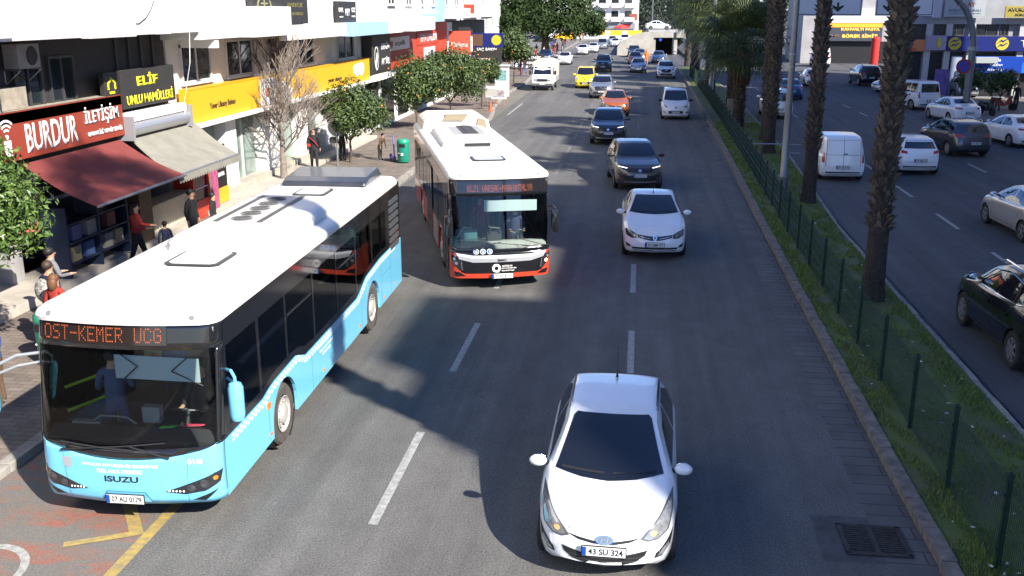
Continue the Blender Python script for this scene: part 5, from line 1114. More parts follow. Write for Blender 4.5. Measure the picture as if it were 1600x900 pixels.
# white box truck
tk = thing('truck', 'white pickup truck with a cream canvas cover driving on the left lane', 'truck', (-8.0, 82.6, 0), 0, G1)
b = MB(); secs = []
for y, zt, w in ((0, 1.05, .80), (.05, 1.2, .86), (.25, 1.28, .90), (.42, 1.75, .86), (.55, 2.02, .80), (.9, 2.1, .78), (1.5, 2.1, .80), (1.6, 2.0, .86)):
    secs.append([(-w, y, .42), (-w * 1.03, y, .95), (-w * 1.0, y, min(zt - .06, 1.2)), (-w * .9, y, zt - .05), (-w * .75, y, zt), (0, y, zt + .02), (w * .75, y, zt), (w * .9, y, zt - .05), (w, y, min(zt - .06, 1.2)), (w * 1.03, y, .95), (w, y, .42), (0, y, .42)])
b.grid(secs, closed=True); b.add(secs[0], [tuple(range(12))]); b.add(secs[-1], [tuple(range(12))])
b.build('body', P_white, tk, smooth=True, fixn=True, merge=True)
b = MB(); b.add([(-.74, .235, 1.33), (.74, .235, 1.33), (.66, .505, 1.94), (-.66, .505, 1.94), (-.74, .265, 1.33), (.74, .265, 1.33), (.66, .535, 1.94), (-.66, .535, 1.94)], [(0, 1, 2, 3), (4, 7, 6, 5), (0, 4, 5, 1), (1, 5, 6, 2), (2, 6, 7, 3), (3, 7, 4, 0)]); b.build('windscreen', darkglass, tk)
for s in (-1, 1):
    b = MB(); b.prism([(.5, 1.3), (.72, 1.9), (1.35, 1.9), (1.4, 1.28)], 'x', s * .85, s * .90); b.build('side_window', darkglass, tk)
    b = MB(); b.box(s * .55 - .14, s * .55 + .14, -.02, .03, .78, .95); b.build('headlight', lampglass, tk)
    b = MB(); b.box(s * 1.05 - .09, s * 1.05 + .09, .3, .36, 1.3, 1.62); b.cyl((s * .88, .34, 1.4), (s * 1.02, .33, 1.4), .015, n=6); b.build('mirror', black_plastic, tk)
b = MB(); b.box(-.42, .42, -.025, .02, .76, .97); b.build('grille', black_plastic, tk)
b = MB(); b.box(-.88, .88, -.10, .04, .42, .62); b.build('bumper', mat('bumper_dark', (.10, .10, .10), .6), tk, bevel=.02)
plate(tk, -.115, .56, '07 KD 183')
b = MB(); b.box(-.98, .98, 1.65, 5.1, .62, 1.05); b.build('load_bed', P_white, tk, bevel=.02)
b = MB(); rows = []
for i in range(8):
    y = 1.66 + 3.4 * i / 7; q = .02 * math.sin(i * 2.1); rows.append([(-.98, y, 1.05), (-1.0, y, 2.1 + q), (-.93, y, 2.28 + q), (-.5, y, 2.44 + q), (0, y, 2.48 - q), (.5, y, 2.44 + q), (.93, y, 2.28 + q), (1.0, y, 2.1 + q), (.98, y, 1.05)])
b.grid(rows); b.add(rows[0], [tuple(range(9))]); b.add(rows[-1], [tuple(range(9))]); b.build('canvas_cover', mat('canvas', (.55, .50, .42), .9, noise=.2, scale=2), tk, smooth=True, fixn=True)
for s in (-1, 1):
    for y in (.75, 3.9): wheel_parts(tk, s * .80, y, .33, m=steel)
# ================================================================= BUSES
bus_glass = glass_mat('bus_glass_tinted', (.58, .63, .62)); bus_glass_f = glass_mat('bus_windscreen_glass', (.86, .92, .90))
bus_glass_dark = glass_mat('bus_glass_dark', (.16, .17, .18))
gloss_black = mat('gloss_black', (.012, .012, .014), .12, coat=.7)
led = mat('led_amber', (.50, .10, .03), .5, emit=.10)
DOTS = {'A': (14, 17, 17, 31, 17, 17, 17), 'E': (31, 16, 16, 30, 16, 16, 31), 'G': (14, 17, 16, 23, 17, 17, 14), 'K': (17, 18, 20, 24, 20, 18, 17), 'L': (16, 16, 16, 16, 16, 16, 31), 'M': (17, 27, 21, 21, 17, 17, 17), 'N': (17, 25, 21, 19, 17, 17, 17), 'O': (14, 17, 17, 17, 17, 17, 14), 'R': (30, 17, 17, 30, 20, 18, 17), 'S': (15, 16, 16, 14, 1, 1, 30), 'T': (31, 4, 4, 4, 4, 4, 4), 'U': (17, 17, 17, 17, 17, 17, 14), 'V': (17, 17, 17, 17, 17, 10, 4), 'Y': (17, 17, 10, 4, 4, 4, 4), 'C': (14, 17, 16, 16, 16, 17, 14), '-': (0, 0, 0, 31, 0, 0, 0), '1': (4, 12, 4, 4, 4, 4, 14), '2': (14, 17, 1, 6, 8, 16, 31), '0': (14, 17, 17, 17, 17, 17, 14)}
def bus(cfg):
    L, W_, H = cfg['L'], cfg['W'], cfg['H']; hw = W_ / 2; t = thing('bus', cfg['label'], 'bus', cfg['loc'], cfg['rz'], 'city buses')
    paintm, roofm = cfg['paint'], cfg['roof']; rc = .26; bw = .10
    def C(u):    # unrolled front plan curve: u in metres from the centre
        s = 1 if u >= 0 else -1; a = abs(u); flat = hw - rc
        if a <= flat: return s * a, bw * (a / flat) ** 2
        th = min((a - flat) / rc, math.pi / 2); return s * (flat + rc * math.sin(th)), bw + rc * (1 - math.cos(th))
    umax = hw - rc + rc * math.pi / 2
    def lean(z): return .0 if z < .9 else cfg.get('lean', .30) * ((z - .9) / (H - .9)) ** 1.15
    def yf(z): return rc + bw + lean(z) + .02
    def Fp(u, z, off=0.0):
        x, y = C(u); e = .01; x2, y2 = C(u + e); n = Vector((y2 - y, -(x2 - x), 0)); n.normalize()
        if u < 0: n = Vector((y2 - y, -(x2 - x), 0)).normalized()
        bot = .07 * max(0, (.55 - z) / .3) ** 2 if z < .55 else 0
        return (x + n.x * off, y + n.y * off + lean(z) + bot, z)
    def fpatch(name, poly, m, off=.0, cell=.09, parent=None, thick=0.0):
        bm = bmesh.new(); f = bm.faces.new([bm.verts.new((a, c, 0)) for a, c in poly])
        for ax in (0, 1):
            lo = min(p[ax] for p in poly); hi = max(p[ax] for p in poly); n = int((hi - lo) / cell)
            for i in range(1, n + 1):
                c = lo + (hi - lo) * i / (n + 1); bmesh.ops.bisect_plane(bm, geom=bm.verts[:] + bm.edges[:] + bm.faces[:], plane_co=(c, 0, 0) if ax == 0 else (0, c, 0), plane_no=(1, 0, 0) if ax == 0 else (0, 1, 0), dist=1e-5)
        for v in bm.verts: v.co = Fp(v.co.x, v.co.y, off)
        bm.normal_update()
        bm.faces.ensure_lookup_table()
        if sum(f.normal.y for f in bm.faces) > 0: bmesh.ops.reverse_faces(bm, faces=bm.faces)
        me = bpy.data.meshes.new(name); bm.to_mesh(me); bm.free(); me.materials.append(m); me.shade_smooth(); o = link(name, me, parent or t)
        if thick: sd2 = o.modifiers.new('thickness', 'SOLIDIFY'); sd2.thickness = thick; sd2.offset = -1
        return o
    def arc(y, r, z0, s=14): return [(y - r * math.cos(math.pi * i / s * 1.0), max(z0, .50 + r * math.sin(math.pi * i / s))) for i in range(s + 1)]
    # side skins (outline in y,z)
    zb = .32; ys = rc + bw + lean(1.0); wr_ = .50
    up = cfg['side_top']          # list of (y, z) for the painted skirt's upper edge, front to rear
    for s in (1, -1):
        pts = [(ys, zb)]
        for a in cfg['ax']:
            pts += [(a - .56, zb)] + [(a - .56 * math.cos(k), .50 + .56 * math.sin(k)) for k in np.linspace(.0, math.pi, 13)] + [(a + .56, zb)]
        pts += [(L, zb)] + list(reversed(up))
        b = MB(); b.prism(pts, 'x', s * (hw - .05), s * hw); o = b.build('side_panel', paintm if not cfg.get('side_paint') else cfg['side_paint'], t, fixn=True)
        # black upper skin carrying the window band
        b = MB(); b.prism(up + [(L, H - .16), (ys + .03, H - .16)], 'x', s * (hw - .046), s * (hw - .008)); 
        # built as frame: header, sill and pillars so that the panes are real openings
        b = MB(); zt = H - .52; pz = cfg['panes']
        b.prism([(yf(zt), zt), (L, zt), (L, H - .12), (yf(H - .12), H - .12)], 'x', s * (hw - .05), s * (hw - .006))
        wz = cfg['sill']
        up2 = up + [(L, wz(L)), ] ; low = [(y, z - .01) for y, z in up]; yy = [ys + .02] + [q for q in np.linspace(ys + .2, L, 26)]
        b.prism(low + [(y, wz(y)) for y in reversed(yy)], 'x', s * (hw - .05), s * (hw - .012))
        for y0, y1 in zip([ys + .02] + [p[1] for p in pz], [p[0] for p in pz] + [L]):
            if y1 - y0 > .01: b.prism([(max(y0, yf(wz(y0))), wz(y0) - .02), (max(y1, yf(wz(y1)) + .06), wz(y1) - .02), (max(y1, yf(zt) + .06), zt), (max(y0, yf(zt)), zt)], 'x', s * (hw - .05), s * (hw - .009))
        b.build('window_frame', gloss_black, t, fixn=True)
        for k, (y0, y1) in enumerate(pz):
            b = MB(); b.prism([(max(y0, yf(wz(y0)) + .04), wz(y0)), (y1, wz(y1)), (y1, zt), (max(y0, yf(zt) + .04), zt)], 'x', s * (hw - .030), s * (hw - .016)); b.build('side_window', cfg.get('sglass', bus_glass), t, fixn=True)
            if cfg.get('vents') and k in cfg['vents']:
                b = MB(); b.box(s * (hw - .02), s * (hw - .004), y0 + .05, y1 - .05, zt - .36, zt - .33) if s > 0 else b.box(-(hw - .004), -(hw - .02), y0 + .05, y1 - .05, zt - .36, zt - .33); b.build('window_bar', black_plastic, t)
        if cfg.get('louvres') and s > 0:
            b = MB()
            for i in range(7):
                z = 1.30 + i * .17; b.box(hw - .015, hw + .012, L - 1.05, L - .22, z, z + .10)
            b.build('louvre_panel', mat('louvre_grey', (.07, .075, .08), .4), t)
    # rear wall, floor, interior lining
    b = MB(); b.box(-hw + .05, hw - .05, L - .06, L, zb, H - .1); b.build('rear_panel', paintm, t)
    b = MB(); b.box(-hw + .06, hw - .06, .55, L - .1, .36, .42); b.box(-hw + .06, hw - .06, L - 3.6, L - .1, .42, .95); b.build('floor', mat('bus_floor', (.10, .10, .11), .7), t)
    b = MB(); b.box(-hw + .06, hw - .06, .45, L - .1, H - .26, H - .2); b.build('ceiling_panel', mat('bus_ceiling', (.35, .36, .37), .6), t)
    # front skins
    zw = cfg['zw']                # (left edge, centre) lower edge of the black glass area
    low = [(u, .30 + .02 * abs(u)) for u in np.linspace(-umax, umax, 15)]; zf = lambda u: zw[1] + (zw[0] - zw[1]) * (abs(u) / umax) ** 2
    fpatch('front_panel', low + [(u, zf(u)) for u in np.linspace(umax, -umax, 15)], paintm, thick=.03)
    # black surround of the windscreen: sill, pillars, header
    zs_ = cfg['zs']; zh = cfg['zh']; ua = umax - .14
    fpatch('windscreen_sill', [(u, zf(u) + .004) for u in np.linspace(-umax, umax, 15)] + [(u, zs_ + .05 * (abs(u) / umax) ** 2) for u in np.linspace(umax, -umax, 15)], gloss_black, -.004, thick=.03)
    fpatch('header_panel', [(-umax, zh), (umax, zh), (umax, H - .12), (-umax, H - .12)], gloss_black, -.003, thick=.03)
    for s in (-1, 1):
        q = [(s * umax, zs_ - .01), (s * umax, zh + .01), (s * ua, zh + .01), (s * ua, zs_ - .01)]; fpatch('corner_pillar', q if s < 0 else q, gloss_black, -.004, thick=.03)
    fpatch('windscreen', [(-ua, zs_), (ua, zs_), (ua, zh), (-ua, zh)], bus_glass_f, -.012)
    # roof: rings shrinking inwards
    def outline(inset, z, fwd=0):
        pts = []
        for u in np.linspace(-umax, umax, 25): 
            x, y = C(u); k = (hw - inset) / hw; pts.append((x * k, y + inset + lean(z) - fwd, z))
        pts += [(hw - inset, yy_, z) for yy_ in np.linspace(.5 + inset + lean(z), L - .3 - inset, 10)] + [(hw - inset - .08, L - inset - .05, z), (0, L - inset, z), (-(hw - inset - .08), L - inset - .05, z)] + [(-(hw - inset), yy_, z) for yy_ in np.linspace(L - .3 - inset, .5 + inset + lean(z), 10)]
        return pts
    b = MB(); rg = [outline(-.012, H - .15, .03), outline(-.018, H - .10, .04), outline(.0, H - .05, .02), outline(.05, H - .012), outline(.16, H + .015), outline(.40, H + .03), outline(.8, H + .035)]
    b.grid(rg, closed=True); b.add(rg[-1], [tuple(range(len(rg[-1])))]); b.build('roof', roofm, t, smooth=True, fixn=True)
    b = MB()
    for s in (-1, 1): b.cyl((s * (hw - .28), .36, H - .06), (s * (hw - .28), .335, H - .055), .035, n=12)
    b.build('marker_lamp', lampglass, t)
    # destination display
    d0, d1, dz0, dz1 = cfg['disp']
    dp = fpatch('destination_display', [(d0, dz0), (d1, dz0), (d1, dz1), (d0, dz1)], mat('display_dark', (.02, .014, .012), .15, coat=1.0), .004)
    msg = cfg['dest']; dw = (d1 - d0) * .94 / (len(msg) * 6 - 1); dh = (dz1 - dz0) * .74 / 7; b = MB()
    for i, ch in enumerate(msg):
        for r_, bits in enumerate(DOTS.get(ch, (0,) * 7)):
            for c_ in range(5):
                if bits >> (4 - c_) & 1:
                    u = d0 + (d1 - d0) * .03 + (i * 6 + c_) * dw; z = dz1 - (dz1 - dz0) * .13 - (r_ + 1) * dh
                    b.add([Fp(u, z, .009), Fp(u + dw * .42, z, .009), Fp(u + dw * .42, z + dh * .70, .009), Fp(u, z + dh * .70, .009)], [(0, 1, 2, 3)])
    b.build('led_lettering', led, dp)
    # wheels
    for a in cfg['ax']:
        for s in (-1, 1):
            w = bus_wheel(t, s * (hw - .17), a, cfg['rim'])
            b = MB(); b.lathe([(.56, -.25), (.565, .25)], ax='x', n=24); b.box(-.26, -.25, -.56, .56, -.1, .56) if s > 0 else b.box(.25, .26, -.56, .56, -.1, .56)
            b.build('wheel_arch', black_plastic, t, (s * (hw - .30), a, .50))
    return t, Fp, fpatch, umax, hw
def bus_wheel(t, x, y, rimm):
    s = 1 if x > 0 else -1; r = .48; w = .27; b = MB()
    b.lathe([(r * .60, -w / 2), (r * .92, -w / 2), (r, -w / 2 + .04), (r, w / 2 - .04), (r * .92, w / 2), (r * .62, w / 2 - .01), (r * .60, w / 2 - .04)], ax='x', n=36)
    o = b.build('wheel', mat('dusty_tyre', (.075, .066, .058), .9, noise=.35, scale=5), t, (x, y, r), smooth=True, fixn=True); xo = s * w / 2; b = MB()
    b.lathe([(r * .60, xo), (r * .57, xo + s * .006), (r * .53, xo - s * .05), (r * .46, xo - s * .065), (r * .36, xo - s * .035), (r * .30, xo + s * .015), (r * .20, xo + s * .03), (.0, xo + s * .03)], ax='x', n=32)
    for i in range(10):
        a = 2 * math.pi * i / 10; b.cyl((xo - s * .03, .40 * r * math.cos(a), .40 * r * math.sin(a)), (xo + s * .005, .40 * r * math.cos(a), .40 * r * math.sin(a)), .014, n=6)
    rim = b.build('rim', rimm, o, smooth=True, fixn=True)
    b = MB()
    for i in range(8):
        a = 2 * math.pi * (i + .5) / 8; b.cyl((xo - s * .05, .49 * r * math.cos(a), .49 * r * math.sin(a)), (xo - s * .045, .49 * r * math.cos(a), .49 * r * math.sin(a)), .022, n=8)
    b.build('rim_holes', black_plastic, rim)
    return o
def seat_rows(t, hw, ys, col, frame):
    for k, (x, y, z) in enumerate(ys):
        b = MB(); b.box(x - .21, x + .21, y - .2, y + .22, z + .38, z + .46, 0); b.box(x - .21, x + .21, y + .20, y + .27, z + .42, z + 1.02, 0); b.box(x - .03, x + .03, y, y + .06, z, z + .38, 1)
        b.build('seat', [col, frame], t, bevel=.02)
lime = mat('lime_rail', (.42, .62, .03), .4); seat_blue = mat('seat_blue', (.03, .06, .22), .7, noise=.3, scale=12)
rim_w = mat('bus_rim_dusty', (.52, .50, .46), .5, .3, noise=.25, scale=6)
roof_white = mat('bus_roof_cream', (.74, .725, .68), .5, noise=.14, scale=.9, stretch=(1, .4, 1))
blue = mat('bus_sky_blue', (.165, .53, .76), .3, coat=.8)
# ---------------- blue bus
H1 = 2.83
def sill1(y): return float(np.interp(y, [0, 1.9, 2.2, 3.4, 3.8, 7.2, 7.9, 9.1, 11.2], [1.22, 1.22, 1.30, 1.34, 1.18, 1.18, 1.42, 1.50, 1.50]))
st1 = [(y, sill1(y) - .13) for y in np.concatenate([[.40], np.linspace(.6, 11.1, 43)])]
bb, FpA, fpA, um, hw = bus(dict(L=11.1, W=2.46, H=H1, label='sky blue and cream city bus with plate 07 AU 0179 in the left foreground', loc=(-6.42, 10.78, 0), rz=R(1.2), paint=blue, roof=roof_white, ax=(2.72, 8.35), rim=rim_w,
    side_top=st1, sill=sill1, panes=[(.62, 1.75), (1.85, 2.95), (3.02, 4.35), (4.42, 5.75), (5.82, 7.1), (7.17, 8.4), (8.47, 9.7)], vents=(2, 4), louvres=True,
    zw=(1.17, .93), zs=1.08, zh=2.36, disp=(-1.08, .62, 2.42, 2.68), dest='OST-KEMER UCG'))
# checker line along the side
b = MB(); ck = mat('checker_white', (.62, .72, .80), .5)
ysn = np.arange(.62, 10.6, .07)
for i, y in enumerate(ysn[:-1]):
    z = sill1(y) - .13
    for r_ in range(3):
        if (i + r_) % 2 == 0:
            a0 = z - .012 - r_ * .038; z2 = sill1(y + .07) - .13 - .012 - r_ * .038
            b.prism([(y, a0 - .036), (y + .07, z2 - .036), (y + .07, z2), (y, a0)], 'x', hw + .0005, hw + .003)
b.build('checker_stripe', ck, bb)
cream_l = mat('cream_letters', (.85, .87, .88), .5)
for s, z, w in (('ANTALYA BÜYÜKŞEHİR BELEDİYESİ', .855, 1.04), ('ÖZEL HALK OTOBÜSÜ', .775, .62)):
    me = text_mesh(s, .06, 0, w, .03)
    for v in me.vertices: v.co = FpA(-.06 + v.co.x, z + v.co.y, .004)
    me.materials.append(cream_l); link('lettering', me, bb)
me = text_mesh('ISUZU', .085, 0, .46, .035)
for v in me.vertices: v.co = FpA(-.04 + v.co.x, .665 + v.co.y, .006)
me.materials.append(mat('badge_dark_chrome', (.10, .10, .11), .25, .8)); link('badge_lettering', me, bb)
me = text_mesh('01/8', .07, 0, .19, .02)
for v in me.vertices: v.co = FpA(.93 + v.co.x, .92 + v.co.y, .004)
me.materials.append(cream_l); link('number_lettering', me, bb)
fpA('crest', [(-.85, .80), (-.79, .76), (-.73, .80), (-.72, .92), (-.86, .92)], mat('crest_silver', (.5, .52, .55), .4, .4), .004)
for s in (-1, 1):
    q = [(s * a, z) for a, z in ((.52, .50), (.78, .46), (1.02, .50), (1.24, .60), (1.30, .76), (1.16, .74), (.96, .66), (.74, .58))]
    h = fpA('headlight', q, mat('lamp_housing', (.02, .022, .025), .15, coat=1.0), .004, .06)
    for cx, cz, r_ in ((.86, .55, .052), (1.03, .61, .058)): fpA('lamp_lens', [(s * cx + r_ * math.cos(k), cz + r_ * math.sin(k)) for k in np.linspace(0, 6.0, 12)], lampdark, .010, .2, parent=h)
    fpA('indicator', [(s * 1.17 + .035 * math.cos(k), .67 + .03 * math.sin(k)) for k in np.linspace(0, 6.0, 10)], orange_lamp, .010, .2, parent=h)
    for k in range(5): fpA('led_dot', [(s * (.58 + .045 * k) + .012 * math.cos(a), .515 - .002 * k + .012 * math.sin(a)) for a in np.linspace(0, 5.8, 6)], drl, .010, .2, parent=h)
    fpA('fog_recess', [(s * a, z) for a, z in ((.86, .37), (1.02, .36), (1.22, .52), (1.02, .44))], gloss_black, .004, .08)
    fpA('panel_seam', [(s * .80, .31), (s * .805, .31), (s * .845, .97), (s * .84, .97)], mat('seam_blue', (.03, .12, .2), .5), .003, .1)
fpA('plate_recess', [(-.34, .34), (.34, .34), (.26, .49), (-.26, .49)], mat('seam_blue', (.03, .12, .2), .5), .002, .1)
fpA('plate_recess_panel', [(-.325, .34), (.325, .34), (.25, .482), (-.25, .482)], blue, .003, .1)
p = plate(bb, -.03, .40, '07 AU 0179', w=.50, h=.115)
def wiper(t, Fp, u0, z0, u1, z1, bl, zmid=0.0):
    b = MB(); a = Vector(Fp(u0, z0, .03)); c = Vector(Fp(u1, z1, .035)); b.cyl(a, c, .014, .009, 6); d = (c - a).normalized()
    n = 8; pts = [Fp(u1 + (i / n - .55) * bl, z1 + zmid * (i / n - .5), .022) for i in range(n + 1)]; b.tube(pts, .011, 5); b.build('wiper', black_plastic, t)
wiper(bb, FpA, -.85, 1.02, -.30, 1.10, 1.0, -.06); wiper(bb, FpA, .62, .98, .12, 1.13, 1.0, .10)
# mirrors: blue arms and housings
def bus_mirror(t, s, x, y, z, m, arm, hd=(.10, .09, .26), reach=.32, side=0.0):
    b = MB(); b.tube([(s * (x - .02), y + .12, z + .32), (s * (x + reach * .6), y - side * .3, z + .36), (s * (x + reach), y - side, z + .30), (s * (x + reach), y - side, z + .1)], .022, 8, 0)
    b.tube([(s * (x - .02), y + .12, z + .20), (s * (x + reach * .6), y - side * .3, z + .22), (s * (x + reach), y - side, z + .2)], .018, 8, 0)
    b.build('mirror_arm', arm, t)
    b = MB(); cx, cy = s * (x + reach), y - side
    rows = []
    for k, (dz, f) in enumerate(((-.30, .35), (-.28, .8), (-.22, 1), (.16, 1), (.22, .8), (.24, .4))):
        rows.append([(cx + hd[0] * f * math.cos(a) , cy + hd[1] * f * math.sin(a), z + dz) for a in np.linspace(0, 2 * math.pi, 15)[:-1]])
    b.grid(rows, closed=True); b.add(rows[0], [tuple(range(14))]); b.add(rows[-1], [tuple(range(14))]); o = b.build('mirror', m, t, smooth=True, fixn=True)
    g = MB(); g.box(cx - hd[0] * .75, cx + hd[0] * .75, cy + hd[1] * .95, cy + hd[1] * 1.05, z - .22, z + .16); g.build('mirror_glass', chrome, o)
bus_mirror(bb, 1, hw - .02, .55, 1.66, blue, blue, reach=.20, side=.12)
bus_mirror(bb, -1, hw - .05, .42, 1.86, blue, mat('mirror_arm_grey', (.22, .24, .26), .4), reach=.38, side=.60, hd=(.12, .09, .26))
# interior
bi = mat('dash_black', (.03, .03, .032), .6)
b = MB(); b.prism([(.18, .42), (.75, .42), (.80, 1.10), (.42, 1.22), (.24, 1.12)], 'x', -hw + .1, hw - .1); b.build('dashboard', bi, bb, fixn=True)
b = MB(); sc_ = Vector((.55, .86, 1.30)); ax_ = Vector((0, .35, .9)).normalized(); pts = []
for i in range(17):
    a = 2 * math.pi * i / 16; u = Vector((1, 0, 0)); w = ax_.cross(u); pts.append(sc_ + (u * math.cos(a) + w * math.sin(a)) * .22)
b.tube(pts, .014, 6); b.cyl(sc_, sc_ - ax_ * .3, .03, n=8); b.cyl(pts[0], pts[8], .012, n=6); b.build('steering_wheel', black_plastic, bb)
b = MB(); b.box(.22, 1.0, 1.62, 1.68, .42, 2.3); b.build('driver_partition', mat('partition', (.06, .065, .07), .4), bb)
b = MB(); b.prism([(-.15, 1.92), (.98, 1.90), (.98, 2.22), (-.15, 2.24)], 'y', .36, .37); b.build('sun_blind', mat('blind_grey', (.42, .50, .50), .6), bb)
b = MB(); b.tube([(-.02, .33, 1.93), (.17, .32, 2.10), (-.1, .33, 2.3)], .008, 4); b.tube([(1.0, .38, 1.85), (.62, .33, 2.05), (.85, .35, 2.25)], .008, 4); b.build('blind_linkage', black_plastic, bb)
b = MB()
for z in (1.28, 1.62): b.cyl((-1.08, .7, z), (-.72, 1.35, z + .03), .022, n=8)
for y, x in ((1.2, -.66), (3.3, .35), (5.0, .35), (6.6, .35), (3.3, -.35), (5.6, -.35)): b.cyl((x, y, .42), (x, y, 2.55), .018, n=8)
for x in (-.5, .5): b.cyl((x, 1.8, 2.35), (x, 10, 2.35), .016, n=8)
for y0, y1, z in ((3.2, 4.3, 1.32), (3.2, 4.3, 1.62), (5.9, 6.9, 1.35), (5.9, 6.9, 1.70)): b.cyl((hw - .13, y0, z), (hw - .13, y1, z + .02), .022, n=8)
for y in (3.2, 3.75, 4.3, 5.9, 6.9): b.cyl((hw - .13, y, 1.15), (hw - .13, y, 1.78), .02, n=8)
b.build('grab_rail', lime, bb)
b = MB(); b.box(hw - .16, hw - .13, 3.25, 4.25, 1.36, 1.58); b.build('rail_panel', seat_blue, bb)
fpA('pillar_reflector', [(-1.235, 1.14), (-1.195, 1.14), (-1.195, 2.30), (-1.235, 2.30)], mat('pale_green_pillar', (.30, .40, .28), .4), .004, .2)
b = MB(); b.box(-.9, -.5, .46, .56, 1.20, 1.24); b.tube([(-.62, .50, 1.24), (-.5, .50, 1.32), (-.15, .50, 1.31), (-.02, .50, 1.22)], .014, 5); b.box(.02, .26, .6, .72, 1.2, 1.42); b.build('ticket_machine', mat('machine_grey', (.20, .21, .22), .5), bb)
b = MB(); b.prism([(.34, .40), (.50, .44), (.54, .50), (.36, .46)], 'z', 1.215, 1.23, 0); b.prism([(.60, .48), (.85, .52), (.90, .56), (.66, .54)], 'z', 1.22, 1.235, 1); b.build('dash_papers', [mat('paper_green', (.1, .6, .08), .6), mat('paper_pink', (.55, .05, .1), .6)], bb)
b = MB(); b.box(-.42, -.16, 1.66, 1.69, 1.45, 2.28, 0); b.box(-.12, .20, 1.66, 1.69, 1.55, 2.28, 1); b.build('hanging_notice', [mat('notice_print', (.35, .12, .06), .6, noise=.9, scale=9, col2=(.35, .36, .15)), mat('notice_blue', (.03, .10, .35), .6, noise=.6, scale=7)], bb)
seat_rows(bb, hw, [(.55, 1.25, .55)] + [(x, y, .42) for y in (2.9, 3.9, 4.9, 5.9) for x in (-.85, .85)] + [(x, y, .95) for y in (7.9, 8.8, 9.7) for x in (-.85, -.4, .4, .85)], seat_blue, black_plastic)
# side details
sb = mat('seam_blue', (.03, .12, .2), .5)
b = MB()
for y, z0, z1 in ((2.0, .36, 1.0), (4.1, .33, 1.02), (5.9, .33, 1.02), (7.4, .33, 1.0), (9.1, .33, 1.3), (10.0, .33, 1.3)): b.box(hw - .001, hw + .0015, y, y + .008, z0, z1)
b.box(hw - .001, hw + .0015, 9.1, 10.0, .95, .958); b.build('panel_seam', sb, bb)
b = MB(); b.box(hw - .01, hw + .02, 1.94, 2.06, .86, .96); b.build('indicator', orange_lamp, bb, bevel=.01)
b = MB()
for y in (2.0, 4.7, 7.2, 9.3, 10.4): b.box(hw - .001, hw + .006, y, y + .08, .42, .47)
b.build('side_reflector', orange_lamp, bb)
for s, z, w in (('ANTALYA ULAŞIM HATTI', .93, .9), ('ÖZEL HALK OTOBÜSÜ', .84, .8), ('07 ANTALYA', .75, .5)): lettering(s, .045, cream_l, bb, (hw + .001, 4.95, z), '+x', width=w, depth=.002)
# roof units
rp = MB(); rows = []
for k, (ins, z) in enumerate(((0, 0), (.02, .10), (.10, .17), (.22, .20), (.36, .21))):
    x0, x1, y0, y1 = -.88 + ins, .95 - ins, 3.3 + ins * 2.2, 7.3 - ins * .6
    c = .18; rows.append([(x0 + c, y0, z), (x1 - c, y0, z), (x1, y0 + c * 1.6, z), (x1, y1 - c, z), (x1 - c, y1, z), (x0 + c, y1, z), (x0, y1 - c, z), (x0, y0 + c * 1.6, z)])
rp.grid(rows, closed=True); rp.add(rows[-1], [tuple(range(8))]); pod = rp.build('air_conditioning_unit', roof_white, bb, (0, 0, H1 + .03), smooth=True, fixn=True)
fg_ = mat('fan_grid', (.07, .07, .07), .6); b = MB(); b.box(-.52, .34, 4.55, 7.05, .212, .22); b.build('fan_tray', mat('tray_pale', (.55, .53, .50), .6, noise=.2), pod)
b = MB(); b.box(-.52, -.42, 4.6, 7.0, .221, .226); b.box(.24, .34, 4.6, 7.0, .221, .226); b.build('side_grille', fg_, pod)
for i in range(5):
    b = MB(); y = 4.85 + i * .44
    for r_ in (.175, .145, .115, .085, .055, .03):
        pts = [(-.09 + r_ * math.cos(a), y + r_ * math.sin(a), .238) for a in np.linspace(0, 2 * math.pi, 17)]; b.tube(pts, .006, 4)
    b.cyl((-.09, y, .221), (-.09, y, .236), .018, n=8); b.build('fan', fg_, pod)
b = MB(); b.box(-.50, .10, 5.1, 5.12, .05, .06); 
def hatch_(t, y0, y1, z, m, hwid=.34, x=0):
    b = MB(); c = .09; P = [(x - hwid + c, y0), (x + hwid - c, y0), (x + hwid, y0 + c), (x + hwid, y1 - c), (x + hwid - c, y1), (x - hwid + c, y1), (x - hwid, y1 - c), (x - hwid, y0 + c)]
    b.prism(P, 'z', z, z + .035); o = b.build('roof_hatch', black_plastic, t)
    b = MB(); k = .87; cx, cy = x, (y0 + y1) / 2; b.prism([(cx + (a - cx) * k, cy + (q - cy) * k) for a, q in P], 'z', z + .0352, z + .041); b.build('hatch_lid', m, o, bevel=.008)
hatch_(bb, 2.45, 3.35, H1 + .03, roof_white, .42); hatch_(bb, 8.15, 8.95, H1 + .03, mat('hatch_grey', (.42, .43, .45), .3))
b = MB(); b.prism([(9.25, 0), (9.3, .10), (9.6, .17), (10.5, .24), (10.9, .0)], 'x', -.92, .92); o = b.build('engine_roof_cover', mat('grey_plastic_cover', (.045, .05, .062), .3, noise=.4, scale=3, coat=.4), bb, (0, 0, H1 + .03), bevel=.05, fixn=True)
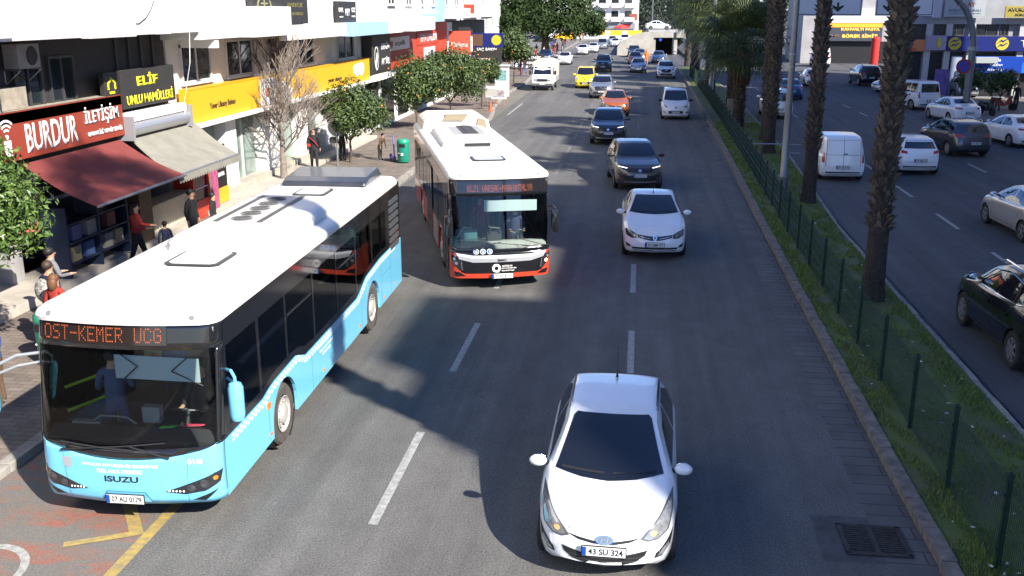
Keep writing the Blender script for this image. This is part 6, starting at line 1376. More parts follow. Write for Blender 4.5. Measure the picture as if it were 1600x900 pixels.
# ---------------- red and white bus
H2 = 2.80; red = mat('bus_red', (.62, .06, .025), .3, coat=.8); silverp = mat('bus_silver', (.50, .51, .52), .3, .4, coat=.6); roof_w2 = mat('bus_roof_white', (.72, .71, .68), .5, noise=.12, scale=1.4)
def sill2(y): return 1.12
st2 = [(.40, 1.02), (11.6, 1.02)]
rb, FpB, fpB, um2, hw2 = bus(dict(L=11.6, W=2.42, H=H2, label='white roofed bus with red and black front and BMC badge, middle of the left lane', loc=(-3.1, 22.5, 0), rz=R(17), paint=gloss_black, side_paint=red, roof=roof_w2, ax=(2.72, 8.6), rim=rim_w,
    side_top=st2, sill=sill2, panes=[(.62, 1.75), (1.85, 3.3), (3.38, 4.9), (4.98, 6.5), (6.58, 8.1), (8.18, 9.6), (9.68, 11.1)], zw=(.98, .92), zs=1.02, zh=2.26, disp=(-.82, .82, 2.34, 2.54), dest='KL21 VARSAK-MARKANTALYA', sglass=bus_glass_dark))
UM = um2
fpB('red_bumper', [(-UM, .30), (UM, .30), (UM, .92), (1.10, .92), (1.08, .70), (.98, .46), (.88, .42), (-.88, .42), (-.98, .46), (-1.08, .70), (-1.10, .92), (-UM, .92)], red, .006, .09)
fpB('silver_band', [(-1.02, .78), (-.7, .70), (.7, .70), (1.02, .78), (1.08, .90), (.7, .84), (-.7, .84), (-1.08, .90)], silverp, .010)
fpB('white_band', [(-1.07, .87), (-.7, .80), (.7, .80), (1.07, .87), (1.09, .93), (.7, .87), (-.7, .87), (-1.09, .93)], mat('bus_white_band', (.7, .7, .7), .4), .013)
for s, z, w, h in (('BMC', .745, .22, .06),):
    me = text_mesh(s, h, 0, w, .03)
    for v in me.vertices: v.co = FpB(v.co.x, z + v.co.y, .016)
    me.materials.append(mat('badge_dark_chrome', (.10, .10, .11), .25, .8)); link('badge_lettering', me, rb)
for s, z, w in (('ANTALYA', .60, .26), ('BÜYÜKŞEHİR', .545, .36), ('BELEDİYESİ', .49, .30)):
    me = text_mesh(s, .04, 0, w, .02)
    for v in me.vertices: v.co = FpB(.17 + v.co.x - (.36 - w) / 2, z + v.co.y, .008)
    me.materials.append(white_paint); link('lettering', me, rb)
em = fpB('emblem', [(-.14 + .105 * math.cos(k), .55 + .105 * math.sin(k)) for k in np.linspace(-1.2, 4.7, 22)] + [(-.14, .445), (-.035, .445)], white_paint, .008, .2)
fpB('emblem_core', [(-.14 + .05 * math.cos(k), .55 + .05 * math.sin(k)) for k in np.linspace(0, 6.0, 16)], gloss_black, .011, .2, parent=em)
for k in range(3):
    c = fpB('round_sticker', [(-.62 + k * .16 + .065 * math.cos(a), .965 + .065 * math.sin(a)) for a in np.linspace(0, 6.0, 16)], white_paint, .012, .2)
    fpB('sticker_field', [(-.62 + k * .16 + .052 * math.cos(a), .965 + .052 * math.sin(a)) for a in np.linspace(0, 6.0, 16)], mat('sticker_blue', (.03, .12, .5), .4), .015, .2, parent=c)
    fpB('sticker_figure', [(-.64 + k * .16, .935), (-.60 + k * .16, .935), (-.605 + k * .16, .985), (-.625 + k * .16, .995)], white_paint, .018, .2, parent=c)
for s in (-1, 1):
    h = fpB('headlight', [(s * a, z) for a, z in ((.90, .50), (1.0, .50), (1.12, .62), (1.24, .80), (1.22, .90), (1.10, .84), (.98, .72))], mat('lamp_housing', (.02, .022, .025), .15, coat=1.0), .012, .06)
    fpB('lamp_lens', [(s * 1.09 + .04 * math.cos(a), .68 + .04 * math.sin(a)) for a in np.linspace(0, 6.0, 12)], warm_lamp if s > 0 else lampglass, .018, .2, parent=h); fpB('lamp_lens', [(s * 1.14 + .035 * math.cos(a), .78 + .035 * math.sin(a)) for a in np.linspace(0, 6.0, 12)], lampglass, .018, .2, parent=h)
    for k in range(5): fpB('led_dot', [(s * (.955 + .004 * k) + .012 * math.cos(a), .54 + .045 * k + .014 * math.sin(a)) for a in np.linspace(0, 5.8, 6)], lampglass, .018, .2, parent=h)
    fpB('fog_lamp', [(s * a, z) for a, z in ((.86, .36), (1.10, .36), (1.16, .48), (1.0, .46))], gloss_black, .012, .08)
plate(rb, -.045, .37, '07 ECE 32', w=.50, h=.11)
wiper(rb, FpB, -.75, 1.0, -.35, 1.12, .7, .12); wiper(rb, FpB, .45, 1.02, .95, 1.10, 0.9, -.28); wiper(rb, FpB, .40, 1.06, .3, 1.12, .9, -.10)
bus_mirror(rb, 1, hw2, .30, 1.62, gloss_black, black_plastic, reach=.12, side=.06, hd=(.10, .09, .26)); bus_mirror(rb, -1, hw2 - .02, .25, 1.60, gloss_black, black_plastic, reach=.06, side=.1, hd=(.10, .09, .26))
b = MB(); b.prism([(.18, .42), (.75, .42), (.80, 1.06), (.42, 1.12), (.22, 1.06)], 'x', -hw2 + .1, hw2 - .1); b.build('dashboard', mat('dash_pale', (.36, .38, .36), .6), rb, fixn=True)
b = MB(); b.prism([(-.38, 1.86), (.90, 1.86), (.90, 2.12), (-.38, 2.14)], 'y', .36, .37); b.build('sun_blind', mat('blind_grey', (.42, .50, .50), .6), rb)
b = MB(); sc_ = Vector((.50, .80, 1.26)); pts = []
for i in range(17):
    a = 2 * math.pi * i / 16; u = Vector((1, 0, 0)); w = ax_.cross(u); pts.append(sc_ + (u * math.cos(a) + w * math.sin(a)) * .22)
b.tube(pts, .014, 6); b.cyl(sc_, sc_ - ax_ * .3, .03, n=8); b.build('steering_wheel', black_plastic, rb)
b = MB(); b.box(-.28, .06, .5, .62, 1.1, 1.34); b.tube([(-.22, .5, 1.3), (-.22, .46, 1.45), (.0, .46, 1.42), (.02, .5, 1.3)], .03, 6); b.build('ticket_machine', bi, rb)
b = MB(); b.tube([(-1.05, .45, 1.16), (-.35, .45, 1.18)], .012, 5); b.tube([(-1.0, .6, 1.2), (-.85, .6, 1.45), (-.7, .65, 1.4)], .012, 5)
for x in (-.35, .35):
    for y in (2.6, 4.4, 6.4): b.cyl((x, y, .42), (x, y, 2.5), .018, n=8)
b.build('grab_rail', mat('grey_rail', (.5, .52, .52), .4), rb)
b = MB(); b.box(-1.0, -.45, 1.1, 1.14, .42, 1.28); b.build('glass_partition', mat('teal_panel', (.06, .16, .18), .4), rb)
seat_rows(rb, hw2, [(.52, 1.2, .5)] + [(x, y, .42) for y in (3, 4, 5, 6) for x in (-.82, .82)] + [(x, y, .95) for y in (8, 9, 10) for x in (-.82, .82)], mat('seat_red', (.16, .03, .04), .7), black_plastic)
# doors on the kerb side
for s in (-1,):
    for k, (y0, y1) in enumerate(((.70, 1.85), (4.95, 6.4))):
        for half in (0, 1):
            a0 = y0 + (y1 - y0) / 2 * half; a1 = a0 + (y1 - y0) / 2 - .02; b = MB()
            b.box(-hw2 - .012, -hw2 + .002, a0, a1, .38, .46); b.box(-hw2 - .012, -hw2 + .002, a0, a1, 2.2, 2.28); b.box(-hw2 - .0125, -hw2 + .0025, a0, a0 + .05, .46, 2.2); b.box(-hw2 - .0125, -hw2 + .0025, a1 - .05, a1, .46, 2.2)
            d = b.build('door', black_plastic, rb); b = MB(); b.box(-hw2 - .008, -hw2 - .002, a0 + .05, a1 - .05, .46, 2.2); b.build('door_glass', darkglass, d)
b = MB(); b.prism([(3.5, .34), (4.6, .34), (4.6, 1.0), (3.5, 1.0)], 'x', -hw2 - .006, -hw2 + .001); b.build('grey_side_panel', silverp, rb)
rp = MB(); rows = []
for k, (ins, z) in enumerate(((0, 0), (.02, .10), (.10, .17), (.24, .19))):
    x0, x1, y0, y1 = -.90 + ins, .80 - ins, 4.6 + ins * 1.4, 8.4 - ins * .9
    c = .16; rows.append([(x0 + c, y0, z), (x1 - c, y0, z), (x1, y0 + c, z), (x1, y1 - c, z), (x1 - c, y1, z), (x0 + c, y1, z), (x0, y1 - c, z), (x0, y0 + c, z)])
rp.grid(rows, closed=True); rp.add(rows[-1], [tuple(range(8))]); pod = rp.build('air_conditioning_unit', roof_w2, rb, (0, 0, H2 + .03), smooth=True, fixn=True)
b = MB(); b.box(-.30, .42, 4.57, 4.63, .03, .11); b.build('intake_slot', black_plastic, pod)
b = MB(); b.box(-.42, .50, 5.9, 8.0, .192, .20); b.build('fan_tray', mat('tray_grey', (.36, .35, .33), .6, noise=.2), pod)
b = MB(); b.box(-.16, .28, 6.0, 7.9, .201, .225); 
for i in range(5): b.cyl((.06, 6.2 + i * .38, .225), (.06, 6.2 + i * .38, .24), .15, n=16)
b.build('fan', mat('fan_dark', (.05, .05, .05), .6), pod)
hatch_(rb, 1.9, 2.7, H2 + .03, mat('hatch_grey', (.42, .43, .45), .3), .42)
b = MB(); b.box(-.55, .10, 2.95, 3.4, 0, .02); b.build('roof_patch', silverp, rb, (0.2, 0, H2 + .036))
b = MB(); b.prism([(-1.12, 0), (-1.05, .28), (-.8, .42), (.8, .42), (1.05, .28), (1.12, 0)], 'y', 9.2, 11.4); b.build('rear_roof_fairing', mat('fairing_cream', (.66, .62, .54), .5, noise=.1), rb, (0, 0, H2 - .02), bevel=.08, fixn=True)
b = MB(); b.prism([(-.45, .30), (.25, .30), (.35, .45), (-.35, .45)], 'y', 9.10, 9.4); b.prism([(.62, .02), (.98, .02), (.92, .3), (.70, .34)], 'y', 9.14, 9.25); b.build('fairing_scoop', mat('scoop_beige', (.25, .2, .13), .6), rb, (0, 0, H2))
# ================================================================= PEOPLE
skin_m = mat('skin', (.42, .25, .17), .55); hair_b = mat('hair_black', (.012, .010, .009), .6); hair_r = mat('hair_auburn', (.16, .07, .03), .6, noise=.4, scale=20); hair_g = mat('hair_brown', (.05, .03, .02), .6)
def cloth(n, c): return mat('cloth_' + n, c, .85, noise=.25, scale=9)
_pm = {}
def person_mesh(pose):
    if pose in _pm: return _pm[pose]
    V, E, Rr, K = [], [], [], []      # kinds per edge: 0 shirt 1 trousers 2 shoes 3 skin
    def v(p, r, par=None, k=0):
        V.append(p); Rr.append(r); i = len(V) - 1
        if par is not None: E.append((par, i)); K.append(k)
        return i
    sit = pose == 'sit'; walk = pose in ('walk', 'reach'); bend = pose == 'bend'
    P0 = v((0, 0, .93), (.15, .11)); ly = -.28 if bend else 0
    s1 = v((0, ly * .3, 1.08), (.135, .10), P0, 0); s2 = v((0, ly * .7, 1.27), (.165, .115), s1, 0); nb = v((0, ly, 1.42), (.09, .07), s2, 0); nk = v((0, ly - .015, 1.49), (.055, .055), nb, 3)
    h1 = v((0, ly - .03, 1.55), (.072, .085), nk, 3); h2 = v((0, ly - .02, 1.62), (.082, .10), h1, 3); v((0, ly - .01, 1.69), (.055, .065), h2, 3)
    for s in (-1, 1):
        sh = v((s * .165, ly * .95, 1.385), (.07, .065), nb, 0); sw = .16 * s if walk else 0.0
        if sit or pose == 'reach' or pose == 'hold': el = v((s * .23, ly - .06, 1.13), (.05, .05), sh, 0); wr = v((s * .17, ly - .30, 1.12), (.034, .032), el, 0); hd = Vector((0, -1, 0)); up_ = Vector((0, 0, 1))
        else: el = v((s * .235, ly * .9 + .03 + sw * .3, 1.13), (.05, .05), sh, 0); wr = v((s * .245, ly * .9 - .03 + sw, .90), (.033, .032), el, 0); hd = Vector((0, sw * .4 - .1, -1)).normalized(); up_ = Vector((0, 1, 0))
        wp = Vector(V[wr]); pm = v(tuple(wp + hd * .07), (.036, .018), wr, 3)
        for f in range(4):
            q = wp + hd * .085 + Vector((0, (f - 1.5) * .019, 0)) if not (sit or pose in ('reach', 'hold')) else wp + hd * .085 + Vector(((f - 1.5) * .019, 0, 0))
            a = v(tuple(q + hd * .03), (.009, .009), pm, 3); v(tuple(q + hd * (.055 + .01 * (f in (1, 2))) + Vector((-s * .012, 0, 0))), (.007, .007), a, 3)
        th = wp + hd * .05 + (Vector((0, -.035, 0)) if not (sit or pose in ('reach', 'hold')) else Vector((-s * .035, 0, 0))); v(tuple(th + hd * .02), (.009, .009), pm, 3)
        hp = v((s * .085, 0, .88), (.105, .10), P0, 1)
        if sit: kn = v((s * .12, -.44, .90), (.07, .07), hp, 1); an = v((s * .12, -.46, .50), (.048, .048), kn, 1); v((s * .13, -.60, .46), (.045, .035), an, 2)
        else:
            st = .22 * s if walk else 0; kn = v((s * .095, -.02 - st * .5, .50), (.068, .068), hp, 1); an = v((s * .10, .03 - st, .11 + (.03 if st < 0 else 0)), (.046, .046), kn, 1); v((s * .11, -.12 - st, .05), (.045, .036), an, 2)
    me = bpy.data.meshes.new('person'); me.from_pydata(V, E, []); o = bpy.data.objects.new('tmp', me); COL.objects.link(o)
    o.modifiers.new('s', 'SKIN'); sl = me.skin_vertices[0].data
    for i, r in enumerate(Rr): sl[i].radius = r
    sl[0].use_root = True
    sb_ = o.modifiers.new('u', 'SUBSURF'); sb_.levels = 1
    dg = bpy.context.evaluated_depsgraph_get(); dg.update(); out = bpy.data.meshes.new_from_object(o.evaluated_get(dg)); bpy.data.objects.remove(o)
    segs = [(Vector(V[a]), Vector(V[b_]), k) for (a, b_), k in zip(E, K)]
    for _ in range(4): out.materials.append(skin_m)
    for p in out.polygons:
        c = p.center; best = 9; kk = 0
        for a, b_, k in segs:
            ab = b_ - a; t = max(0, min(1, (c - a).dot(ab) / ab.length_squared)); d = (a + ab * t - c).length
            if d < best: best = d; kk = k
        if c.z < .09 and not sit: kk = 2
        p.material_index = kk
    out.shade_smooth(); _pm[pose] = (out, ly); return _pm[pose]
def person(label, loc, rz, top, legs, shoes=None, hair=None, pose='stand', h=1.68, longhair=False, z0=None, group=None, hat=None):
    me, ly = person_mesh(pose); t = thing('person', label, 'person', loc, R(rz), group); t.scale = (h / 1.74,) * 3
    o = link('body', me, t)
    for i, m in enumerate((top, legs, shoes or black_plastic, skin_m)): o.material_slots[i].link = 'OBJECT'; o.material_slots[i].material = m
    b = MB(); b.sph((0, ly + .012, 1.645), (.098, .112, .095), 14); 
    if longhair: b.sph((0, ly + .06, 1.54), (.11, .085, .15), 12)
    hr = b.build('hair', hair or hair_b, t, smooth=True)
    b = MB()
    for s in (-1, 1): b.sph((s * .032, ly - .118, 1.615), (.012, .008, .009), 8)
    b.build('eyes', ink, t); b = MB(); b.sph((0, ly - .128, 1.585), (.013, .016, .022), 8); b.build('nose', skin_m, t, smooth=True); b = MB(); b.sph((0, ly - .112, 1.548), (.025, .008, .008), 8); b.build('mouth', mat('lips', (.3, .1, .08), .5), t)
    return t
c_black = cloth('black', (.015, .015, .017)); c_red = cloth('red', (.35, .03, .02)); c_jean = cloth('denim', (.05, .08, .16)); c_grey = cloth('grey', (.18, .18, .20)); c_org = cloth('orange', (.80, .20, .03)); c_blue = cloth('blue', (.05, .09, .28)); c_pale = cloth('pale', (.5, .5, .5)); c_brown = cloth('brown', (.12, .07, .04)); c_navy = cloth('navy', (.02, .025, .06))
PV = .12
p = person('man in a black jacket with a red bag strap walking along the cream building', (-13.05, 38.6, PV), 20, c_black, c_black, pose='walk', h=1.8)
b = MB(); b.tube([(-.15, -.12, 1.36), (.03, -.165, 1.2), (.16, -.12, 1.02), (.17, .05, .98), (0, .15, 1.15), (-.13, .1, 1.38)], .02, 6); b.build('bag_strap', c_red, p)
b = MB(); b.box(-.28, -.12, -.18, -.10, 1.0, 1.12); b.build('shoulder_bag', c_red, p, bevel=.02)
person('person in a dark coat standing behind the round sign', (-12.75, 41.5, PV), 160, c_black, c_black, h=1.75)
person('small dark haired person bending down beside the orange tree trunk', (-11.2, 42.0, PV), 60, c_brown, c_black, pose='bend', h=1.2)
person('tall person in a black and red jacket under the red awning', (-12.35, 22.6, PV), 100, c_red, c_black, pose='reach', h=1.8, longhair=True)
person('child in a navy vest with pale blue sleeves beside the red jacket', (-11.9, 23.2, PV), -150, c_navy, c_jean, h=1.2)
person('person in black standing before the red fridge', (-11.9, 24.8, PV), 80, c_black, c_black, h=1.75)
person('shorter dark haired person next to the red fridge', (-11.7, 25.7, PV), 100, c_black, c_jean, h=1.5)
p = person('woman with long auburn hair and a red top behind the blue bus', (-10.7, 16.4, PV), 170, c_red, c_black, hair=hair_r, h=1.66, longhair=True)
p = person('person in a dark jacket with a floral backpack beside the auburn haired woman', (-11.25, 17.1, PV), 170, c_navy, c_black, hair=hair_g, h=1.72)
b = MB(); b.sph((0, .20, 1.18), (.17, .12, .24), 16); b.build('backpack', mat('floral_print', (.03, .03, .03), .8, noise=.95, scale=22, col2=(.5, .48, .45)), p, smooth=True)
person('person in grey holding a blue bag behind the leafy tree', (-11.9, 18.2, PV), 150, c_grey, c_black, hair=hair_b, h=1.7, pose='hold')
person('person in blue with pale trainers at the left edge beside the kerb', (-10.35, 14.0, PV), -70, c_blue, c_brown, shoes=cloth('trainer', (.45, .48, .50)), h=1.66)
person('man in a red shirt walking away beside the pale kiosk box', (-11.2, 83.5, PV), 175, c_red, c_black, h=1.8, pose='walk')
person('road worker in orange standing on the line before the retaining wall', (.75, 121.5, 0), 0, c_org, c_org, h=1.95, hair=c_org)
person('person in black at the right edge by the parked motorbike', (24.6, 69.0, .1), 10, c_black, c_black, h=1.8)
person('person in a pale blue shirt at the shop door under the yellow emblem', (24.2, 78.6, .1), 0, cloth('paleblue', (.25, .33, .5)), c_navy, h=1.75)
pr2 = random.Random(77); tops = [c_black, c_red, c_grey, c_pale, c_blue, c_brown, c_org, c_navy]; tn = ['black', 'red', 'grey', 'pale', 'blue', 'brown', 'orange', 'navy']; used_l = {}
for k in range(26):
    y = 100 + 3.0 * k; x = -11.8 - (y - 100) * .02 + pr2.uniform(-2.6, .6); i = k % 8; j = (k * 3 + 1) % 8
    person('one of the distant pedestrians on the crowded pavement under the big tree', (x, y, PV), pr2.uniform(-180, 180), tops[i], tops[j], pose=('stand', 'walk')[k % 2], h=pr2.uniform(1.6, 1.8), group='distant pedestrians under the big tree')
# in the buses
def in_bus(bus_o, lx, ly, lz, *a, **k):
    M = Matrix.Rotation(bus_o.rotation_euler.z, 4, 'Z'); q = M @ Vector((lx, ly, lz)); return person(a[0], (bus_o.location.x + q.x, bus_o.location.y + q.y, lz), math.degrees(bus_o.rotation_euler.z) + a[1], *a[2:], **k)
p = in_bus(bb, .58, 1.28, .18, 'bus driver in black with white sleeve stripes at the wheel of the blue bus', 0, c_black, c_black, pose='sit', h=1.72)
b = MB()
for dx in (.255, .275): b.tube([(dx - .06, -.02, 1.36), (dx + .012, .0, 1.2), (dx + .005, -.05, 1.09)], .006, 5)
b.build('sleeve_stripes', white_paint, p)
in_bus(bb, -.52, .95, .42, 'standing passenger in denim beside the ticket machine of the blue bus', 200, c_jean, c_jean, pose='hold', h=1.7)
in_bus(bb, .55, 3.1, .40, 'standing passenger in a blue shirt behind the driver of the blue bus', 60, cloth('mid_blue', (.08, .14, .4)), c_black, h=1.72)
in_bus(bb, .85, 6.1, .42, 'passenger in a pale top standing at the rear windows of the blue bus', 80, c_pale, c_black, h=1.7)
in_bus(rb, .52, 1.22, .15, 'bus driver in a dark blue top at the wheel of the white and red bus', 0, c_navy, c_black, pose='sit', h=1.72)
in_bus(rb, -.35, 1.35, .42, 'passenger in dark red standing near the door of the white and red bus', 10, cloth('dark_red', (.2, .02, .03)), c_black, h=1.7)
in_bus(rb, -.1, 2.4, .42, 'passenger in black standing in the aisle of the white and red bus', -10, c_black, c_black, h=1.75)
# ================================================================= STREET FURNITURE
pgreen = mat('fence_green', (.012, .040, .026), .5, .2, noise=.3, scale=3)
fn = thing('mesh_fence', 'dark green wire mesh fence with slim posts running along the median', 'fence', (4.45, 9, .1))
def xf(y): return float(np.interp(y, [9, 30, 45, 60, 80, 112], [4.40, 4.52, 4.72, 4.9, 5.0, 5.0]))
y = 8.9; k = 0; posts = []
while y < 112: posts.append(y); y += 2.04
for i, y in enumerate(posts):
    if i > 45: break
    b = MB(); x = xf(y) - 4.45; b.box(x - .03, x + .03, y - 9 - .03, y - 9 + .03, -.05, 1.22); b.box(x - .036, x + .036, y - 9 - .036, y - 9 + .036, 1.22, 1.25); b.cyl((x, y - 9, 1.25), (x, y - 9, 1.28), .02, n=6)
    b.box(x - .045, x - .03, y - 9 - .02, y - 9 + .02, .25, .30); b.box(x - .045, x - .03, y - 9 - .02, y - 9 + .02, .95, 1.0)
    b.build('post', pgreen, fn)
for i, (y0, y1) in enumerate(zip(posts, posts[1:])):
    if i > 45: break
    b = MB(); x0, x1 = xf(y0) - 4.45, xf(y1) - 4.45; n = 40 if y0 < 30 else 20 if y0 < 60 else 12; th = .0022 if y0 < 30 else .0045 if y0 < 60 else .008
    for j in range(1, n):
        f = j / n; x = x0 + (x1 - x0) * f; yy = y0 + (y1 - y0) * f - 9; b.box(x - th, x + th, yy - th, yy + th, .05, 1.16)
    for z in ([.06, .12, .3, .5, .56, .75, .95, 1.10, 1.15] if y0 < 60 else [.06, .5, 1.1]):
        b.add([(x0, y0 - 9, z - th * 1.3), (x1, y1 - 9, z - th * 1.3), (x1, y1 - 9, z + th * 1.3), (x0, y0 - 9, z + th * 1.3), (x0 - .006, y0 - 9, z), (x1 - .006, y1 - 9, z)], [(0, 1, 2, 3), (0, 4, 5, 1), (4, 3, 2, 5)])
    b.build('mesh_panel', pgreen, fn)
# lamp post
lp = thing('lamp_post', 'tall grey metal lamp post in the median between the palms', 'lamp post', (5.02, 34.3, .1))
b = MB(); b.lathe([(.17, 0), (.17, .9), (.13, .95), (.115, 3.0), (.10, 5.0), (.085, 9.5)], n=16); b.build('pole', mat('lamp_grey', (.22, .23, .24), .4, .6, noise=.2, scale=2), lp, smooth=True)
b = MB(); b.cyl((0, 0, 4.95), (0, 0, 5.0), .13, n=16); b.cyl((0, 0, 4.55), (0, 0, 4.6), .125, n=16); b.cyl((0, 0, 2.0), (-1.1, 0, 2.0), .02, n=6); b.cyl((0, 0, 1.7), (.5, 0, 1.7), .02, n=6); b.cyl((0, 0, 2.0), (.5, 0, 1.98), .02, n=6); b.build('clamp', steel, lp)
b = MB(); b.tube([(0, 0, 9.4), (-.8, 0, 9.8), (-2.0, 0, 9.9)], .05, 8); b.build('arm', steel, lp); b = MB(); b.box(-2.7, -1.9, -.14, .14, 9.8, 9.92); b.build('lamp_head', steel, lp)
for k, (x, y, h, lab) in enumerate(((5.2, 74, 8, 'slim grey lamp post among the bushy palms'), (7.0, 150, 14, 'tall pale lamp mast right of the underpass opening'), (2.4, 230, 14, 'slim pale lamp mast beyond the white block'), (8.6, 200, 10, 'far street lamp with two heads before the conifers'))):
    dup(lp, (x, y, 0), 0, lab, scale=(1.3, 1.3, h / 9.9))
ws_ = thing('wooden_post', 'pale weathered square post standing in the grass before the bushy palms', 'post', (5.15, 57.2, .1)); b = MB(); b.box(-.17, .17, -.17, .17, 0, 1.55); b.build('post', mat('weathered_wood', (.26, .25, .22), .85, noise=.4, scale=5), ws_, bevel=.02)
# gantry and direction signs
gm = mat('gantry_steel', (.20, .215, .235), .4, .5, noise=.15, scale=2); sgrey = mat('sign_back_grey', (.62, .64, .70), .45, noise=.06)
gy = thing('sign_gantry', 'curved grey steel mast carrying the overhead road signs over the right road', 'gantry', (19.3, 62, 0))
b = MB(); pts = [(0, 0, 0), (0, 0, 4.3)] + [(-2.6 * (1 - math.cos(a)), 0, 4.3 + 3.3 * math.sin(a)) for a in np.linspace(.15, 1.45, 8)] + [(-12.5, 0, 7.7)]
for i, (p, q) in enumerate(zip(pts, pts[1:])): b.cyl(p, q, .21 - .008 * i, .20 - .008 * i, 14)
b.build('mast', gm, gy, smooth=True); b = MB(); b.cyl((0, 0, 4.2), (0, 0, 4.42), .27, n=16); b.cyl((0, 0, 0), (0, 0, .15), .35, n=16); b.build('flange', mat('flange_pale', (.4, .4, .38), .5), gy)
def road_sign(label, x0, x1, z0, z1, arrow):
    r = thing('direction_sign', label, 'road sign', ((x0 + x1) / 2, 61.6, (z0 + z1) / 2)); w, h = (x1 - x0) / 2, (z1 - z0) / 2
    blocks(r, 'board', sgrey, [(-w, w, 0, .06, -h, h)], .01); blocks(r, 'border', ink, [(-w + .06, w - .06, -.004, 0, -h + .05, -h + .09), (-w + .06, w - .06, -.004, 0, h - .09, h - .05), (-w + .06, -w + .1, -.004, 0, -h + .09, h - .09), (w - .1, w - .06, -.004, 0, -h + .09, h - .09)])
    b = MB(); ax = -w * .0 + arrow; b.prism([(ax - .06, -h + .75), (ax + .06, -h + .75), (ax + .06, -h + .5), (ax + .32, -h + .62), (ax + .32, -h + .5), (ax, -h + .22), (ax - .32, -h + .5), (ax - .32, -h + .62), (ax - .06, -h + .5)], 'y', -.006, 0); b.build('arrow', ink, r)
    b = MB(); b.box(-w * .6, -w * .55, .06, .14, -h, h + .3); b.box(w * .55, w * .6, .06, .14, -h, h + .3); b.build('bracket', gm, r); return r
road_sign('grey overhead sign with a black down arrow, left one on the gantry', 8.9, 12.75, 6.15, 8.3, .55); road_sign('grey overhead sign right of the sign with the arrow, partly behind the nearest palm', 13.5, 16.75, 6.15, 8.3, -.9)
ns = thing('no_stopping_sign', 'round blue sign with a red ring on the curved steel mast', 'road sign', (18.8, 61.65, 3.3)); b = MB(); b.cyl((0, -.03, 0), (0, 0, 0), .42, n=26); b.build('disc', mat('ring_red', (.35, .02, .03), .4), ns); b = MB(); b.cyl((0, -.036, 0), (0, -.03, 0), .31, n=26); b.build('field', mat('field_blue', (.02, .07, .45), .4), ns)
b = MB(); b.box(-.04, .04, -.042, -.036, -.32, .32, M=Matrix.Rotation(R(45), 4, 'Y')); b.build('bar', mat('ring_red', (.35, .02, .03), .4), ns)
# round sign seen from the back
ds = thing('round_sign', 'grey back of a round road sign on a pole behind the blue bus', 'road sign', (-12.6, 40.3, .12)); b = MB(); b.cyl((0, 0, 0), (0, 0, 2.25), .04, n=10); b.build('pole', steel, ds); b = MB(); b.cyl((0, .05, 1.62), (0, .07, 1.62), .40, n=28); b.box(-.05, .05, .02, .05, 1.3, 1.95); b.build('disc', mat('sign_back', (.42, .41, .38), .5, noise=.1), ds)
b = MB(); b.box(-.28, -.05, -.1, .15, .95, 1.2); b.build('meter_box', mat('box_dark', (.06, .06, .06), .5), ds)
# litter bins, scooter
teal = mat('bin_teal', (.01, .22, .15), .35, coat=.3, noise=.1)
def bin_(label, x, y):
    r = thing('litter_bin', label, 'litter bin', (x, y, .12)); b = MB(); b.lathe([(.24, .05), (.26, .08), (.275, .82), (.27, .86)], n=24); b.cyl((0, 0, .05), (0, 0, .06), .24, n=24); b.build('bin_body', teal, r, smooth=True)
    b = MB(); b.lathe([(.275, .86), (.28, .88), (.27, .96), (.22, 1.02), (.0, 1.04)], n=24); b.build('lid', mat('bin_lid_green', (.015, .28, .16), .35), r, smooth=True); b = MB(); b.box(-.13, .13, -.285, -.25, .70, .84); b.build('opening', ink, r)
    b = MB(); b.cyl((-.14, -.27, .45), (-.14, -.272, .45), .02, n=6); b.prism([(-.05, .35), (.05, .35), (.05, .45), (-.05, .45)], 'y', -.278, -.26); b.build('sticker', white_paint, r); return r
bin_('teal green litter bin standing at the kerb between the two buses', -10.0, 41.4); bin_('teal green litter bin behind the front door of the blue bus', -10.7, 16.1)
sc = thing('electric_scooter', 'purple rental scooter parked beside the green litter bin', 'scooter', (-10.6, 41.9, .12), R(25)); pur = mat('scooter_purple', (.20, .12, .65), .35)
b = MB(); b.tube([(0, -.42, .14), (0, -.32, .35), (0, -.22, 1.12)], .03, 8); b.box(-.09, .09, -.3, .40, .12, .17); b.build('frame', pur, sc); b = MB(); b.cyl((-.25, -.21, 1.12), (.25, -.21, 1.12), .018, n=8); b.build('handlebar', black_plastic, sc)
for y in (-.45, .48): b = MB(); b.lathe([(.07, -.025), (.12, -.03), (.13, 0), (.12, .03), (.07, .025)], ax='x', n=20); b.cyl((-.02, 0, 0), (.02, 0, 0), .05, n=10); b.build('wheel', rubber, sc, (0, y, .13), smooth=True)
# kiosk box, cone, boards, bollard things
kb = thing('utility_cabinet', 'pale grey utility cabinet on the pavement near the white truck', 'utility cabinet', (-11.0, 80.0, .12)); blocks(kb, 'case', mat('cabinet_pale', (.50, .52, .50), .6), [(-.55, .55, -.35, .35, .3, 2.0)], .02); blocks(kb, 'roof', mat('cabinet_roof', (.42, .44, .42), .6), [(-.65, .65, -.45, .45, 2.0, 2.12)], .02); blocks(kb, 'plinth', conc, [(-.5, .5, -.3, .3, 0, .3)]); blocks(kb, 'poster', mat('poster_teal', (.2, .4, .4), .5, noise=.6, scale=6), [(-.4, .4, -.36, -.35, .9, 1.7)])
cn = thing('traffic_cone', 'orange cone at the kerb corner beside the slim orange tree', 'traffic cone', (-9.6, 64.2, .12)); b = MB(); b.lathe([(.17, .03), (.14, .05), (.03, .6), (.0, .61)], n=16); b.box(-.2, .2, -.2, .2, 0, .03); b.build('cone', mat('cone_orange', (.45, .10, .04), .6), cn)
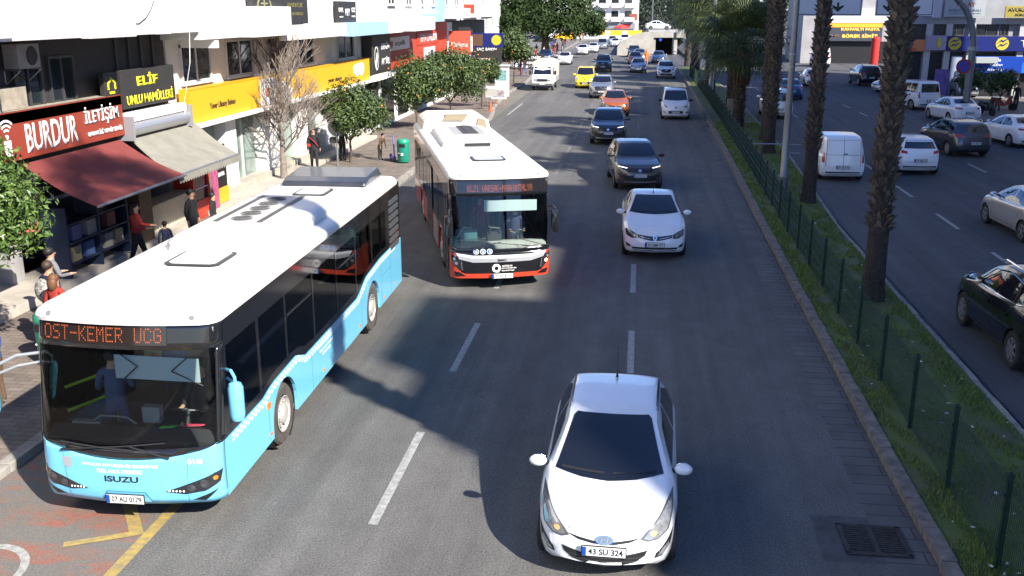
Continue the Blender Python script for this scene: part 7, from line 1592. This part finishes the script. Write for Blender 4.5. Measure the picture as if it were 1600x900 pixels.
gb = thing('sign_board', 'grey blank board on a stick behind the orange cone', 'board', (-9.65, 64.9, .12)); blocks(gb, 'board', mat('sign_back', (.42, .41, .38), .5), [(-.38, .38, -.02, .02, .9, 1.4)]); b = MB(); b.cyl((0, 0, 0), (0, 0, .9), .02, n=6); b.build('stick', steel, gb)
for k, (x, y, w, lab) in enumerate(((-9.4, 66.8, .5, 'white card stand with black print on the kerb, nearer one'), (-9.5, 69.0, .5, 'white card stand with black print on the kerb, farther one'), (-10.2, 68.2, .3, 'small white folded board left of the card stands'))):
    r = thing('card_stand', lab, 'stand', (x, y, .12), 0, 'white card stands at the kerb'); blocks(r, 'board', white_paint, [(-w, w, -.03, .03, .55, 1.3)]); blocks(r, 'print', mat('print_mixed', (.5, .45, .45), .6, noise=.9, scale=8, col2=(.1, .08, .12)), [(-w * .8, w * .8, -.036, -.03, .65, 1.15)]); b = MB(); b.cyl((-w * .8, 0, 0), (-w * .6, 0, .6), .02, n=6); b.cyl((w * .8, 0, 0), (w * .6, 0, .6), .02, n=6); b.build('leg', mat('leg_orange', (.4, .15, .08), .6), r)
# benches / step planks of dark paving near the shop are part of pavement; parasols and market stalls far away
for k, (x, y, z, m_, lab) in enumerate(((-14.5, 112, 2.2, (.65, .08, .03), 'red parasol left of the trunk of the big tree'), (-11.4, 150, 2.4, (.8, .45, .02), 'yellow parasol under the big tree'), (-10.6, 160, 2.6, (.75, .15, .03), 'orange red parasol behind the yellow parasol'), (-15.8, 128, 2.2, (.6, .58, .52), 'off white parasol under the big tree'), (-13.4, 141, 2.2, (.55, .52, .45), 'cream parasol behind the trunk of the big tree'), (-4.3, 222, 2.6, (.6, .05, .05), 'red canopy at the far end of the left road'))):
    r = thing('parasol', lab, 'parasol', (x, y, .12)); b = MB(); b.lathe([(1.7, z), (1.1, z + .35), (.05, z + .7)], n=8); b.lathe([(1.7, z - .18), (1.7, z)], n=8); b.build('canopy', mat('parasol_%d' % k, m_, .8), r); b = MB(); b.cyl((0, 0, 0), (0, 0, z + .7), .03, n=6); b.build('pole', steel, r)
# motorbike on the right
mb = thing('motorbike', 'red scooter motorbike parked before the blue poster at the right edge', 'motorbike', (24.1, 69.9, .0), R(70)); mr_ = mat('bike_red', (.40, .05, .03), .3, coat=.6)
for y in (-.62, .62): b = MB(); b.lathe([(.18, -.05), (.26, -.06), (.28, 0), (.26, .06), (.18, .05)], ax='x', n=22); b.cyl((-.03, 0, 0), (.03, 0, 0), .18, n=12); b.build('wheel', rubber, mb, (0, y, .28), smooth=True)
b = MB(); b.prism([(-.6, .5), (-.35, .45), (-.1, .3), (.5, .35), (.85, .62), (.75, .78), (.1, .72), (-.1, .5), (-.35, .95), (-.5, .95)], 'x', -.16, .16); b.build('fairing', mr_, mb, bevel=.03); b = MB(); b.prism([(.05, .74), (.75, .80), (.75, .88), (.1, .84)], 'x', -.14, .14); b.build('seat', black_plastic, mb, bevel=.02); b = MB(); b.cyl((-.35, -.42, 1.02), (.35, -.42, 1.02), .018, n=6); b.box(-.1, .1, -.56, -.44, .85, 1.0); b.build('handlebar', black_plastic, mb)
dup(mb, (22.0, 66.5, 0), R(15), 'dark parked motorbike beside the clipped shrub')
for c in [o for o in bpy.data.objects if o.name.startswith('fairing') and o.parent and 'dark parked' in str(o.parent.get('label'))]: repaint(c, P_black)
inf = thing('inflatable_tube', 'tall red advertising tube in front of the pastry shop', 'advertising tube', (24.9, 112, .0)); b = MB(); b.lathe([(.4, 0), (.42, .1)] + [(.42 + .05 * (i % 2), .1 + i * .25) for i in range(1, 15)] + [(.0, 3.8)], n=14); b.build('tube', mat('tube_red', (.6, .03, .02), .5), inf, smooth=True)
r = thing('sign_board', 'purple lit poster stand left of the concrete columns on the right', 'sign', (22.5, 80 - 1.4, 0)); blocks(r, 'board', mat('poster_purple', (.16, .10, .35), .5, noise=.6, scale=3), [(-.5, .5, -.05, .05, .3, 2.2)])
for k, (x, y) in enumerate(((24.2, 63.5), (25.4, 63.3))):
    pass
sheet('pavement_right', [(20.6, 60), (40, 60), (40, 79.7), (20.6, 79.7)], .06, paving)
# manhole and patches on the asphalt
mh = thing('manhole_cover', 'round iron manhole cover in the left lane behind the red bus', 'manhole cover', (-5.2, 38.0, .004)); b = MB(); b.cyl((0, 0, 0), (0, 0, .006), .34, n=28); b.build('cover', mat('rusty_iron', (.07, .06, .055), .7, .4), mh); b = MB()
for i in range(5): b.box(-.25, .25, -.2 + i * .1 - .012, -.2 + i * .1 + .012, .006, .010)
b.build('ribs', mat('rusty_iron', (.07, .06, .055), .7, .4), mh)
bpy.context.view_layer.update()
